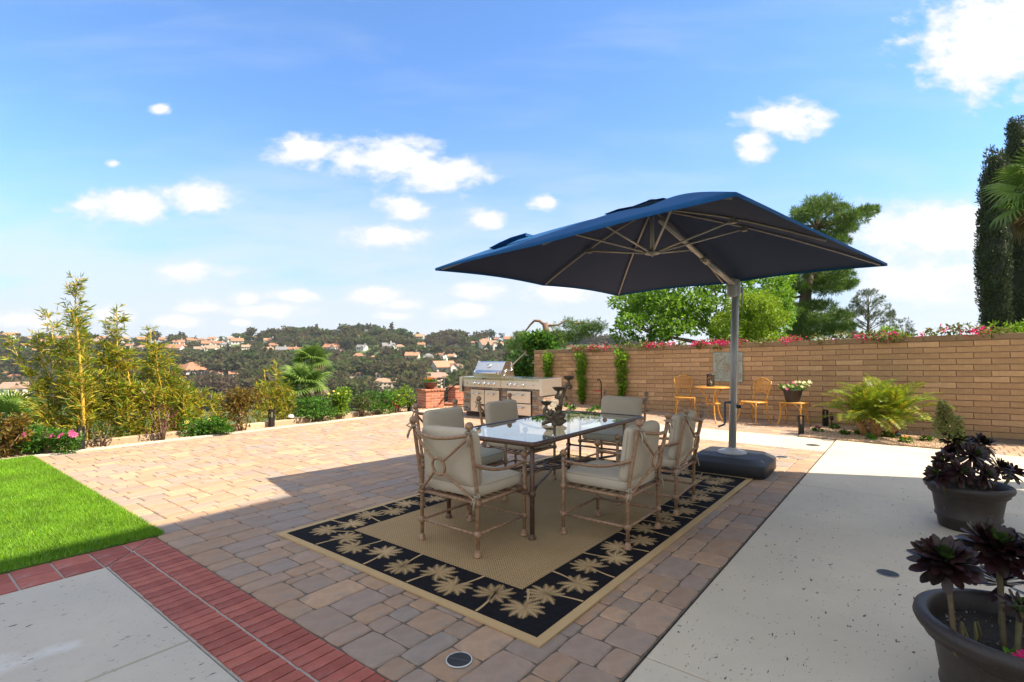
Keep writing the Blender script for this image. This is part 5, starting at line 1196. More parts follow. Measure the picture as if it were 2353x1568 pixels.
def near_pot():
    O = Vector((1.97, 1.97, 0)); t = thing('potted_succulent', 'black resin pot of dark purple rosette succulents nearest to us at the right edge', 'planter', O); pot(t, 0.34, 0.395); L = lambda p: p-O
    rc = [(at(2172,1283,2.00), 0.102, 92, (-.25,-.35,.9), at(2197,1425,1.93)), (at(2292,1252,2.06), 0.112, 96, (0,-.35,.93), at(2308,1455,1.93)), (at(2395,1270,1.98), 0.12, 46, (.2,-.3,.9), at(2370,1470,1.90)), (at(2345,1388,1.88), 0.06, 26, (.3,-.3,.9), at(2335,1480,1.86)), (at(2300,1330,2.22), 0.10, 30, (0,.2,.9), at(2300,1430,2.1))]
    for i, (c, r, n, ax, b) in enumerate(rc):
        rosette(t, L(c), r, n, Vector(ax), 20+i); bb = L(b); bb.z = 0.30; cc = L(c); mid = bb.lerp(cc, 0.5)+Vector((0.01,0.01,0)); mb = MB(); mb.tube([bb, bb.lerp(mid,.5), mid, cc-Vector((0,0,0.005))], [0.011,0.009,0.009,0.011], 8); mb.build('stem', M_STEMB, t, True)
    rng = random.Random(4); mb = MB()
    for k in range(7): p = L(at(2225+rng.uniform(-25,25), 1400, 1.95)); p.z = 0.42; d = Vector((rng.uniform(-.03,.03), rng.uniform(-.03,.03), -0.10)); mb.tube([p, p+d*.5+Vector((.01,0,0)), p+d], [0.003,0.007,0.002], 5)
    mb.build('dry_leaf', M_STEMB, t)
    for k in range(90): pass
    mb = MB()
    for k in range(140):
        a, r = rng.uniform(0, 2*PI), 0.26*math.sqrt(rng.random()); p = Vector((r*math.cos(a), r*math.sin(a), 0.325)); s = rng.uniform(0.002, 0.006); mb.ball(p, s, 5)
    stuff(mb.build('perlite', mat('perlite', [(0.30,0.28,0.25),(0.12,0.08,0.05),(0.05,0.04,0.03)], rough=0.9), t))
    mb = MB(); p = L(at(2335,1497,1.80)); p.z = 0.37
    for k in range(3): flower_head(mb, p+Vector((0.012*k,-0.004*k,0.006*k)), 0.022, 5, Vector((-.4,-.6,.7)).normalized())
    mb.build('flower', M_MAG, t); vs, q = clumps([(tuple(p-Vector((0,0,0.02))), (.05,.04,.03))], 40, 0.03, 0.016); obj('flower_foliage', fast_mesh('flower_foliage', vs, q, M_GRN), t)
near_pot()
def second_pot():
    O = Vector((3.77, 4.235, 0)); t = thing('potted_succulent', 'black pot with a mound of purple succulents and one green flower spike', 'planter', O); pot(t, 0.29, 0.375); L = lambda p: p-O; i = 0
    for x, y, Y, r, ax in ((2200,1012,4.25,.105,(-.1,-.4,.9)),(2240,1045,4.10,.11,(0,-.7,.6)),(2262,1018,4.3,.10,(.3,-.3,.8)),(2170,1060,4.15,.09,(-.6,-.4,.6)),(2300,1072,4.15,.10,(.5,-.4,.6)),(2330,1085,4.25,.09,(.7,-.1,.5)),(2155,1088,4.12,.10,(-.7,-.3,.5)),(2210,1085,4.02,.10,(-.1,-.8,.5)),(2265,1090,4.0,.095,(.2,-.8,.5)),(2230,1020,4.4,.11,(0,.2,.9)),(2190,1040,4.35,.12,(-.4,.1,.8))):
        rosette(t, L(at(x, y, Y)), r, 40, Vector(ax), 60+i, True, 0.10, 0.5); b = L(at(x, 1095, Y)); b.z = 0.30; b.x *= .7; b.y *= .7; MB().tube([b, L(at(x, y, Y))], 0.012, 6).build('stem', M_STEMB, t, True); i += 1
    sp = leafmat('flower_spike_bract', [(0.46,0.50,0.13),(0.52,0.54,0.18),(0.34,0.37,0.10),(0.26,0.12,0.08)]); base = L(at(2180, 1010, 4.3)); topp = L(at(2166, 932, 4.3)); MB().tube([base, topp], [0.016, 0.008], 8).build('flower_stalk', M_STEMB, t, True)
    cl = []
    for k in range(16): f = k/15; c = base.lerp(topp, f); cl.append((tuple(c), (0.085*(1-f)**0.7+0.018,)*2+(0.03,)))
    vs, q = clumps(cl, 60, 0.032, 0.018, spread=0.4, up=1); obj('flower_spike', fast_mesh('flower_spike', vs, q, sp), t)
    b2, t2 = L(at(2206, 1000, 4.25)), L(at(2204, 960, 4.25)); vs, q = clumps([(tuple(b2.lerp(t2, f)), (.03,.03,.025)) for f in (0,.3,.6,.9)], 40, 0.028, 0.016); obj('flower_spike', fast_mesh('flower_spike', vs, q, sp), t)
second_pot()

# ------------------------------------------------------------------ palms
M_TRK = mat('palm_trunk', [(0.16,0.105,0.065)], rough=0.9, var=0.45, scale=10, bump=0.02, bscale=18, rnd=False, stretch=(1,1,3)); M_BARK = mat('grey_bark', [(0.12,0.09,0.065)], rough=0.95, var=0.4, scale=6, bump=0.015, bscale=20, rnd=False)
M_FAN = leafmat('fan_palm_leaf', [(0.12,0.20,0.03),(0.18,0.28,0.045),(0.08,0.15,0.025)], transl=0.3); M_FEA = leafmat('feather_palm_leaf', [(0.15,0.25,0.014),(0.22,0.31,0.016),(0.11,0.20,0.014),(0.46,0.34,0.02)], transl=0.35); M_DRY = leafmat('dry_palm_leaf', [(0.26,0.18,0.09),(0.18,0.12,0.06)], transl=0.2)
def fan_frond(seed, m, pet=0.9, R_=0.75):
    rng = random.Random(seed); mb = MB(); mb.tube([(0,0,0),(pet*.5,0,.03),(pet,0,0)], [0.02,0.014,0.010], 5); n = 26
    for k in range(n):
        a = rad(-125+250*k/(n-1)); L_ = R_*(0.80+0.22*math.cos(a*0.7))*rng.uniform(.92,1.05); d = Vector((math.cos(a), math.sin(a), 0)); s = Vector((-d.y, d.x, 0)); p = Vector((pet, 0, 0)); w = 0.035*R_/0.75
        up = Vector((0,0,0.16*math.cos(a)*0+0.10)); q0 = p+s*0.004; pts = []
        for f, ww, dz in ((0.05,.25,0.0),(0.45,1.0,0.05),(0.75,.75,0.0),(1.0,.06,-0.22*R_*rng.uniform(.6,1.4))): c = p+d*L_*f+Vector((0,0,dz)); pts.append((c-s*w*ww, c+Vector((0,0,w*.5*ww)), c+s*w*ww))
        for A, B in zip(pts[:-1], pts[1:]): mb.quad(A[0], A[1], B[1], B[0]); mb.quad(A[1], A[2], B[2], B[1])
    return mb.mesh('frond', m)
FANS = [fan_frond(s, M_FAN) for s in (1, 2, 3)]; FANB = [fan_frond(s, M_FAN, .65, .95) for s in (7, 8)]; FAND = fan_frond(4, M_DRY)
def fan_palm(label, crown, base, sc=1.0, n=30, r=0.13, lo=-55, dry=4, seed=1, group='fan palms below the patio', big=False):
    rng = random.Random(seed); t = thing('fan_palm', label, 'palm tree', base, group=group); c = crown-base; mb = MB(); k = 16
    for i in range(k): f0, f1 = i/k, (i+1)/k; mb.tube([c*f0, c*(f0*.15+f1*.85), c*f1], [r*1.12*(1-.25*f0), r*1.0*(1-.25*f0), r*.92*(1-.25*f1)], 10)
    mb.build('trunk', M_TRK, t, True)
    for i in range(n):
        f = i/(n-1); el = rad(80-(80-lo)*f**.9+rng.uniform(-8,8)); az = i*2.39996+rng.uniform(-.2,.2); s = sc*rng.uniform(.85,1.08)
        obj('frond', FAND if i >= n-dry else rng.choice(FANB if big else FANS), t, Matrix.Translation(c) @ Matrix.Rotation(az, 4, 'Z') @ Matrix.Rotation(-el, 4, 'Y') @ Matrix.Rotation(rng.gauss(0,.3), 4, 'X') @ Matrix.Scale(s, 4))
    return t
def tz(p): p = Vector(p); p.z = terr(p.x, p.y); return p
Y1 = 30.0; c = at(716, 832, Y1); fan_palm('taller fan palm with round crown standing beyond the curb shrubs', c, tz((at(708, 900, Y1).x, Y1, 0)), 0.82, 20, 0.16, -28, 2, 1, big=True)
Y2 = 26.0; c = at(699, 890, Y2); fan_palm('shorter fan palm with ragged crown in front of the taller fan palm', c, tz((at(693, 900, Y2).x, Y2, 0)), 0.98, 18, 0.2, -22, 2, 2, big=True)
Y3 = 17.0; c = at(20, 985, Y3); fan_palm('dark low fan palm down the slope at the left edge', c, tz((c.x, Y3, 0)), 0.9, 26, 0.13, -50, 4, 3)
Y3 = 19.0; c = at(82, 1002, Y3); fan_palm('low fan palm down the slope behind the pink flowers', c, tz((c.x, Y3, 0)), 0.9, 26, 0.13, -50, 4, 5)
Y4 = 13.5; c = at(2412, 440, Y4); fan_palm('fan palm whose fronds reach in at the right edge before the cypresses', c, Vector((c.x+0.3, Y4, -0.3)), 0.9, 40, 0.16, -70, 8, 4, 'fan palm at the right edge')
def pinnate(seed, L_=0.95):
    rng = random.Random(seed); mb = MB(); n = 30; pts = [Vector((L_*(f-0.12*f**3), 0, L_*(0.34*f-0.52*f*f))) for f in [k/14 for k in range(15)]]; mb.tube(pts, [0.010*(1-.75*k/14) for k in range(15)], 5)
    for k in range(n):
        f = 0.16+0.84*k/(n-1); x = f*14; i = min(13, int(x)); p = pts[i].lerp(pts[i+1], x-i); tg = (pts[i+1]-pts[i]).normalized(); l = 0.21*math.sin(PI*(0.12+0.80*f))**.7*rng.uniform(.85,1.1)
        for sg in (-1, 1):
            d = (tg*0.75+Vector((0,sg,0))*0.8+Vector((0,0,0.22+rng.uniform(-.15,.15)))).normalized(); s = tg.cross(d).normalized().cross(d); w = 0.009; q = p+d*l*.55; e = p+d*l+Vector((0,0,-l*.18))
            mb.add([p, q+s*w, e, q-s*w], [(0,1,2,3)])
    return mb.mesh('frond', M_FEA)
def date_palm():
    B = G(2026, 1004); t = thing('feathery_palm', 'bushy feathery date palm with several short trunks in the gravel by the wall', 'palm', B); rng = random.Random(9); fr = [pinnate(s) for s in range(5)]
    for j, (x, y, h) in enumerate(((-.13,-.06,.30),(.05,-.10,.28),(.20,.0,.34),(-.02,.10,.42),(-.24,.05,.26))):
        top = Vector((x*1.5, y*1.5, h)); mb = MB(); mb.tube([(x,y,0),(x*1.2,y*1.2,h*.5),top], [0.075,0.068,0.055], 9)
        for q in range(26): a = q*2.4; z = h*(0.1+0.85*q/26); p = Vector((x+(top.x-x)*z/h, y+(top.y-y)*z/h, z)); d = Vector((math.cos(a), math.sin(a), 0.7)); mb.tube([p+d*.045, p+d*.10], [0.018,0.006], 4)
        mb.build('trunk', mat('golden_palm_trunk', [(0.30,0.17,0.06)], rough=.9, var=.45, scale=14, bump=.015, bscale=20, rnd=False), t, True)
        for i in range(17):
            f = i/16; el = rad(86-80*f+rng.uniform(-8,8)); az = i*2.39996+j; s = rng.uniform(.78,1.05)*(0.8+.2*f)
            obj('frond', rng.choice(fr), t, Matrix.Translation(top) @ Matrix.Rotation(az, 4, 'Z') @ Matrix.Rotation(-el, 4, 'Y') @ Matrix.Rotation(rng.gauss(0,.3), 4, 'X') @ Matrix.Scale(s, 4))
date_palm()

# ------------------------------------------------------------------ shrubs and flowers of the left bed
M_AUT = leafmat('autumn_leaf', [(0.16,0.16,0.02),(0.24,0.14,0.02),(0.13,0.06,0.025),(0.30,0.20,0.02),(0.09,0.11,0.02),(0.12,0.04,0.03)]); M_ROS = leafmat('rose_leaf', [(0.05,0.11,0.02),(0.08,0.16,0.025),(0.10,0.05,0.03),(0.12,0.20,0.03)]); M_MAR = leafmat('maroon_leaf', [(0.09,0.015,0.02),(0.14,0.03,0.03),(0.06,0.02,0.02)])
M_TWIG = mat('twig_bark', [(0.17,0.105,0.07)], rough=0.95, var=0.35, scale=20, rnd=False)
def shrub(name, label, cat, p, w, h, m, leaf=(0.07,0.03), n=1400, ncl=14, flower=None, seed=0, stems=6, depth=None, open_=0.55, group=None, ml=M_TWIG):
    rng = random.Random(seed); g = np.random.default_rng(seed); t = thing(name, label, cat, p, group=group); d = depth or w*.8; cl = []
    for i in range(ncl): a = rng.uniform(0, 2*PI); r = math.sqrt(rng.random()); z = h*rng.uniform(.22,.92); k = 1-.55*abs(z/h-.45); cl.append(((w/2*.72*r*math.cos(a)*k*1.2, d/2*.72*r*math.sin(a)*k*1.2, z), (w*.20, d*.20, h*.15)))
    vs, q = clumps(cl, n/ncl, leaf[0], leaf[1], g, spread=open_); obj('foliage', fast_mesh('foliage', vs, q, m), t)
    for i in range(stems):
        c = Vector(cl[i % ncl][0]); MB().tube([(c.x*.15,c.y*.15,-.05),(c.x*.45,c.y*.45,c.z*.45),c], [0.014,0.010,0.004], 6).build('stem', ml, t, True)
    if flower:
        fm, k, r, lo = flower
        for i in range(k):
            c = Vector(rng.choice(cl)[0]); c += Vector((rng.uniform(-1,1)*w*.16, -abs(rng.uniform(0,1))*d*.2, rng.uniform(0,1)*h*.16)); c.z = max(c.z, lo*h); mb = MB()
            for j in range(2): flower_head(mb, c+Vector((0,0,.25*r*j)), r*(1-.35*j), 7, Vector((rng.gauss(0,.3),-.7,.7)).normalized(), rng)
            mb.build('flower', fm, t)
    return t
def bedp(xd, v):                                    # point of the bed at photo column xd, v metres across
    t = (xd-CX)/F; u = v*(.788+.6157*t)/(.6157-.788*t); return uv(u, v, -0.02)
shrub('garden_shrub', 'autumn coloured shrub at the far left edge beside the lawn', 'shrub', bedp(2, 9.95), .6, .62, M_AUT, (.06,.035), 1500, 16, seed=1)
shrub('flowering_plant', 'low green plant with bright pink flowers at the corner of the lawn', 'plant', bedp(96, 9.96), 1.02, .36, M_GRN, (.06,.022), 3400, 26, (M_PNF, 30, .05, .80), 2, 6, .45)
shrub('rose_bush', 'sparse dark leaved rose right of the bollard and the pink flowers', 'shrub', bedp(232, 9.98), .5, .42, M_ROS, (.05,.03), 260, 12, seed=3, stems=7)
shrub('rose_bush', 'nearly bare reddish rose bush with twisted grey stems by the curb', 'shrub', bedp(372, 9.92), .62, .62, M_MAR, (.045,.025), 230, 14, seed=4, stems=14)
shrub('flowering_plant', 'low bright green plant with pale yellow flowers by the curb', 'plant', bedp(470, 9.92), .85, .30, M_GRN, (.06,.022), 2600, 20, (M_YLF, 9, .045, .45), 5, 5, .5)
shrub('garden_shrub', 'round shrub of mixed green and rusty leaves next to the yellow flowers', 'shrub', bedp(557, 9.98), .82, .80, M_AUT, (.055,.03), 2100, 22, seed=6, stems=9)
shrub('garden_shrub', 'leafy green shrub beside the white capped path light', 'shrub', bedp(722, 10.0), .85, .52, M_GRN, (.065,.028), 1700, 18, seed=7)
shrub('garden_shrub', 'sparse green rose shrub right of the two fan palms', 'shrub', bedp(752, 10.1), .55, .50, M_ROS, (.05,.03), 520, 12, seed=8)
shrub('garden_shrub', 'upright yellow-green shrub in the middle of the curb bed', 'shrub', bedp(783, 9.98), .55, .72, M_YG, (.06,.028), 1700, 16, (M_YLF, 6, .03, .8), 9)
shrub('rose_bush', 'thin rose bush right of the upright yellow-green shrub', 'shrub', bedp(832, 9.98), .65, .55, M_ROS, (.05,.032), 620, 14, seed=10)
shrub('garden_shrub', 'fresh green rounded shrub left of the toadstool ornament', 'shrub', bedp(868, 10.0), .75, .58, M_GRN, (.06,.026), 1600, 18, seed=11)
shrub('rose_bush', 'yellow-green rose bush at the left side of the flower bowl pillar', 'shrub', bedp(915, 10.0), .72, .62, M_YG, (.06,.036), 1000, 16, (M_YLF, 5, .03, .7), 12)
shrub('garden_shrub', 'small leafy shrub behind the toadstool ornament', 'shrub', bedp(893, 10.3), .6, .5, M_GRN, (.05,.026), 800, 12, seed=13)

# ------------------------------------------------------------------ bamboo
M_BLF = leafmat('bamboo_leaf', [(0.14,0.24,0.016),(0.21,0.30,0.02),(0.09,0.17,0.013),(0.50,0.35,0.022),(0.32,0.34,0.03)], transl=0.35); M_CULM = mat('golden_culm', [(0.55,0.33,0.03),(0.50,0.34,0.05),(0.42,0.33,0.07)], rough=0.4, var=0.2, scale=6)
def bamboo(label, xb, v, culms, seed, dens=1.0, low=0.06):
    rng = random.Random(seed); g = np.random.default_rng(seed); B = bedp(xb, v); B.z = terr(B.x, B.y); t = thing('bamboo_clump', label, 'bamboo', B, group='bamboo clumps along the left bed'); P, D = [], []; tw = MB()
    for xt, yt, r, dx in culms:
        base = bedp(xb+dx, v+rng.uniform(-.1,.1)); base.z = terr(base.x, base.y)-0.05; Yt = base.y+rng.uniform(-.15,.15); top = at(xt, yt, Yt); pts = []
        n = 16
        for i in range(n+1):
            f = i/n; p = base.lerp(top, f)-B; p.x += 0.05*math.sin(f*5+rng.random()*.6); pts.append(p)
        mb = MB(); mb.tube(pts, [r*(1-.82*(i/n)**1.3) for i in range(n+1)], 7)
        for i in range(1, n): mb.ball(pts[i], r*(1-.82*(i/n)**1.3)*1.22, 7, .5)
        mb.build('culm', M_CULM, t, True); H = (top-base).length
        for k in range(int(66*dens*H/2.6)):
            f = rng.uniform(low, 1.0)**0.85; i = min(n-1, int(f*n)); p = pts[i].lerp(pts[i+1], f*n-i); a = rng.uniform(0, 2*PI); l = (0.25*(1-f)**.7+0.10)*rng.uniform(.35,1.45)*(1 if f > .15 else .8); d = Vector((math.cos(a), math.sin(a), rng.uniform(.2,1.5))).normalized(); e = p+d*l
            tw.tube([p, p.lerp(e,.5)+Vector((0,0,.015)), e], [0.0038,0.0028,0.0015], 3, cap=False)
            for q in range(rng.randint(6, 11)):
                s = rng.uniform(.25,1.0); P.append(tuple(p.lerp(e, s))); dd = d+Vector((rng.gauss(0,.7),rng.gauss(0,.7),rng.gauss(-.15,.45))); D.append(tuple(dd))
    stuff(tw.build('twigs', M_CULM, t)) if False else tw.build('twigs', M_CULM, t)
    vs, q = leaves(np.array(P), np.array(D), 0.115, 0.018, g, fold=.1, droop=.2); obj('foliage', fast_mesh('foliage', vs, q, M_BLF), t)
bamboo('leftmost leaning bamboo with one bare golden culm', 165, 10.45, [(32,785,.020,0)], 1, .8, .25)
bamboo('thin tall bamboo clump between the leaning culm and the tallest bamboo', 190, 10.7, [(115,712,.017,-3),(90,760,.012,-30)], 2, 1.3, .05)
bamboo('bamboo clump with feathery top just left of the tallest bamboo', 215, 10.75, [(186,735,.016,-12),(150,780,.012,-20)], 3, 1.25, .02)
bamboo('tallest bamboo with the thickest golden culm behind the bollard', 186, 10.4, [(180,645,.031,0),(192,770,.013,8),(168,800,.012,-8)], 4, 1.6, .16)
bamboo('second tallest bamboo clump right of the thick golden culm', 268, 10.5, [(277,706,.020,0),(262,760,.016,-7),(248,790,.012,-12)], 5, 1.5, .04)
bamboo('low dense bamboo filling the foot of the tall culms', 235, 10.55, [(235,830,.013,0),(215,860,.011,-10),(252,850,.011,10)], 6, 1.5, .02)
bamboo('golden leaved bamboo clump with a slanting culm', 325, 10.45, [(290,795,.018,0),(310,840,.013,5),(295,870,.012,-10)], 7, 1.6, .02)
bamboo('bamboo clump with pointed top behind the bare rose bush', 372, 10.5, [(352,760,.018,0),(366,800,.014,6),(340,835,.012,-8)], 8, 1.6, .02)
bamboo('bamboo clump just right of the pointed one, medium high', 405, 10.6, [(392,810,.015,0),(405,850,.012,8),(385,870,.012,-8)], 9, 1.6, .02)
bamboo('short bushy bamboo clump behind the pale yellow flowers', 450, 10.6, [(440,880,.012,0),(465,900,.010,8),(425,890,.011,-10)], 10, 1.7, 0)
bamboo('short bamboo clump left of the rusty round shrub', 500, 10.7, [(490,905,.011,0),(512,915,.010,8)], 11, 1.7, 0)
bamboo('loose yellow bamboo clump left of the two fan palms', 628, 10.45, [(612,848,.013,0),(640,838,.014,4),(655,880,.011,9),(600,885,.011,-8)], 12, 1.2, .02)
bamboo('low yellow bamboo at the foot of the fan palms behind the path light', 662, 10.4, [(655,890,.011,0),(672,905,.010,6),(640,910,.010,-7)], 13, 1.5, 0)

bamboo('low dark green bamboo growth behind the pink flowers at the left end', 120, 10.7, [(105,880,.010,-4),(130,895,.010,8),(88,900,.009,-14)], 14, 1.5, 0)
bamboo('low tangled bamboo between the thick golden culm and the slanting culm', 285, 10.35, [(272,880,.010,-6),(300,895,.009,6)], 15, 1.6, 0)
bamboo('low bamboo growth behind the bare rose bush', 345, 10.4, [(335,890,.010,-4),(362,900,.009,8)], 16, 1.6, 0)
bamboo('low yellow bamboo between the bare rose bush and the yellow flowers', 415, 10.4, [(402,900,.009,-4),(428,910,.009,8)], 17, 1.6, 0)
bamboo('low bamboo growth between the rusty round shrub and the loose bamboo', 590, 10.55, [(578,915,.009,-3),(602,905,.009,6)], 18, 1.4, 0)

# ------------------------------------------------------------------ small bedding plants in the gravel
def tuft(p, r, lab, fm=None, n=70, gm=None, k=3):
    t = thing('bedding_plant', lab, 'plant', p); vs, q = clumps([((0,0,r*.35),(r*.7,r*.7,r*.35))], n, r*.8, r*.42, up=1); obj('foliage', fast_mesh('foliage', vs, q, gm or M_GRN), t)
    for i in range(k if fm else 0):
        mb = MB(); flower_head(mb, Vector((R.uniform(-.4,.4)*r, R.uniform(-.4,.4)*r, r*(.8+.2*R.random()))), r*.4, 6); mb.build('flower', fm, t)
for x, y, r, lab, fm in ((1880,994,.085,'small pink flowered plant at the left end of the palm gravel',M_PNF),(1918,987,.08,'small green tuft behind the pink flower in the palm gravel',None),(1941,1001,.075,'dark little rosette plant in the gravel left of the yellow flower',None),(1977,1001,.085,'small plant with a yellow flower in the palm gravel',M_YLF),(2000,1012,.08,'fresh green rosette in the gravel left of the palm trunks',None),(2042,1007,.095,'broad green rosette before the palm trunks beside a dark stone',None),(2082,1019,.085,'small orange flowered plant right of the palm trunks',M_ORF),(2126,1015,.085,'bright green leafy plant at the right end of the palm gravel',M_PNF),
    (1306,938,.11,'small pink flowered plant behind the candle stand in the wall gravel',M_PNF),(1315,944,.11,'small yellow flowered plant behind the candle stand cups',M_YLF),(1370,944,.12,'dark green plant with white label under the second vine',None),(1357,951,.10,'low green tuft in the sunlit wall gravel',None),(1421,945,.12,'green plant with a yellow flower near the bird feeder hook',M_YLF),(1411,954,.10,'small green tuft in front of the yellow flowered plant',None)):
    p = G(x, y); tuft(Vector((p.x, p.y, 0.015)), r, lab, fm)
t = thing('garden_stone', 'dark rounded stone beside the palm trunks', 'stone', G(2059, 1005)); MB().superell((0,0,0.05), .075, .06, .055, .8, .8, 14, 8, wr=.03).build('stone', mat('dark_stone', [(0.05,0.05,0.05)], rough=.7, rnd=False), t, True)

# ------------------------------------------------------------------ vines on the wall, bougainvillea along its top
def vine(xc, ytop, ybot, lab, seed, w=0.26):
    s = wall_s(xc); g = np.random.default_rng(seed); rng = random.Random(seed); Yw = wall(s).y; z1 = CAMH-(ytop-HZ)*Yw/F; t = thing('climbing_vine', lab, 'vine', wall(s, 0, 0.05), group='vines climbing the block wall'); mb = MB()
    for k in range(3): mb.tube([WD*rng.uniform(-.03,.03)+Vector((0,0,z)) + WD*0.04*math.sin(z*4+k*2)+WN*0.02*k for z in np.linspace(0, z1-.1, 12)], [0.016*(1-.6*i/11) for i in range(12)], 6)
    mb.build('stem', M_TWIG, t, True); cl = []
    for i in range(26): f = i/25; z = 0.18+(z1-.22)*f; ww = w*(.42+.58*f)*rng.uniform(.6,1.1); c = WD*rng.uniform(-.25,.25)*ww+WN*.05; cl.append(((c.x, c.y, z), (ww*.42,ww*.42,.075)))
    vs, q = clumps(cl, 46, .075, .040, g, spread=.7); obj('foliage', fast_mesh('foliage', vs, q, M_YG if seed < 0 else M_VINE), t)
M_VINE = leafmat('vine_leaf', [(0.15,0.32,0.014),(0.22,0.40,0.018),(0.09,0.20,0.014),(0.30,0.46,0.03)])
vine(1263, 812, 870, 'leftmost climbing vine on the block wall, beside the grill counter', 1, .36); vine(1340, 812, 910, 'middle climbing vine on the block wall, left of the bird feeder', 2, .34); vine(1432, 806, 915, 'rightmost climbing vine on the block wall, right of the bird feeder', 3, .34)
M_BOU = leafmat('bougainvillea_leaf', [(0.10,0.17,0.02),(0.15,0.20,0.03),(0.14,0.09,0.03),(0.07,0.12,0.02),(0.22,0.24,0.04)])
def bougainvillea(lab, s0, s1, h, seed, fl, lift=0.0):
    g = np.random.default_rng(seed); rng = random.Random(seed); sm = (s0+s1)/2; B = wall(sm, 0, -0.35); t = thing('bougainvillea', lab, 'flowering vine', Vector((B.x, B.y, -0.2)), group='bougainvillea creeping over the wall'); L_ = s1-s0; n = int(L_*14); cl = []
    for i in range(n):
        s = rng.uniform(s0, s1); z = wtop(s)+lift+rng.uniform(-.07, h)*(0.6+.4*math.sin(s*2.3+seed)); o = -rng.uniform(0.02, .30) if rng.random() < .8 else 0.05; cl.append((tuple(wall(s, z, o)-t.location), (.11,.11,.06)))
    vs, q = clumps(cl, 26, .065, .042, g, spread=.8); obj('foliage', fast_mesh('foliage', vs, q, M_BOU), t)
    for i in range(5): s = s0+(i+.5)*L_/5; MB().tube([wall(s, 0, -.3)-t.location, wall(s+.1, wtop(s)*.6, -.25)-t.location, wall(s+.2, wtop(s)+.05, -.1)-t.location], [.02,.014,.006], 5).build('stem', M_TWIG, t, True)
    P, D = [], []
    for i in range(int(L_*fl)):
        s = rng.uniform(s0, s1); c = np.array(wall(s, wtop(s)+lift+rng.uniform(-.02, h*.75), -rng.uniform(-.09,.12))-t.location)
        if math.sin(s*3.1+seed*2)+rng.random()*1.6 < .6: continue
        k = rng.randint(10, 24); P.append(c+g.normal(size=(k,3))*np.array([.06,.06,.032])); D.append(g.normal(size=(k,3))+np.array(WN)*.6)
    if P: vs, q = leaves(np.concatenate(P), np.concatenate(D), 0.042, .034, g, fold=.35); obj('flower', fast_mesh('flower', vs, q, M_MAG), t)
bougainvillea('dense pink bougainvillea on the wall above the three climbing vines', 1.3, 4.4, .07, 1, 16); bougainvillea('pink bougainvillea on the wall above the wall plaque and umbrella pole', 4.4, 7.2, .08, 2, 15)
bougainvillea('thin bougainvillea on the wall top right of the umbrella pole', 7.2, 8.6, .11, 3, 16); bougainvillea('leafy bougainvillea on the wall above the feathery palm', 8.6, 9.8, .16, 4, 20); bougainvillea('bougainvillea at the right end of the wall below the cypresses', 9.8, 12.5, .12, 5, 18)
def wallshrub(lab, xd, Yb, w, h, seed, m=None): 
    p = at(xd, 813, Yb); p.z = h[0]; shrub('garden_shrub', lab, 'shrub', p, w, h[1]-h[0], m or M_YG, (.085,.032), 900, 16, seed=seed, depth=.7, open_=.5)
wallshrub('bright lime shrub rising over the wall right of the small pine', 2062, 10.2, .75, (1.2, 1.98), 31); wallshrub('bright lime shrub over the wall in front of the cypresses', 2330, 9.3, .95, (1.2, 2.02), 32)
def sprig():
    s = wall_s(2209); t = thing('creeper_shoot', 'lone leafy shoot standing up from the wall top', 'shoot', wall(s, wtop(s), -.05)); MB().tube([(0,0,0),(-.02,0,.12),(-.05,0,.22)], [.006,.004,.002], 5).build('stem', M_TWIG, t); P = [(-.02,0,.12),(-.05,0,.22),(-.04,0,.18),(-.03,0,.15),(.01,0,.08)]; vs, q = leaves(np.array(P*3), NR.normal(size=(15,3)), .06, .035); obj('foliage', fast_mesh('foliage', vs, q, M_BOU), t)
sprig()
def ivy(lab, cl, seed, n=160, m=None):
    g = np.random.default_rng(seed); c0 = Vector(cl[0][0]); t = thing('ivy_bush', lab, 'ivy', Vector((c0.x, c0.y, -.4)), group=None); vs, q = clumps([(tuple(Vector(c)-t.location), r) for c, r in cl], n, .12, .10, g, spread=.5); obj('foliage', fast_mesh('foliage', vs, q, m or M_IVY), t)
    MB().tube([(0,0,0), c0-t.location], [.03,.012], 6).build('stem', M_TWIG, t, True)
M_IVY = leafmat('ivy_leaf', [(0.03,0.10,0.012),(0.05,0.15,0.015),(0.08,0.20,0.02),(0.16,0.28,0.03)])
ivy('round ivy mound on top of the left end of the wall', [(at(1240+dx, 783+dy, 16.2), (.35,.3,.25)) for dx, dy in ((0,0),(-15,8),(14,8),(-5,18),(18,18),(-20,0),(5,-6))], 1)
ivy('dark ivy hanging left of the wall end behind the grill', [(at(1205+dx, 845+dy, 16.5), (.45,.35,.35)) for dx, dy in ((0,0),(-20,10),(10,-15),(12,15),(-10,25),(-30,25),(5,35),(-45,40),(-15,-10))], 2)

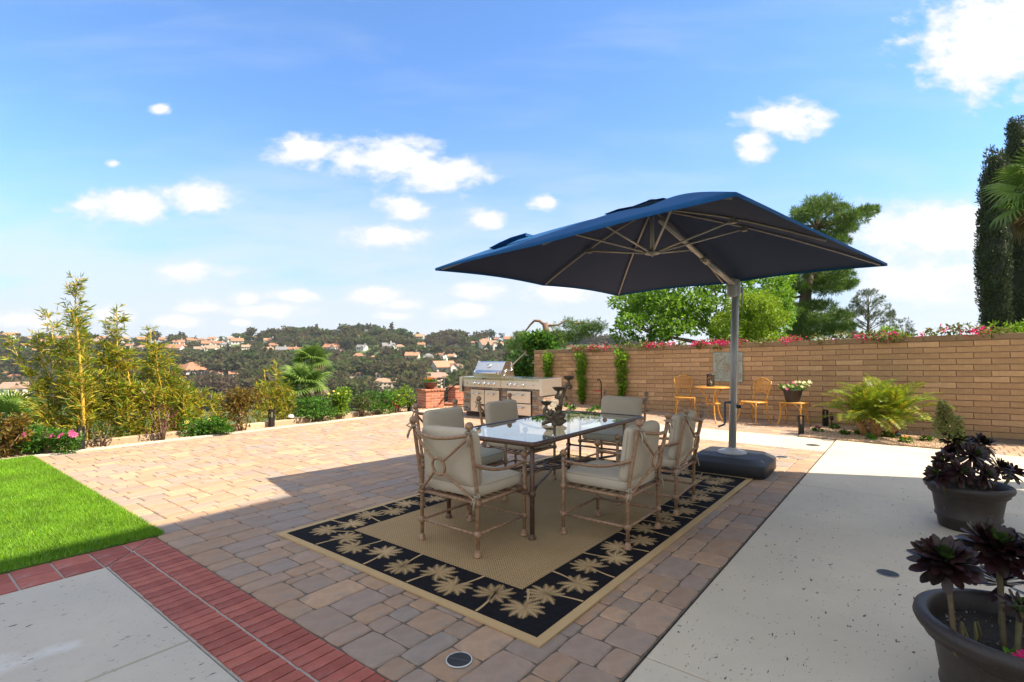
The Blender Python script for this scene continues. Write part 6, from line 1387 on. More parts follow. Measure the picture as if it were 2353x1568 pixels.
# ------------------------------------------------------------------ trees beyond the wall
M_PINE = leafmat('pine_needles', [(0.06,0.12,0.018),(0.09,0.17,0.024),(0.13,0.22,0.03),(0.045,0.09,0.016)], transl=0.35); M_PINEB = leafmat('bluish_pine_needles', [(0.09,0.12,0.055),(0.12,0.15,0.07),(0.07,0.09,0.045)], transl=0.25)
M_BROAD = leafmat('broad_tree_leaf', [(0.12,0.25,0.016),(0.18,0.34,0.02),(0.07,0.17,0.013),(0.25,0.40,0.028)]); M_LIME = leafmat('lime_tree_leaf', [(0.20,0.32,0.015),(0.27,0.37,0.02),(0.13,0.25,0.015)]); M_CYP = leafmat('cypress_spray', [(0.028,0.055,0.018),(0.04,0.07,0.022),(0.06,0.085,0.03),(0.022,0.04,0.016),(0.09,0.095,0.04)], transl=0.12)
def limb(mb, a, b, r0, r1, bend=0.12, rng=R):
    a, b = Vector(a), Vector(b); L_ = (b-a).length; m_ = a.lerp(b, .5)+Vector((rng.gauss(0,1),rng.gauss(0,1),rng.gauss(0,1)))*L_*bend*.5; mb.tube([(1-f)**2*a+2*f*(1-f)*m_+f*f*b for f in [k/6 for k in range(7)]], [r0+(r1-r0)*k/6 for k in range(7)], 7)
def leafy_tree():
    Y = 20; B = at(1690, 800, Y+.5); B.z = terr(B.x, B.y); t = thing('leafy_tree', 'spreading leafy tree with forking branches behind the wall and umbrella', 'tree', B); rng = random.Random(5); g = np.random.default_rng(5); cl = []; mb = MB(); fk = at(1672, 795, Y)-B; mb.tube([(0,0,0), fk], [.2,.16], 9)
    for i in range(95):
        x = rng.uniform(1425, 1800); yt = 600+((1640-x)/215)**2*95 if x < 1640 else 600+((x-1640)/190)**2*40; y = rng.uniform(max(585, yt), 790-12*rng.random()); 
        if x < 1480 and y > 775: continue
        c = at(x, y, Y+rng.uniform(-2.2, 2.2))-B; cl.append((tuple(c), (.52*rng.uniform(.7,1.2),.55,.34*rng.uniform(.7,1.2))))
    for i in range(7):
        e = Vector(cl[(i*7)%len(cl)][0]); limb(mb, fk, e, .09, .02, .2, rng)
    for i in range(24): j = rng.randrange(len(cl)); limb(mb, fk.lerp(Vector(cl[j][0]), .45), Vector(cl[j][0]), .035, .008, .3, rng)
    mb.build('trunk', M_BARK, t, True); vs, q = clumps(cl, 210, .16, .085, g, spread=.7); obj('crown', fast_mesh('crown', vs, q, M_BROAD), t)
leafy_tree()
def lime_tree():
    Y = 16.5; B = at(1735, 813, Y); B.z = terr(B.x, B.y); t = thing('lime_shrub_tree', 'yellow-green bushy tree over the wall just right of the umbrella pole', 'tree', B); rng = random.Random(6); g = np.random.default_rng(6); cl = []; mb = MB()
    for i in range(60): x = rng.uniform(1640, 1805); y = rng.uniform(678+((x-1735)/65)**2*30, 792); cl.append((tuple(at(x, y, Y+rng.uniform(-.9,.9))-B), (.26,.28,.2)))
    for i in range(0, 60, 5): limb(mb, (0,0,0), cl[i][0], .05, .01, .2, rng)
    mb.build('trunk', M_BARK, t, True); vs, q = clumps(cl, 200, .11, .046, g, spread=.8); obj('crown', fast_mesh('crown', vs, q, M_LIME), t)
lime_tree()
def needles(cl, per, ln, g, up=.8):
    """tufts: spokes of thin blades round short twigs"""
    P, D = [], []
    for c, r in cl:
        n = int(per); p, d = inball(n, c, r, g, .2); ax = d+np.array([0,0,up]); k = 7
        P.append(np.repeat(p, k, 0)); D.append(np.repeat(ax, k, 0)+g.normal(size=(n*k,3))*.8)
    return leaves(np.concatenate(P), np.concatenate(D), ln*1.15, ln*.11, g, fold=.05)
def big_pine():
    Y = 27; B = at(1850, 800, Y); B.z = terr(B.x, B.y); t = thing('pine_tree', 'big dark pine with layered boughs to the right behind the umbrella', 'tree', B); rng = random.Random(7); g = np.random.default_rng(7); mb = MB(); A = lambda x, y, d=0: at(x, y, Y+d)-B
    tr = [Vector((0,0,0)), A(1846,760), A(1850,690), A(1858,625), A(1868,560), A(1880,500)]; mb.tube(tr, [.36,.33,.28,.24,.18,.09], 10); cl = []
    boughs = [((1872,520),[(1890,470,40,16),(1850,490,40,16),(1830,515,35,14),(1925,478,38,14),(1960,500,34,13),(1990,487,22,9),(1915,510,48,17),(1880,495,40,16),(1950,530,30,12),(1905,540,40,13),(1925,555,22,9)]),
              ((1858,625),[(1900,640,40,15),(1935,635,32,13),(1950,655,22,10),(1915,665,36,13),(1875,655,30,13),(1890,620,30,13),(1940,615,26,10)]),
              ((1850,680),[(1825,630,28,15),(1815,655,28,13),(1800,690,30,14),(1840,660,20,10)]),
              ((1848,720),[(1850,715,38,15),(1880,705,34,14),(1900,735,40,16),(1925,725,28,13),(1870,745,42,16),(1835,745,36,15),(1935,755,22,11),(1905,760,34,12),(1815,720,30,14),(1860,768,40,10),(1830,770,30,9)])]
    for (bx, by), ls in boughs:
        for x, y, rx, ry in ls:
            for k in range(5):
                d = rng.uniform(-2, 2); c = A(x+rng.uniform(-.6,.6)*rx, y+rng.uniform(-.5,.5)*ry, d); cl.append((tuple(c), (rx*Y/F*.55, .55, ry*Y/F*.62)))
            limb(mb, A(bx, by), A(x, y+ry*.3, 0), .09, .02, .12, rng)
    mb.build('trunk', M_BARK, t, True); vs, q = needles(cl, 62, .22, g); obj('crown', fast_mesh('crown', vs, q, M_PINE), t)
big_pine()
def small_pine():
    Y = 34; B = at(1997, 800, Y); B.z = terr(B.x, B.y); t = thing('pine_tree', 'small thin bluish pine above the wall between the big pine and cypresses', 'tree', B); rng = random.Random(8); g = np.random.default_rng(8); mb = MB(); A = lambda x, y, d=0: at(x, y, Y+d)-B; mb.tube([(0,0,0), A(1995,760), A(1996,720), A(1995,675)], [.12,.09,.06,.02], 7); cl = []
    for i in range(64):
        y = 672+112*rng.random()**.75; w = 12+58*min(1,((y-665)/85))**.8; x = 1997+rng.uniform(-1,1)*w; cl.append((tuple(A(x, y, rng.uniform(-1,1))), (.20,.2,.26)))
        if i % 2 == 0: limb(mb, A(1996, min(775, y+28)), A(x, y), .03, .008, .2, rng)
    mb.build('trunk', M_BARK, t, True); vs, q = needles(cl, 26, .18, g, 1.4); obj('crown', fast_mesh('crown', vs, q, M_PINEB), t)
    t2 = thing('pine_tree', 'tiny bluish pine tip peeping over the wall beside the lime shrub', 'tree', tz(at(2082, 800, 30))); cl = [(tuple(at(2082+rng.uniform(-14,14), rng.uniform(738,790), 30)-t2.location), (.22,.2,.3)) for _ in range(9)]; vs, q = needles(cl, 14, .17, g, 1.4); obj('crown', fast_mesh('crown', vs, q, M_PINEB), t2); MB().tube([(0,0,0), at(2082,740,30)-t2.location], [.08,.02], 6).build('trunk', M_BARK, t2, True)
small_pine()
def cypress(lab, prof, Y, seed):
    xb = prof[-1][0]; B = at(xb, 800, Y); B.z = terr(B.x, B.y); t = thing('cypress_tree', lab, 'tree', B, group='tall cypresses beyond the wall'); g = np.random.default_rng(seed); rng = random.Random(seed); ys = [p[1] for p in prof]; k = Y/F; cl = []
    for i in range(300):
        y = rng.uniform(ys[0], ys[-1]+60); xc = np.interp(y, ys, [p[0] for p in prof]); w = np.interp(y, ys, [p[2] for p in prof])*k*.80; a = rng.uniform(0, 2*PI); r = w*rng.uniform(.72, 1.0); c = at(xc, y, Y)-B; cl.append(((c.x+r*math.cos(a), c.y+r*math.sin(a), c.z), (.17,.17,.36)))
    P, D = [], []
    for c, r in cl:
        p, d = inball(85, c, r, g, .3); d = d*.5; d[:,2] += 1.0; P.append(p); D.append(d+g.normal(size=(85,3))*.45)
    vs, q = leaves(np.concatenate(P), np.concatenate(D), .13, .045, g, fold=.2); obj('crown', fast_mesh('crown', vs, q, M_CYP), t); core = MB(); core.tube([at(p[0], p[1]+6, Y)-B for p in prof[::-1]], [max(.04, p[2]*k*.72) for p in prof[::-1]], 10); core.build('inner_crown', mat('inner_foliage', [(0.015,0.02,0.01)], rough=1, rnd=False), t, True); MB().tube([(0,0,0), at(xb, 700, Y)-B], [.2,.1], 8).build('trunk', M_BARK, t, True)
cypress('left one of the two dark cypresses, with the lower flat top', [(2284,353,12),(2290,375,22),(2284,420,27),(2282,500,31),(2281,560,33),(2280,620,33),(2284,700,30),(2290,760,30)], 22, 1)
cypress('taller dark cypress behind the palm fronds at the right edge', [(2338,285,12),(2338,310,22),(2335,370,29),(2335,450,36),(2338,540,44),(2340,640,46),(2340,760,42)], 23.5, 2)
def broken_tree():
    Y = 22; B = at(1262, 850, Y); B.z = terr(B.x, B.y); t = thing('broken_pine', 'lopped pine with a cut trunk and drooping needle boughs left above the wall', 'tree', B); rng = random.Random(12); g = np.random.default_rng(12); A = lambda x, y, d=0: at(x, y, Y+d)-B; mb = MB(); mb.tube([(0,0,0), A(1264,805), A(1258,775), A(1252,742)], [.19,.17,.145,.13], 9)
    for pts, r in (([(1252,748),(1240,738),(1228,737),(1219,746),(1207,762),(1199,775)],.075),([(1254,750),(1270,748),(1283,747),(1300,738),(1318,744),(1345,742),(1362,750)],.055),([(1258,770),(1240,765),(1215,772)],.04),([(1256,765),(1280,762),(1300,760)],.05),([(1264,745),(1272,762)],.025)): mb.tube([A(x, y) for x, y in pts], [r*(1-.7*i/(len(pts)-1)) for i in range(len(pts))], 7)
    mb.build('trunk', mat('red_bark', [(0.20,0.125,0.085)], rough=.95, var=.35, scale=8, rnd=False), t, True); cl = []
    for x, y, rx, ry, n in ((1300,770,30,20,12),(1325,765,22,18,8),(1290,785,30,14,10),(1355,750,22,9,8),(1375,748,13,8,5),(1345,755,15,10,4),(1200,775,20,14,8),(1185,800,18,16,8),(1215,785,18,10,6),(1270,790,25,12,8),(1310,745,18,8,4),(1180,830,18,14,6)):
        for i in range(n): cl.append((tuple(A(x+rng.uniform(-1,1)*rx, y+rng.uniform(-1,1)*ry, rng.uniform(-.8,.8))), (.22,.22,.17)))
    vs, q = needles(cl, 22, .16, g, -.3); obj('crown', fast_mesh('crown', vs, q, M_PINE), t)
broken_tree()
# ------------------------------------------------------------------ the valley and hillside beyond
def hill_at(xd, yd, lo=150, hi=722):                # terrain point seen at photo point xd, yd
    Ys = np.linspace(lo, hi, 600); Xs = (xd-CX)/F*Ys; zs = terrain_np(Xs, Ys); yp = HZ-(zs-CAMH)*F/Ys
    k = np.where(yp <= yd)[0]; i = k[0] if len(k) else len(Ys)-1; return Vector((Xs[i], Ys[i], zs[i]))
M_WHT = mat('house_white', [(0.66,0.63,0.58),(0.58,0.54,0.48),(0.70,0.69,0.67),(0.60,0.52,0.43)], rough=0.9, var=0.05, island=False); M_WIN = mat('far_window', [(0.05,0.06,0.075)], rough=0.2, rnd=False)
ROOFS = {'orange': mat('orange_roof', [(0.35,0.165,0.09),(0.31,0.145,0.08),(0.39,0.20,0.12)], rough=0.85, var=0.15, scale=.6, island=False), 'brown': mat('brown_roof', [(0.28,0.17,0.11),(0.33,0.21,0.14),(0.24,0.16,0.12)], rough=0.85, var=0.15, scale=.6, island=False), 'grey': mat('grey_roof', [(0.20,0.20,0.205),(0.15,0.15,0.16)], rough=0.85, var=0.15, scale=.6, island=False)}
def house_proto(shape, col):
    me = {}
    # unit house: 1 wide, .7 deep
    wl = MB(); wl.prism([(-.5,-.35),(.5,-.35),(.5,.35),(-.5,.35)], -.25, .24); 
    if shape != 1: wl.add([(-.5,-.35,.24),(-.5,.35,.24),(-.5,0,.41),(.5,-.35,.24),(.5,.35,.24),(.5,0,.41)], [(0,2,1),(3,4,5)])
    if shape == 2: wl.prism([(.12,-.55),(.45,-.55),(.45,-.351),(.12,-.351)], -.25, .22); wl.add([(.12,-.55,.22),(.45,-.55,.22),(.285,-.55,.33)], [(0,1,2)])
    me['wall'] = wl.mesh('wall', M_WHT); rf = MB(); o = .05
    if shape == 1: rf.add([(-.55,-.42,.22),(.55,-.42,.22),(.55,.42,.22),(-.55,.42,.22),(-.2,0,.42),(.2,0,.42)], [(0,1,5,4),(1,2,5),(2,3,4,5),(3,0,4),(3,2,1,0)])
    else: rf.add([(-.54,-.42,.215),(.54,-.42,.215),(.54,0,.425),(-.54,0,.425),(-.54,.42,.215),(.54,.42,.215),(-.54,-.42,.19),(.54,-.42,.19),(.54,0,.40),(-.54,0,.40),(-.54,.42,.19),(.54,.42,.19)], [(0,1,2,3),(3,2,5,4),(7,6,9,8),(8,9,10,11),(0,6,7,1),(4,5,11,10),(1,7,8,2),(2,8,11,5),(0,3,9,6),(3,4,10,9)])
    if shape == 2: rf.add([(.08,-.60,.20),(.285,-.60,.345),(.49,-.60,.20),(.08,-.15,.20),(.285,-.10,.345),(.49,-.15,.20)], [(0,1,4,3),(1,2,5,4)])
    me['roof'] = rf.mesh('roof', ROOFS[col]); w = MB(); w.box((0,0,0),(.13,.02,.10)); me['window'] = w.mesh('window', M_WIN); c = MB(); c.box((0,0,0),(.07,.07,.22)); me['chimney'] = c.mesh('chimney', M_WHT); return me
HP = {}
def far_house(x, yb, wpx, col, label, rot, shape):
    p = hill_at(x, yb); s = wpx*0.85*p.y/F; k = (shape, col)
    if k not in HP: HP[k] = house_proto(shape, col)
    me = HP[k]; face = math.atan2(p.x, p.y); t = thing('hillside_house', label, 'house', p, -face+rot, 'houses on the far hillside'); t.scale = (s, s, s*1.3)
    obj('wall', me['wall'], t); obj('roof', me['roof'], t)
    for i, xx in enumerate((-.32, -.08, .2)):
        if shape == 2 and i == 2: obj('window', me['window'], t, loc=(.285, -.555, .08))
        else: obj('window', me['window'], t, loc=(xx, -.355, .10))
    if shape != 1: obj('chimney', me['chimney'], t, loc=(.25, .12, .42))
HOUSES = [(25,779,34,'orange'),(28,792,26,'brown'),(60,800,22,'orange'),(72,784,22,'brown'),(88,812,24,'orange'),(105,790,22,'orange'),(121,815,26,'brown'),(140,783,24,'orange'),(162,798,22,'orange'),(215,790,24,'brown'),(235,783,22,'orange'),(255,803,24,'orange'),(285,784,22,'brown'),(300,800,20,'orange'),
 (326,786,24,'orange'),(330,806,30,'brown'),(377,786,22,'orange'),(352,793,20,'grey'),(411,793,26,'orange'),(439,788,24,'orange'),(464,786,20,'brown'),(489,785,22,'orange'),(478,797,30,'orange'),(416,802,26,'orange'),(401,810,40,'orange'),(458,808,24,'brown'),(489,808,30,'brown'),(544,791,30,'orange'),(518,797,22,'grey'),(579,784,22,'orange'),(529,784,20,'brown'),(506,794,20,'orange'),(565,803,22,'brown'),
 (616,788,22,'orange'),(630,799,22,'orange'),(616,809,24,'orange'),(648,811,30,'grey'),(674,809,24,'orange'),(690,809,22,'orange'),(764,808,40,'orange'),(788,810,18,'orange'),(832,805,26,'grey'),(892,804,34,'grey'),(918,803,24,'brown'),(824,825,28,'orange'),(859,826,17,'orange'),(948,826,36,'orange'),(984,823,22,'grey'),(1014,823,24,'orange'),(1038,824,22,'orange'),
 (968,797,20,'orange'),(990,796,20,'orange'),(963,780,26,'orange'),(1041,800,22,'brown'),(1113,790,24,'orange'),(1146,798,24,'orange'),(1120,804,46,'brown'),(1138,779,18,'orange'),(1168,784,26,'orange'),(1090,792,16,'orange'),(1018,857,58,'orange'),(1050,850,34,'brown'),(430,856,50,'orange'),(450,870,80,'orange'),(500,868,36,'orange'),(540,866,30,'orange'),(10,868,34,'orange'),(36,872,30,'orange'),(281,834,24,'brown'),(337,915,46,'brown'),(540,897,40,'brown'),(728,866,30,'brown'),(66,872,26,'orange')]
def place(x, y):
    a = 'left of the tall bamboo' if x < 130 else 'behind the tall bamboo' if x < 300 else 'behind the low bamboo' if x < 520 else 'behind the two fan palms' if x < 745 else 'below the round hilltop' if x < 940 else 'above the flower bowl' if x < 1050 else 'above the grill hood'
    b = 'on the far ridge' if y < 795 else 'high on the far slope' if y < 815 else 'on the lower slope' if y < 845 else 'in the valley'; return a, b
def far_houses():
    ORD = ['first','second','third','fourth','fifth','sixth','seventh','eighth','ninth','tenth']; rows = {}
    for h in HOUSES: rows.setdefault((place(h[0], h[1]), h[3]), []).append(h)
    rng = random.Random(3)
    for ((a, b), col), hs in rows.items():
        for i, h in enumerate(sorted(hs)):
            lab = f'{col} roofed house {b} {a}' + (f', {ORD[i]} from left' if len(hs) > 1 else ''); far_house(h[0], h[1], h[2], col, lab, rng.uniform(-.5, .5), rng.choice((0, 0, 1, 2, 2)))
far_houses()
def apartment(x, yb, wpx, hpx, floors, cols, label, roofc='brown', depth=12, balc=False, gables=2, wallc=(0.62,0.54,0.44), rot=0.0, name='apartment_building'):
    p = hill_at(x, yb); k = p.y/F; w, h = wpx*k, hpx*k; t = thing(name, label, 'building', p, -math.atan2(p.x, p.y)+rot); wm = mat('apartment_wall_%d' % int(wallc[0]*100), [wallc], rough=.9, var=.06, scale=.2, rnd=False); hw = h*.76
    MB().box((0,depth/2,hw/2-3),(w,depth,hw+6)).build('wall', wm, t); rf = MB(); o = .6
    rf.add([(-w/2-o,-o,hw),(w/2+o,-o,hw),(w/2+o,depth+o,hw),(-w/2-o,depth+o,hw),(-w/2+2.5,depth/2,h),(w/2-2.5,depth/2,h)], [(0,1,5,4),(1,2,5),(2,3,4,5),(3,0,4),(3,2,1,0)]); rf.build('roof', ROOFS[roofc], t)
    for g in range(gables):
        gx = -w/2+w*(g+.5)/gables; gw = w/gables*.42; MB().box((gx,-.6,hw/2-3),(gw,1.6,hw+6.0-.05)).build('bay', wm, t); r2 = MB(); r2.add([(gx-gw/2-.4,-1.9,hw-.1),(gx+gw/2+.4,-1.9,hw-.1),(gx,-1.9,hw+gw*.26),(gx-gw/2-.4,depth/2,hw-.1),(gx+gw/2+.4,depth/2,hw-.1),(gx,depth/2,hw+gw*.26)], [(0,2,5,3),(2,1,4,5),(0,1,2)]); r2.build('gable_roof', ROOFS[roofc], t)
    win = MB().box((0,0,0),(w/cols*.42,.2,hw/floors*.5)).mesh('window', M_WIN); fr = MB().box((0,0,0),(w/cols*.75,1.1,.9)).mesh('balcony', wm)
    for f in range(floors):
        for c in range(cols):
            cx = -w/2+w*(c+.5)/cols; inbay = any(abs(cx-(-w/2+w*(g+.5)/gables)) < w/gables*.21 for g in range(gables)); yy = -1.42 if inbay else -.05
            obj('window', win, t, loc=(cx, yy, hw*(f+.55)/floors))
            if balc and not inbay: obj('balcony', fr, t, loc=(cx, -.55, hw*(f+.12)/floors+.3))
apartment(80, 934, 125, 56, 3, 8, 'white three storey apartment block with balconies behind the leaning bamboo', 'brown', 14, True, 2, (0.66,0.62,0.57))
apartment(876, 880, 25, 26, 2, 2, 'beige stair tower building beside the dark valley trees', 'brown', 10, False, 1, (0.62,0.50,0.38)); apartment(890, 908, 58, 38, 3, 6, 'beige apartment building with two gables left of the flower bowl', 'brown', 13, True, 2, (0.56,0.46,0.36))
apartment(812, 874, 48, 18, 2, 5, 'long low brown roofed building left of the stair tower', 'brown', 12, False, 2, (0.56,0.46,0.36)); apartment(1003, 905, 66, 48, 4, 6, 'tall beige apartment building right behind the flower bowl', 'brown', 16, True, 2, (0.64,0.53,0.40), 0.25); apartment(935, 893, 40, 24, 3, 4, 'beige apartment wing between the gabled block and the flower bowl', 'brown', 12, False, 1, (0.60,0.49,0.38))

# ---- trees of the valley and hillside
M_TW = mat('far_trunk', [(0.13,0.10,0.075)], rough=.95, rnd=False)
def crown_mats(nm, cols): return mat(nm, cols, rough=.8, var=.35, scale=.35, island=False, transl=.5, spec=.1)
TM = {'dark green': crown_mats('far_dark_leaf', [(0.035,0.065,0.018),(0.045,0.08,0.022),(0.05,0.095,0.02)]), 'olive': crown_mats('far_olive_leaf', [(0.075,0.085,0.04),(0.065,0.08,0.035),(0.09,0.095,0.05)]), 'rusty grey': crown_mats('far_rusty_leaf', [(0.115,0.085,0.058),(0.10,0.082,0.062),(0.13,0.09,0.058)]), 'fresh green': crown_mats('far_fresh_leaf', [(0.075,0.13,0.02),(0.06,0.11,0.02)])}
def tree_proto(kind, seed):
    g = np.random.default_rng(seed); rng = random.Random(seed); cl = []
    if kind == 'cone': cl = [((rng.uniform(-.1,.1), rng.uniform(-.1,.1), z), (.30*(1.02-z),.30*(1.02-z),.08)) for z in np.linspace(.12, .98, 11)]; per, ln = 40, .075
    elif kind == 'sparse': cl = [((rng.gauss(0,.17), rng.gauss(0,.17), rng.uniform(.45,.97)), (.11,.11,.065)) for _ in range(16)]; per, ln = 26, .07
    elif kind == 'wide': cl = [((rng.uniform(-.42,.42), rng.uniform(-.42,.42), rng.uniform(.35,.82)), (.19,.19,.15)) for _ in range(20)]; per, ln = 28, .10
    elif kind == 'cypress': cl = [((rng.uniform(-.05,.05), rng.uniform(-.05,.05), z), (.12*math.sin(PI*min(1,z*.8+.2))+.02,)*2+(.08,)) for z in np.linspace(.06, .98, 14)]; per, ln = 30, .06
    else: cl = [((rng.uniform(-.3,.3), rng.uniform(-.3,.3), rng.uniform(.30,.86)), (.17,.17,.14)) for _ in range(18)]; per, ln = 30, .09
    vs, q = clumps(cl, per, ln*1.25, ln, g, spread=.6); return vs, q
PROT = {k: [tree_proto(k, 50+i*7+j) for j in range(3)] for i, k in enumerate(('round','wide','sparse','cone','cypress'))}; PM = {}
def proto_mesh(kind, j, col):
    if (kind, j, col) not in PM: PM[(kind, j, col)] = fast_mesh('crown', *PROT[kind][j], TM[col])
    return PM[(kind, j, col)]
TRK = MB().tube([(0,0,-.15),(0.01,0,.25),(0,0,.65)], [.035,.028,.012], 5).mesh('trunk', M_TW)
WORD = {'round':'round','wide':'broad','sparse':'tall airy','cone':'pointed','cypress':'narrow'}
def far_tree(x, yb, hpx, kind, col, rng, p=None, lab=None):
    p = p or hill_at(x, yb); s = hpx*p.y/F; a, b = place(x, yb); lab = lab or f'{WORD[kind]} {col} tree {b} {a}'
    t = thing('hillside_tree', lab, 'tree', p, rng.uniform(0, 6.28), lab+' group'); t.scale = (s*rng.uniform(.9,1.2), s*rng.uniform(.9,1.2), s); obj('crown', proto_mesh(kind, rng.randrange(3), col), t); obj('trunk', TRK, t); return t
def blocked(x, yb, h, w):
    for hx, hy, hw, _ in HOUSES:
        if abs(x-hx) < hw*.5+w*.4 and yb > hy-1 and yb-h < hy-3: return True
    for hx, hy, hw, hh in ((80,934,125,56),(876,880,25,26),(890,908,58,38),(1003,905,66,48),(812,874,48,18)):
        if abs(x-hx) < hw*.5+w*.3 and yb > hy-1 and yb-h < hy-hh*.25: return True
    return False
def far_trees():
    rng = random.Random(21); n = 0
    fixed = [(929,788,32,'sparse','dark green'),(945,788,24,'sparse','dark green'),(893,772,16,'sparse','dark green'),(1126,782,26,'wide','dark green'),(1153,782,18,'sparse','olive'),(1045,800,26,'wide','rusty grey'),(1010,802,28,'wide','rusty grey'),(985,797,18,'round','rusty grey'),(1065,790,20,'sparse','rusty grey'),(799,757,14,'wide','olive'),(812,756,13,'round','olive'),(822,757,15,'cone','dark green'),(832,757,13,'round','dark green'),(842,757,15,'cone','dark green'),(850,758,15,'cone','dark green'),(861,759,13,'round','olive'),(788,765,15,'round','dark green'),(770,770,13,'round','olive'),(755,774,13,'round','olive'),(740,780,20,'wide','olive'),(705,784,22,'wide','rusty grey'),(690,787,22,'wide','rusty grey'),(676,786,18,'round','olive'),(720,782,20,'round','rusty grey'),(650,790,18,'wide','dark green'),(640,792,18,'wide','dark green'),(575,788,18,'wide','dark green'),(540,780,14,'wide','dark green'),(40,778,14,'round','dark green'),(800,808,30,'round','olive'),(766,830,24,'wide','dark green'),(590,800,20,'cone','dark green'),(1095,812,26,'cone','dark green'),(1060,826,26,'cypress','dark green'),(1080,822,30,'cone','dark green'),(1125,828,38,'cone','dark green'),(1150,830,40,'cone','dark green'),(1170,828,34,'cone','dark green'),(950,848,24,'round','fresh green'),(1180,820,34,'cone','olive'),
             (8,936,46,'wide','dark green'),(700,930,60,'wide','rusty grey'),(735,925,62,'wide','olive'),(765,930,60,'wide','rusty grey'),(790,935,62,'wide','olive'),(825,936,58,'wide','rusty grey'),(850,930,46,'round','olive'),(912,930,40,'round','olive'),(925,934,46,'wide','olive'),(470,930,70,'wide','olive'),(495,935,74,'wide','rusty grey'),(520,930,66,'round','rusty grey'),(575,930,60,'round','rusty grey'),(600,925,55,'wide','olive'),(455,905,55,'wide','rusty grey'),(640,920,60,'wide','rusty grey'),(665,915,52,'wide','rusty grey'),(840,946,30,'round','fresh green'),(960,926,36,'round','dark green'),(1055,905,40,'cone','dark green'),(1085,915,50,'wide','dark green'),(1110,912,52,'wide','olive'),(1140,905,54,'wide','dark green'),(1170,915,60,'wide','dark green'),(150,940,36,'round','olive'),(200,944,50,'wide','olive'),(245,944,60,'wide','rusty grey'),(300,944,52,'wide','olive'),(380,944,58,'wide','rusty grey'),(420,940,60,'wide','olive')]
    for x, y, h, k, c in fixed: far_tree(x, y, h, k, c, rng); n += 1
    while n < 292:
        x = rng.uniform(-15, 1235); top = ridge(x)+4; yb = rng.uniform(top, 905) if rng.random() < .8 else rng.uniform(top, top+16); h = rng.uniform(11, 20)*(1+max(0, yb-800)/75); brown = (420 < x < 700 and yb > 805)
        if blocked(x, yb, h*.9, h): continue
        if 760 < x < 900 and 765 < yb < 800 and rng.random() < .6: continue
        col = rng.choice(['rusty grey']*4+['olive']*3+['dark green']*2) if brown else rng.choice(['dark green']*4+['olive']*4+['rusty grey']*1+['fresh green']*2); far_tree(x, yb, h, rng.choice(['round','round','wide','wide','sparse','cone'] if not brown else ['round','wide','wide']), col, rng); n += 1
    # the rest of the wood reads as one mass
    vs, qs, o = [], [], 0; g = np.random.default_rng(9); k = 0
    while k < 4600:
        x = rng.uniform(-120, 1500); top = ridge(x)+(4 if x < 1180 else -3); yb = top+(945-top)*rng.random()**1.4; h = rng.choice((8,10,12,15,20,25))*rng.uniform(.8,1.15)*(1+max(0, yb-800)/70)
        if blocked(x, yb, h*.9, h): continue
        if 740 < x < 940 and 762 < yb < 790 and rng.random() < .55: continue
        if x < 60 and yb > 936: continue
        k += 1; p = hill_at(x, yb) if x < 1240 else Vector(((x-CX)/F*720, 720, CAMH+(HZ-yb)*720/F)); s = h*p.y/F; v, q = PROT[rng.choice(('round','wide','round','wide','cone'))][rng.randrange(3)]; m_ = g.random(len(q)) < .40
        a = rng.uniform(0, 6.28); ca, sa = math.cos(a), math.sin(a); v = v.reshape(-1, 4, 3)[m_]; c_ = v.mean(1, keepdims=True); v = (c_+(v-c_)*1.7).reshape(-1, 3); w = np.stack([(v[:,0]*ca-v[:,1]*sa)*s*1.15+p.x, (v[:,0]*sa+v[:,1]*ca)*s*1.15+p.y, v[:,2]*s+p.z], 1); vs.append(w); qs.append(np.arange(len(w)).reshape(-1, 4)+o); o += len(w)
    M = bpy.data.materials.new('woodland_leaf'); M.use_nodes = True; nt = M.node_tree; b = nt.nodes['Principled BSDF']; b.inputs['Roughness'].default_value = .85; tc = nt.nodes.new('ShaderNodeTexCoord'); n1 = nt.nodes.new('ShaderNodeTexNoise'); n1.inputs['Scale'].default_value = .055; n1.inputs['Detail'].default_value = 2.5; nt.links.new(tc.outputs['Object'], n1.inputs['Vector'])
    nt.links.new(ramp(nt, [(0.048,0.09,0.02),(0.055,0.10,0.022),(0.08,0.145,0.026),(0.085,0.11,0.035),(0.12,0.095,0.052),(0.075,0.105,0.032),(0.065,0.12,0.024),(0.048,0.09,0.022)], n1.outputs[0]), b.inputs['Base Color'])
    tl = nt.nodes.new('ShaderNodeBsdfTranslucent'); nt.links.new(b.inputs['Base Color'].links[0].from_socket, tl.inputs['Color']); mxs = nt.nodes.new('ShaderNodeMixShader'); mxs.inputs[0].default_value = .5; nt.links.new(b.outputs[0], mxs.inputs[1]); nt.links.new(tl.outputs[0], mxs.inputs[2]); nt.links.new(mxs.outputs[0], nt.nodes['Material Output'].inputs['Surface']); b.inputs['Specular IOR Level'].default_value = .1
    wd = stuff(obj('woodland', fast_mesh('woodland', np.concatenate(vs), np.concatenate(qs), M))); wd['label'] = 'woodland covering the valley and far hillside'
far_trees()
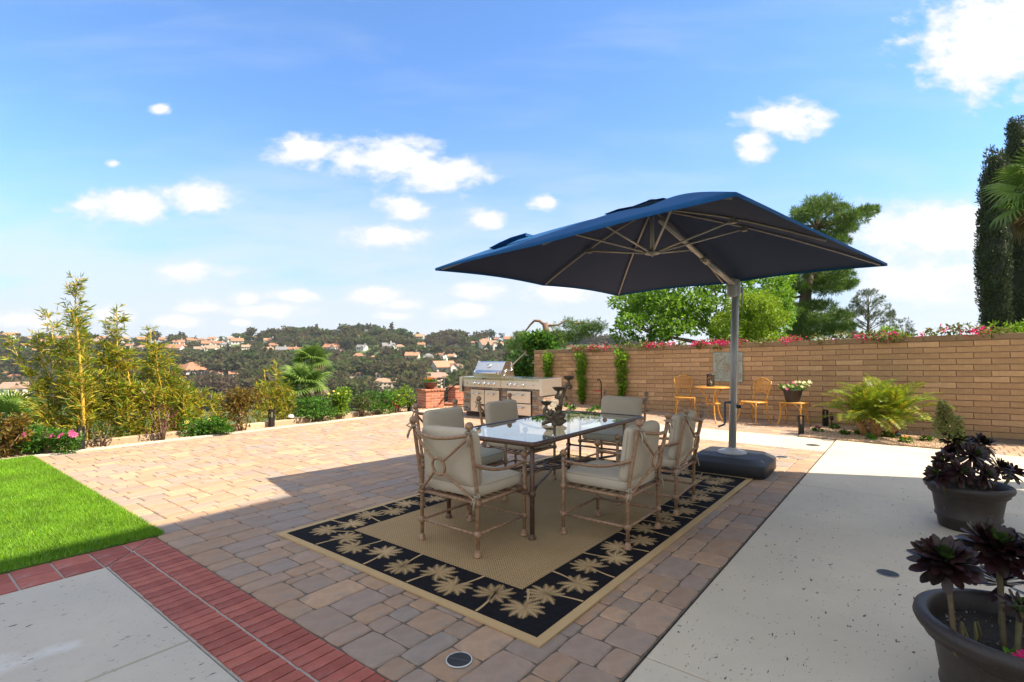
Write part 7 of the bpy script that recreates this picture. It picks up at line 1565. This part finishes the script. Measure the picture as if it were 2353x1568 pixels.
def far_palms():
    rng = random.Random(31); fr = MB()
    for i in range(16):
        a = i*2.4; el = rng.uniform(-.7, 1.0); d = Vector((math.cos(a)*math.cos(el), math.sin(a)*math.cos(el), math.sin(el))); s = d.cross(Vector((0,0,1))).normalized()*.035; p = Vector((0,0,1)); e = p+d*.13; f = e+d*.10-Vector((0,0,.07)); fr.quad(p-s*.4, p+s*.4, e+s, e-s); fr.quad(e-s, e+s, f+s*.2, f-s*.2)
    cm = fr.mesh('crown', TM['dark green']); tm = MB().tube([(0,0,-.1),(.01,0,.5),(0,0,1)], [.014,.011,.010], 5).mesh('trunk', M_TW)
    for x, yb, h in ((667,806,24),(658,800,18),(893,812,24),(940,808,26),(854,800,22),(1023,842,30),(1096,820,22),(405,784,14),(425,784,12),(590,790,14),(1001,800,16),(875,806,18),(700,782,14),(450,784,12)):
        p = hill_at(x, yb); s = h*p.y/F; a, b = place(x, yb); lab = f'tall thin palm {b} {a}'; t = thing('tall_palm', lab, 'palm tree', p, rng.uniform(0,6), lab+' group'); t.scale = (s*1.1, s*1.1, s); obj('crown', cm, t); obj('trunk', tm, t)
far_palms()
def meadow_flowers():
    P, D = [], []
    for x, y, r, n in ((830,772,16,60),(815,764,12,60),(862,784,8,60),(868,780,8,40),(800,782,6,40)):
        for _ in range(n): p = hill_at(x+NR.normal()*r*.5, y+NR.normal()*1.5); P.append((p.x, p.y, p.z+.6)); D.append((NR.normal(), NR.normal(), .6))
    o = stuff(obj('wild_mustard', fast_mesh('wild_mustard', *leaves(np.array(P), np.array(D), 3.2, 2.6), M_YLF))); o['label'] = 'yellow wild mustard in patches below the round hilltop'
meadow_flowers()
def golf():
    z = -30; pts = []
    for x, y in ((-60,985),(75,990),(95,975),(70,955),(30,951),(-60,951)): p = at(x, y, (CAMH-z-0.10)*F/(y-HZ)); pts.append((p.x, p.y))
    mb = MB(); mb.prism(pts, z-.3, z+.1); struct(mb.build('golf_lawn', mat('fairway', [(0.10,0.22,0.015)], rough=.95, var=.2, scale=.1, rnd=False)))
    pts = []
    for x, y in ((-60,952),(60,951.5),(75,948),(-60,947.5)): p = at(x, y, (CAMH-z-0.15)*F/(y-HZ)); pts.append((p.x, p.y))
    mb = MB(); mb.prism(pts, z-.3, z+.15); struct(mb.build('cart_path', M_CURB))
    p = at(56, 950, (CAMH-z-.15)*F/(950-HZ)); t = thing('golf_cart', 'tiny white roofed golf cart on the path beyond the bamboo', 'golf cart', p, .3); MB().box((0,0,.5),(2.2,1.2,.5)).build('body', M_BLKM, t); MB().box((0,0,1.8),(1.8,1.2,.1)).build('roof', M_WHT, t)
    for x in (-.8, .8):
        MB().tube([(x*.9,0,.7),(x*.9,0,1.78)], .05, 5).build('post', M_BLKM, t)
        for y in (-.6, .6): MB().tube([(x,y-.1,.25),(x,y+.1,.25)], .25, 10).build('wheel', M_BLKM, t)
golf()
def cars():
    rng = random.Random(5); cm = [mat('white_car_paint', [(0.7,0.7,0.7)], rough=.3, rnd=False), mat('dark_car_paint', [(0.04,0.045,0.05)], rough=.3, rnd=False)]
    for i, (x, yb, c, lab) in enumerate(((1036,905,0,'white car parked in the valley left of the second brick pillar'),(1042,898,1,'dark car parked in the valley just above the white one by the pillar'),(1029,912,0,'white car parked in the valley under the handrail'),(858,905,0,'white car parked in front of the gabled apartment building'))):
        p = hill_at(x, yb); t = thing('parked_car', lab, 'car', p+Vector((0,0,.05)), rng.uniform(0,3), 'cars parked in the valley'); MB().superell((0,0,.65),2.2,.9,.42,.4,.3,20,8).build('body', cm[c], t, True); MB().superell((-.2,0,1.15),1.2,.75,.4,.5,.35,16,8).build('cabin', M_WIN, t, True)
        for a in (-1.3, 1.3):
            for b in (-.8, .8): MB().tube([(a,b-.1,.32),(a,b+.1,.32)], .32, 10).build('wheel', M_BLKM, t)
cars()

# ------------------------------------------------------------------ haze
def haze():
    mb = MB(); mb.box((0, 2400, 25), (9000, 6200, 190)); M = bpy.data.materials.new('haze_air'); M.use_nodes = True; nt = M.node_tree; nt.nodes.remove(nt.nodes['Principled BSDF']); v = nt.nodes.new('ShaderNodeVolumePrincipled')
    v.inputs['Density'].default_value = HAZE; v.inputs['Color'].default_value = (0.86, 0.93, 1.0, 1); v.inputs['Anisotropy'].default_value = 0.2; nt.links.new(v.outputs[0], nt.nodes['Material Output'].inputs['Volume'])
    o = stuff(mb.build('haze', M)); o['label'] = 'thin haze over the valley'
HAZE = 0.00012
haze()
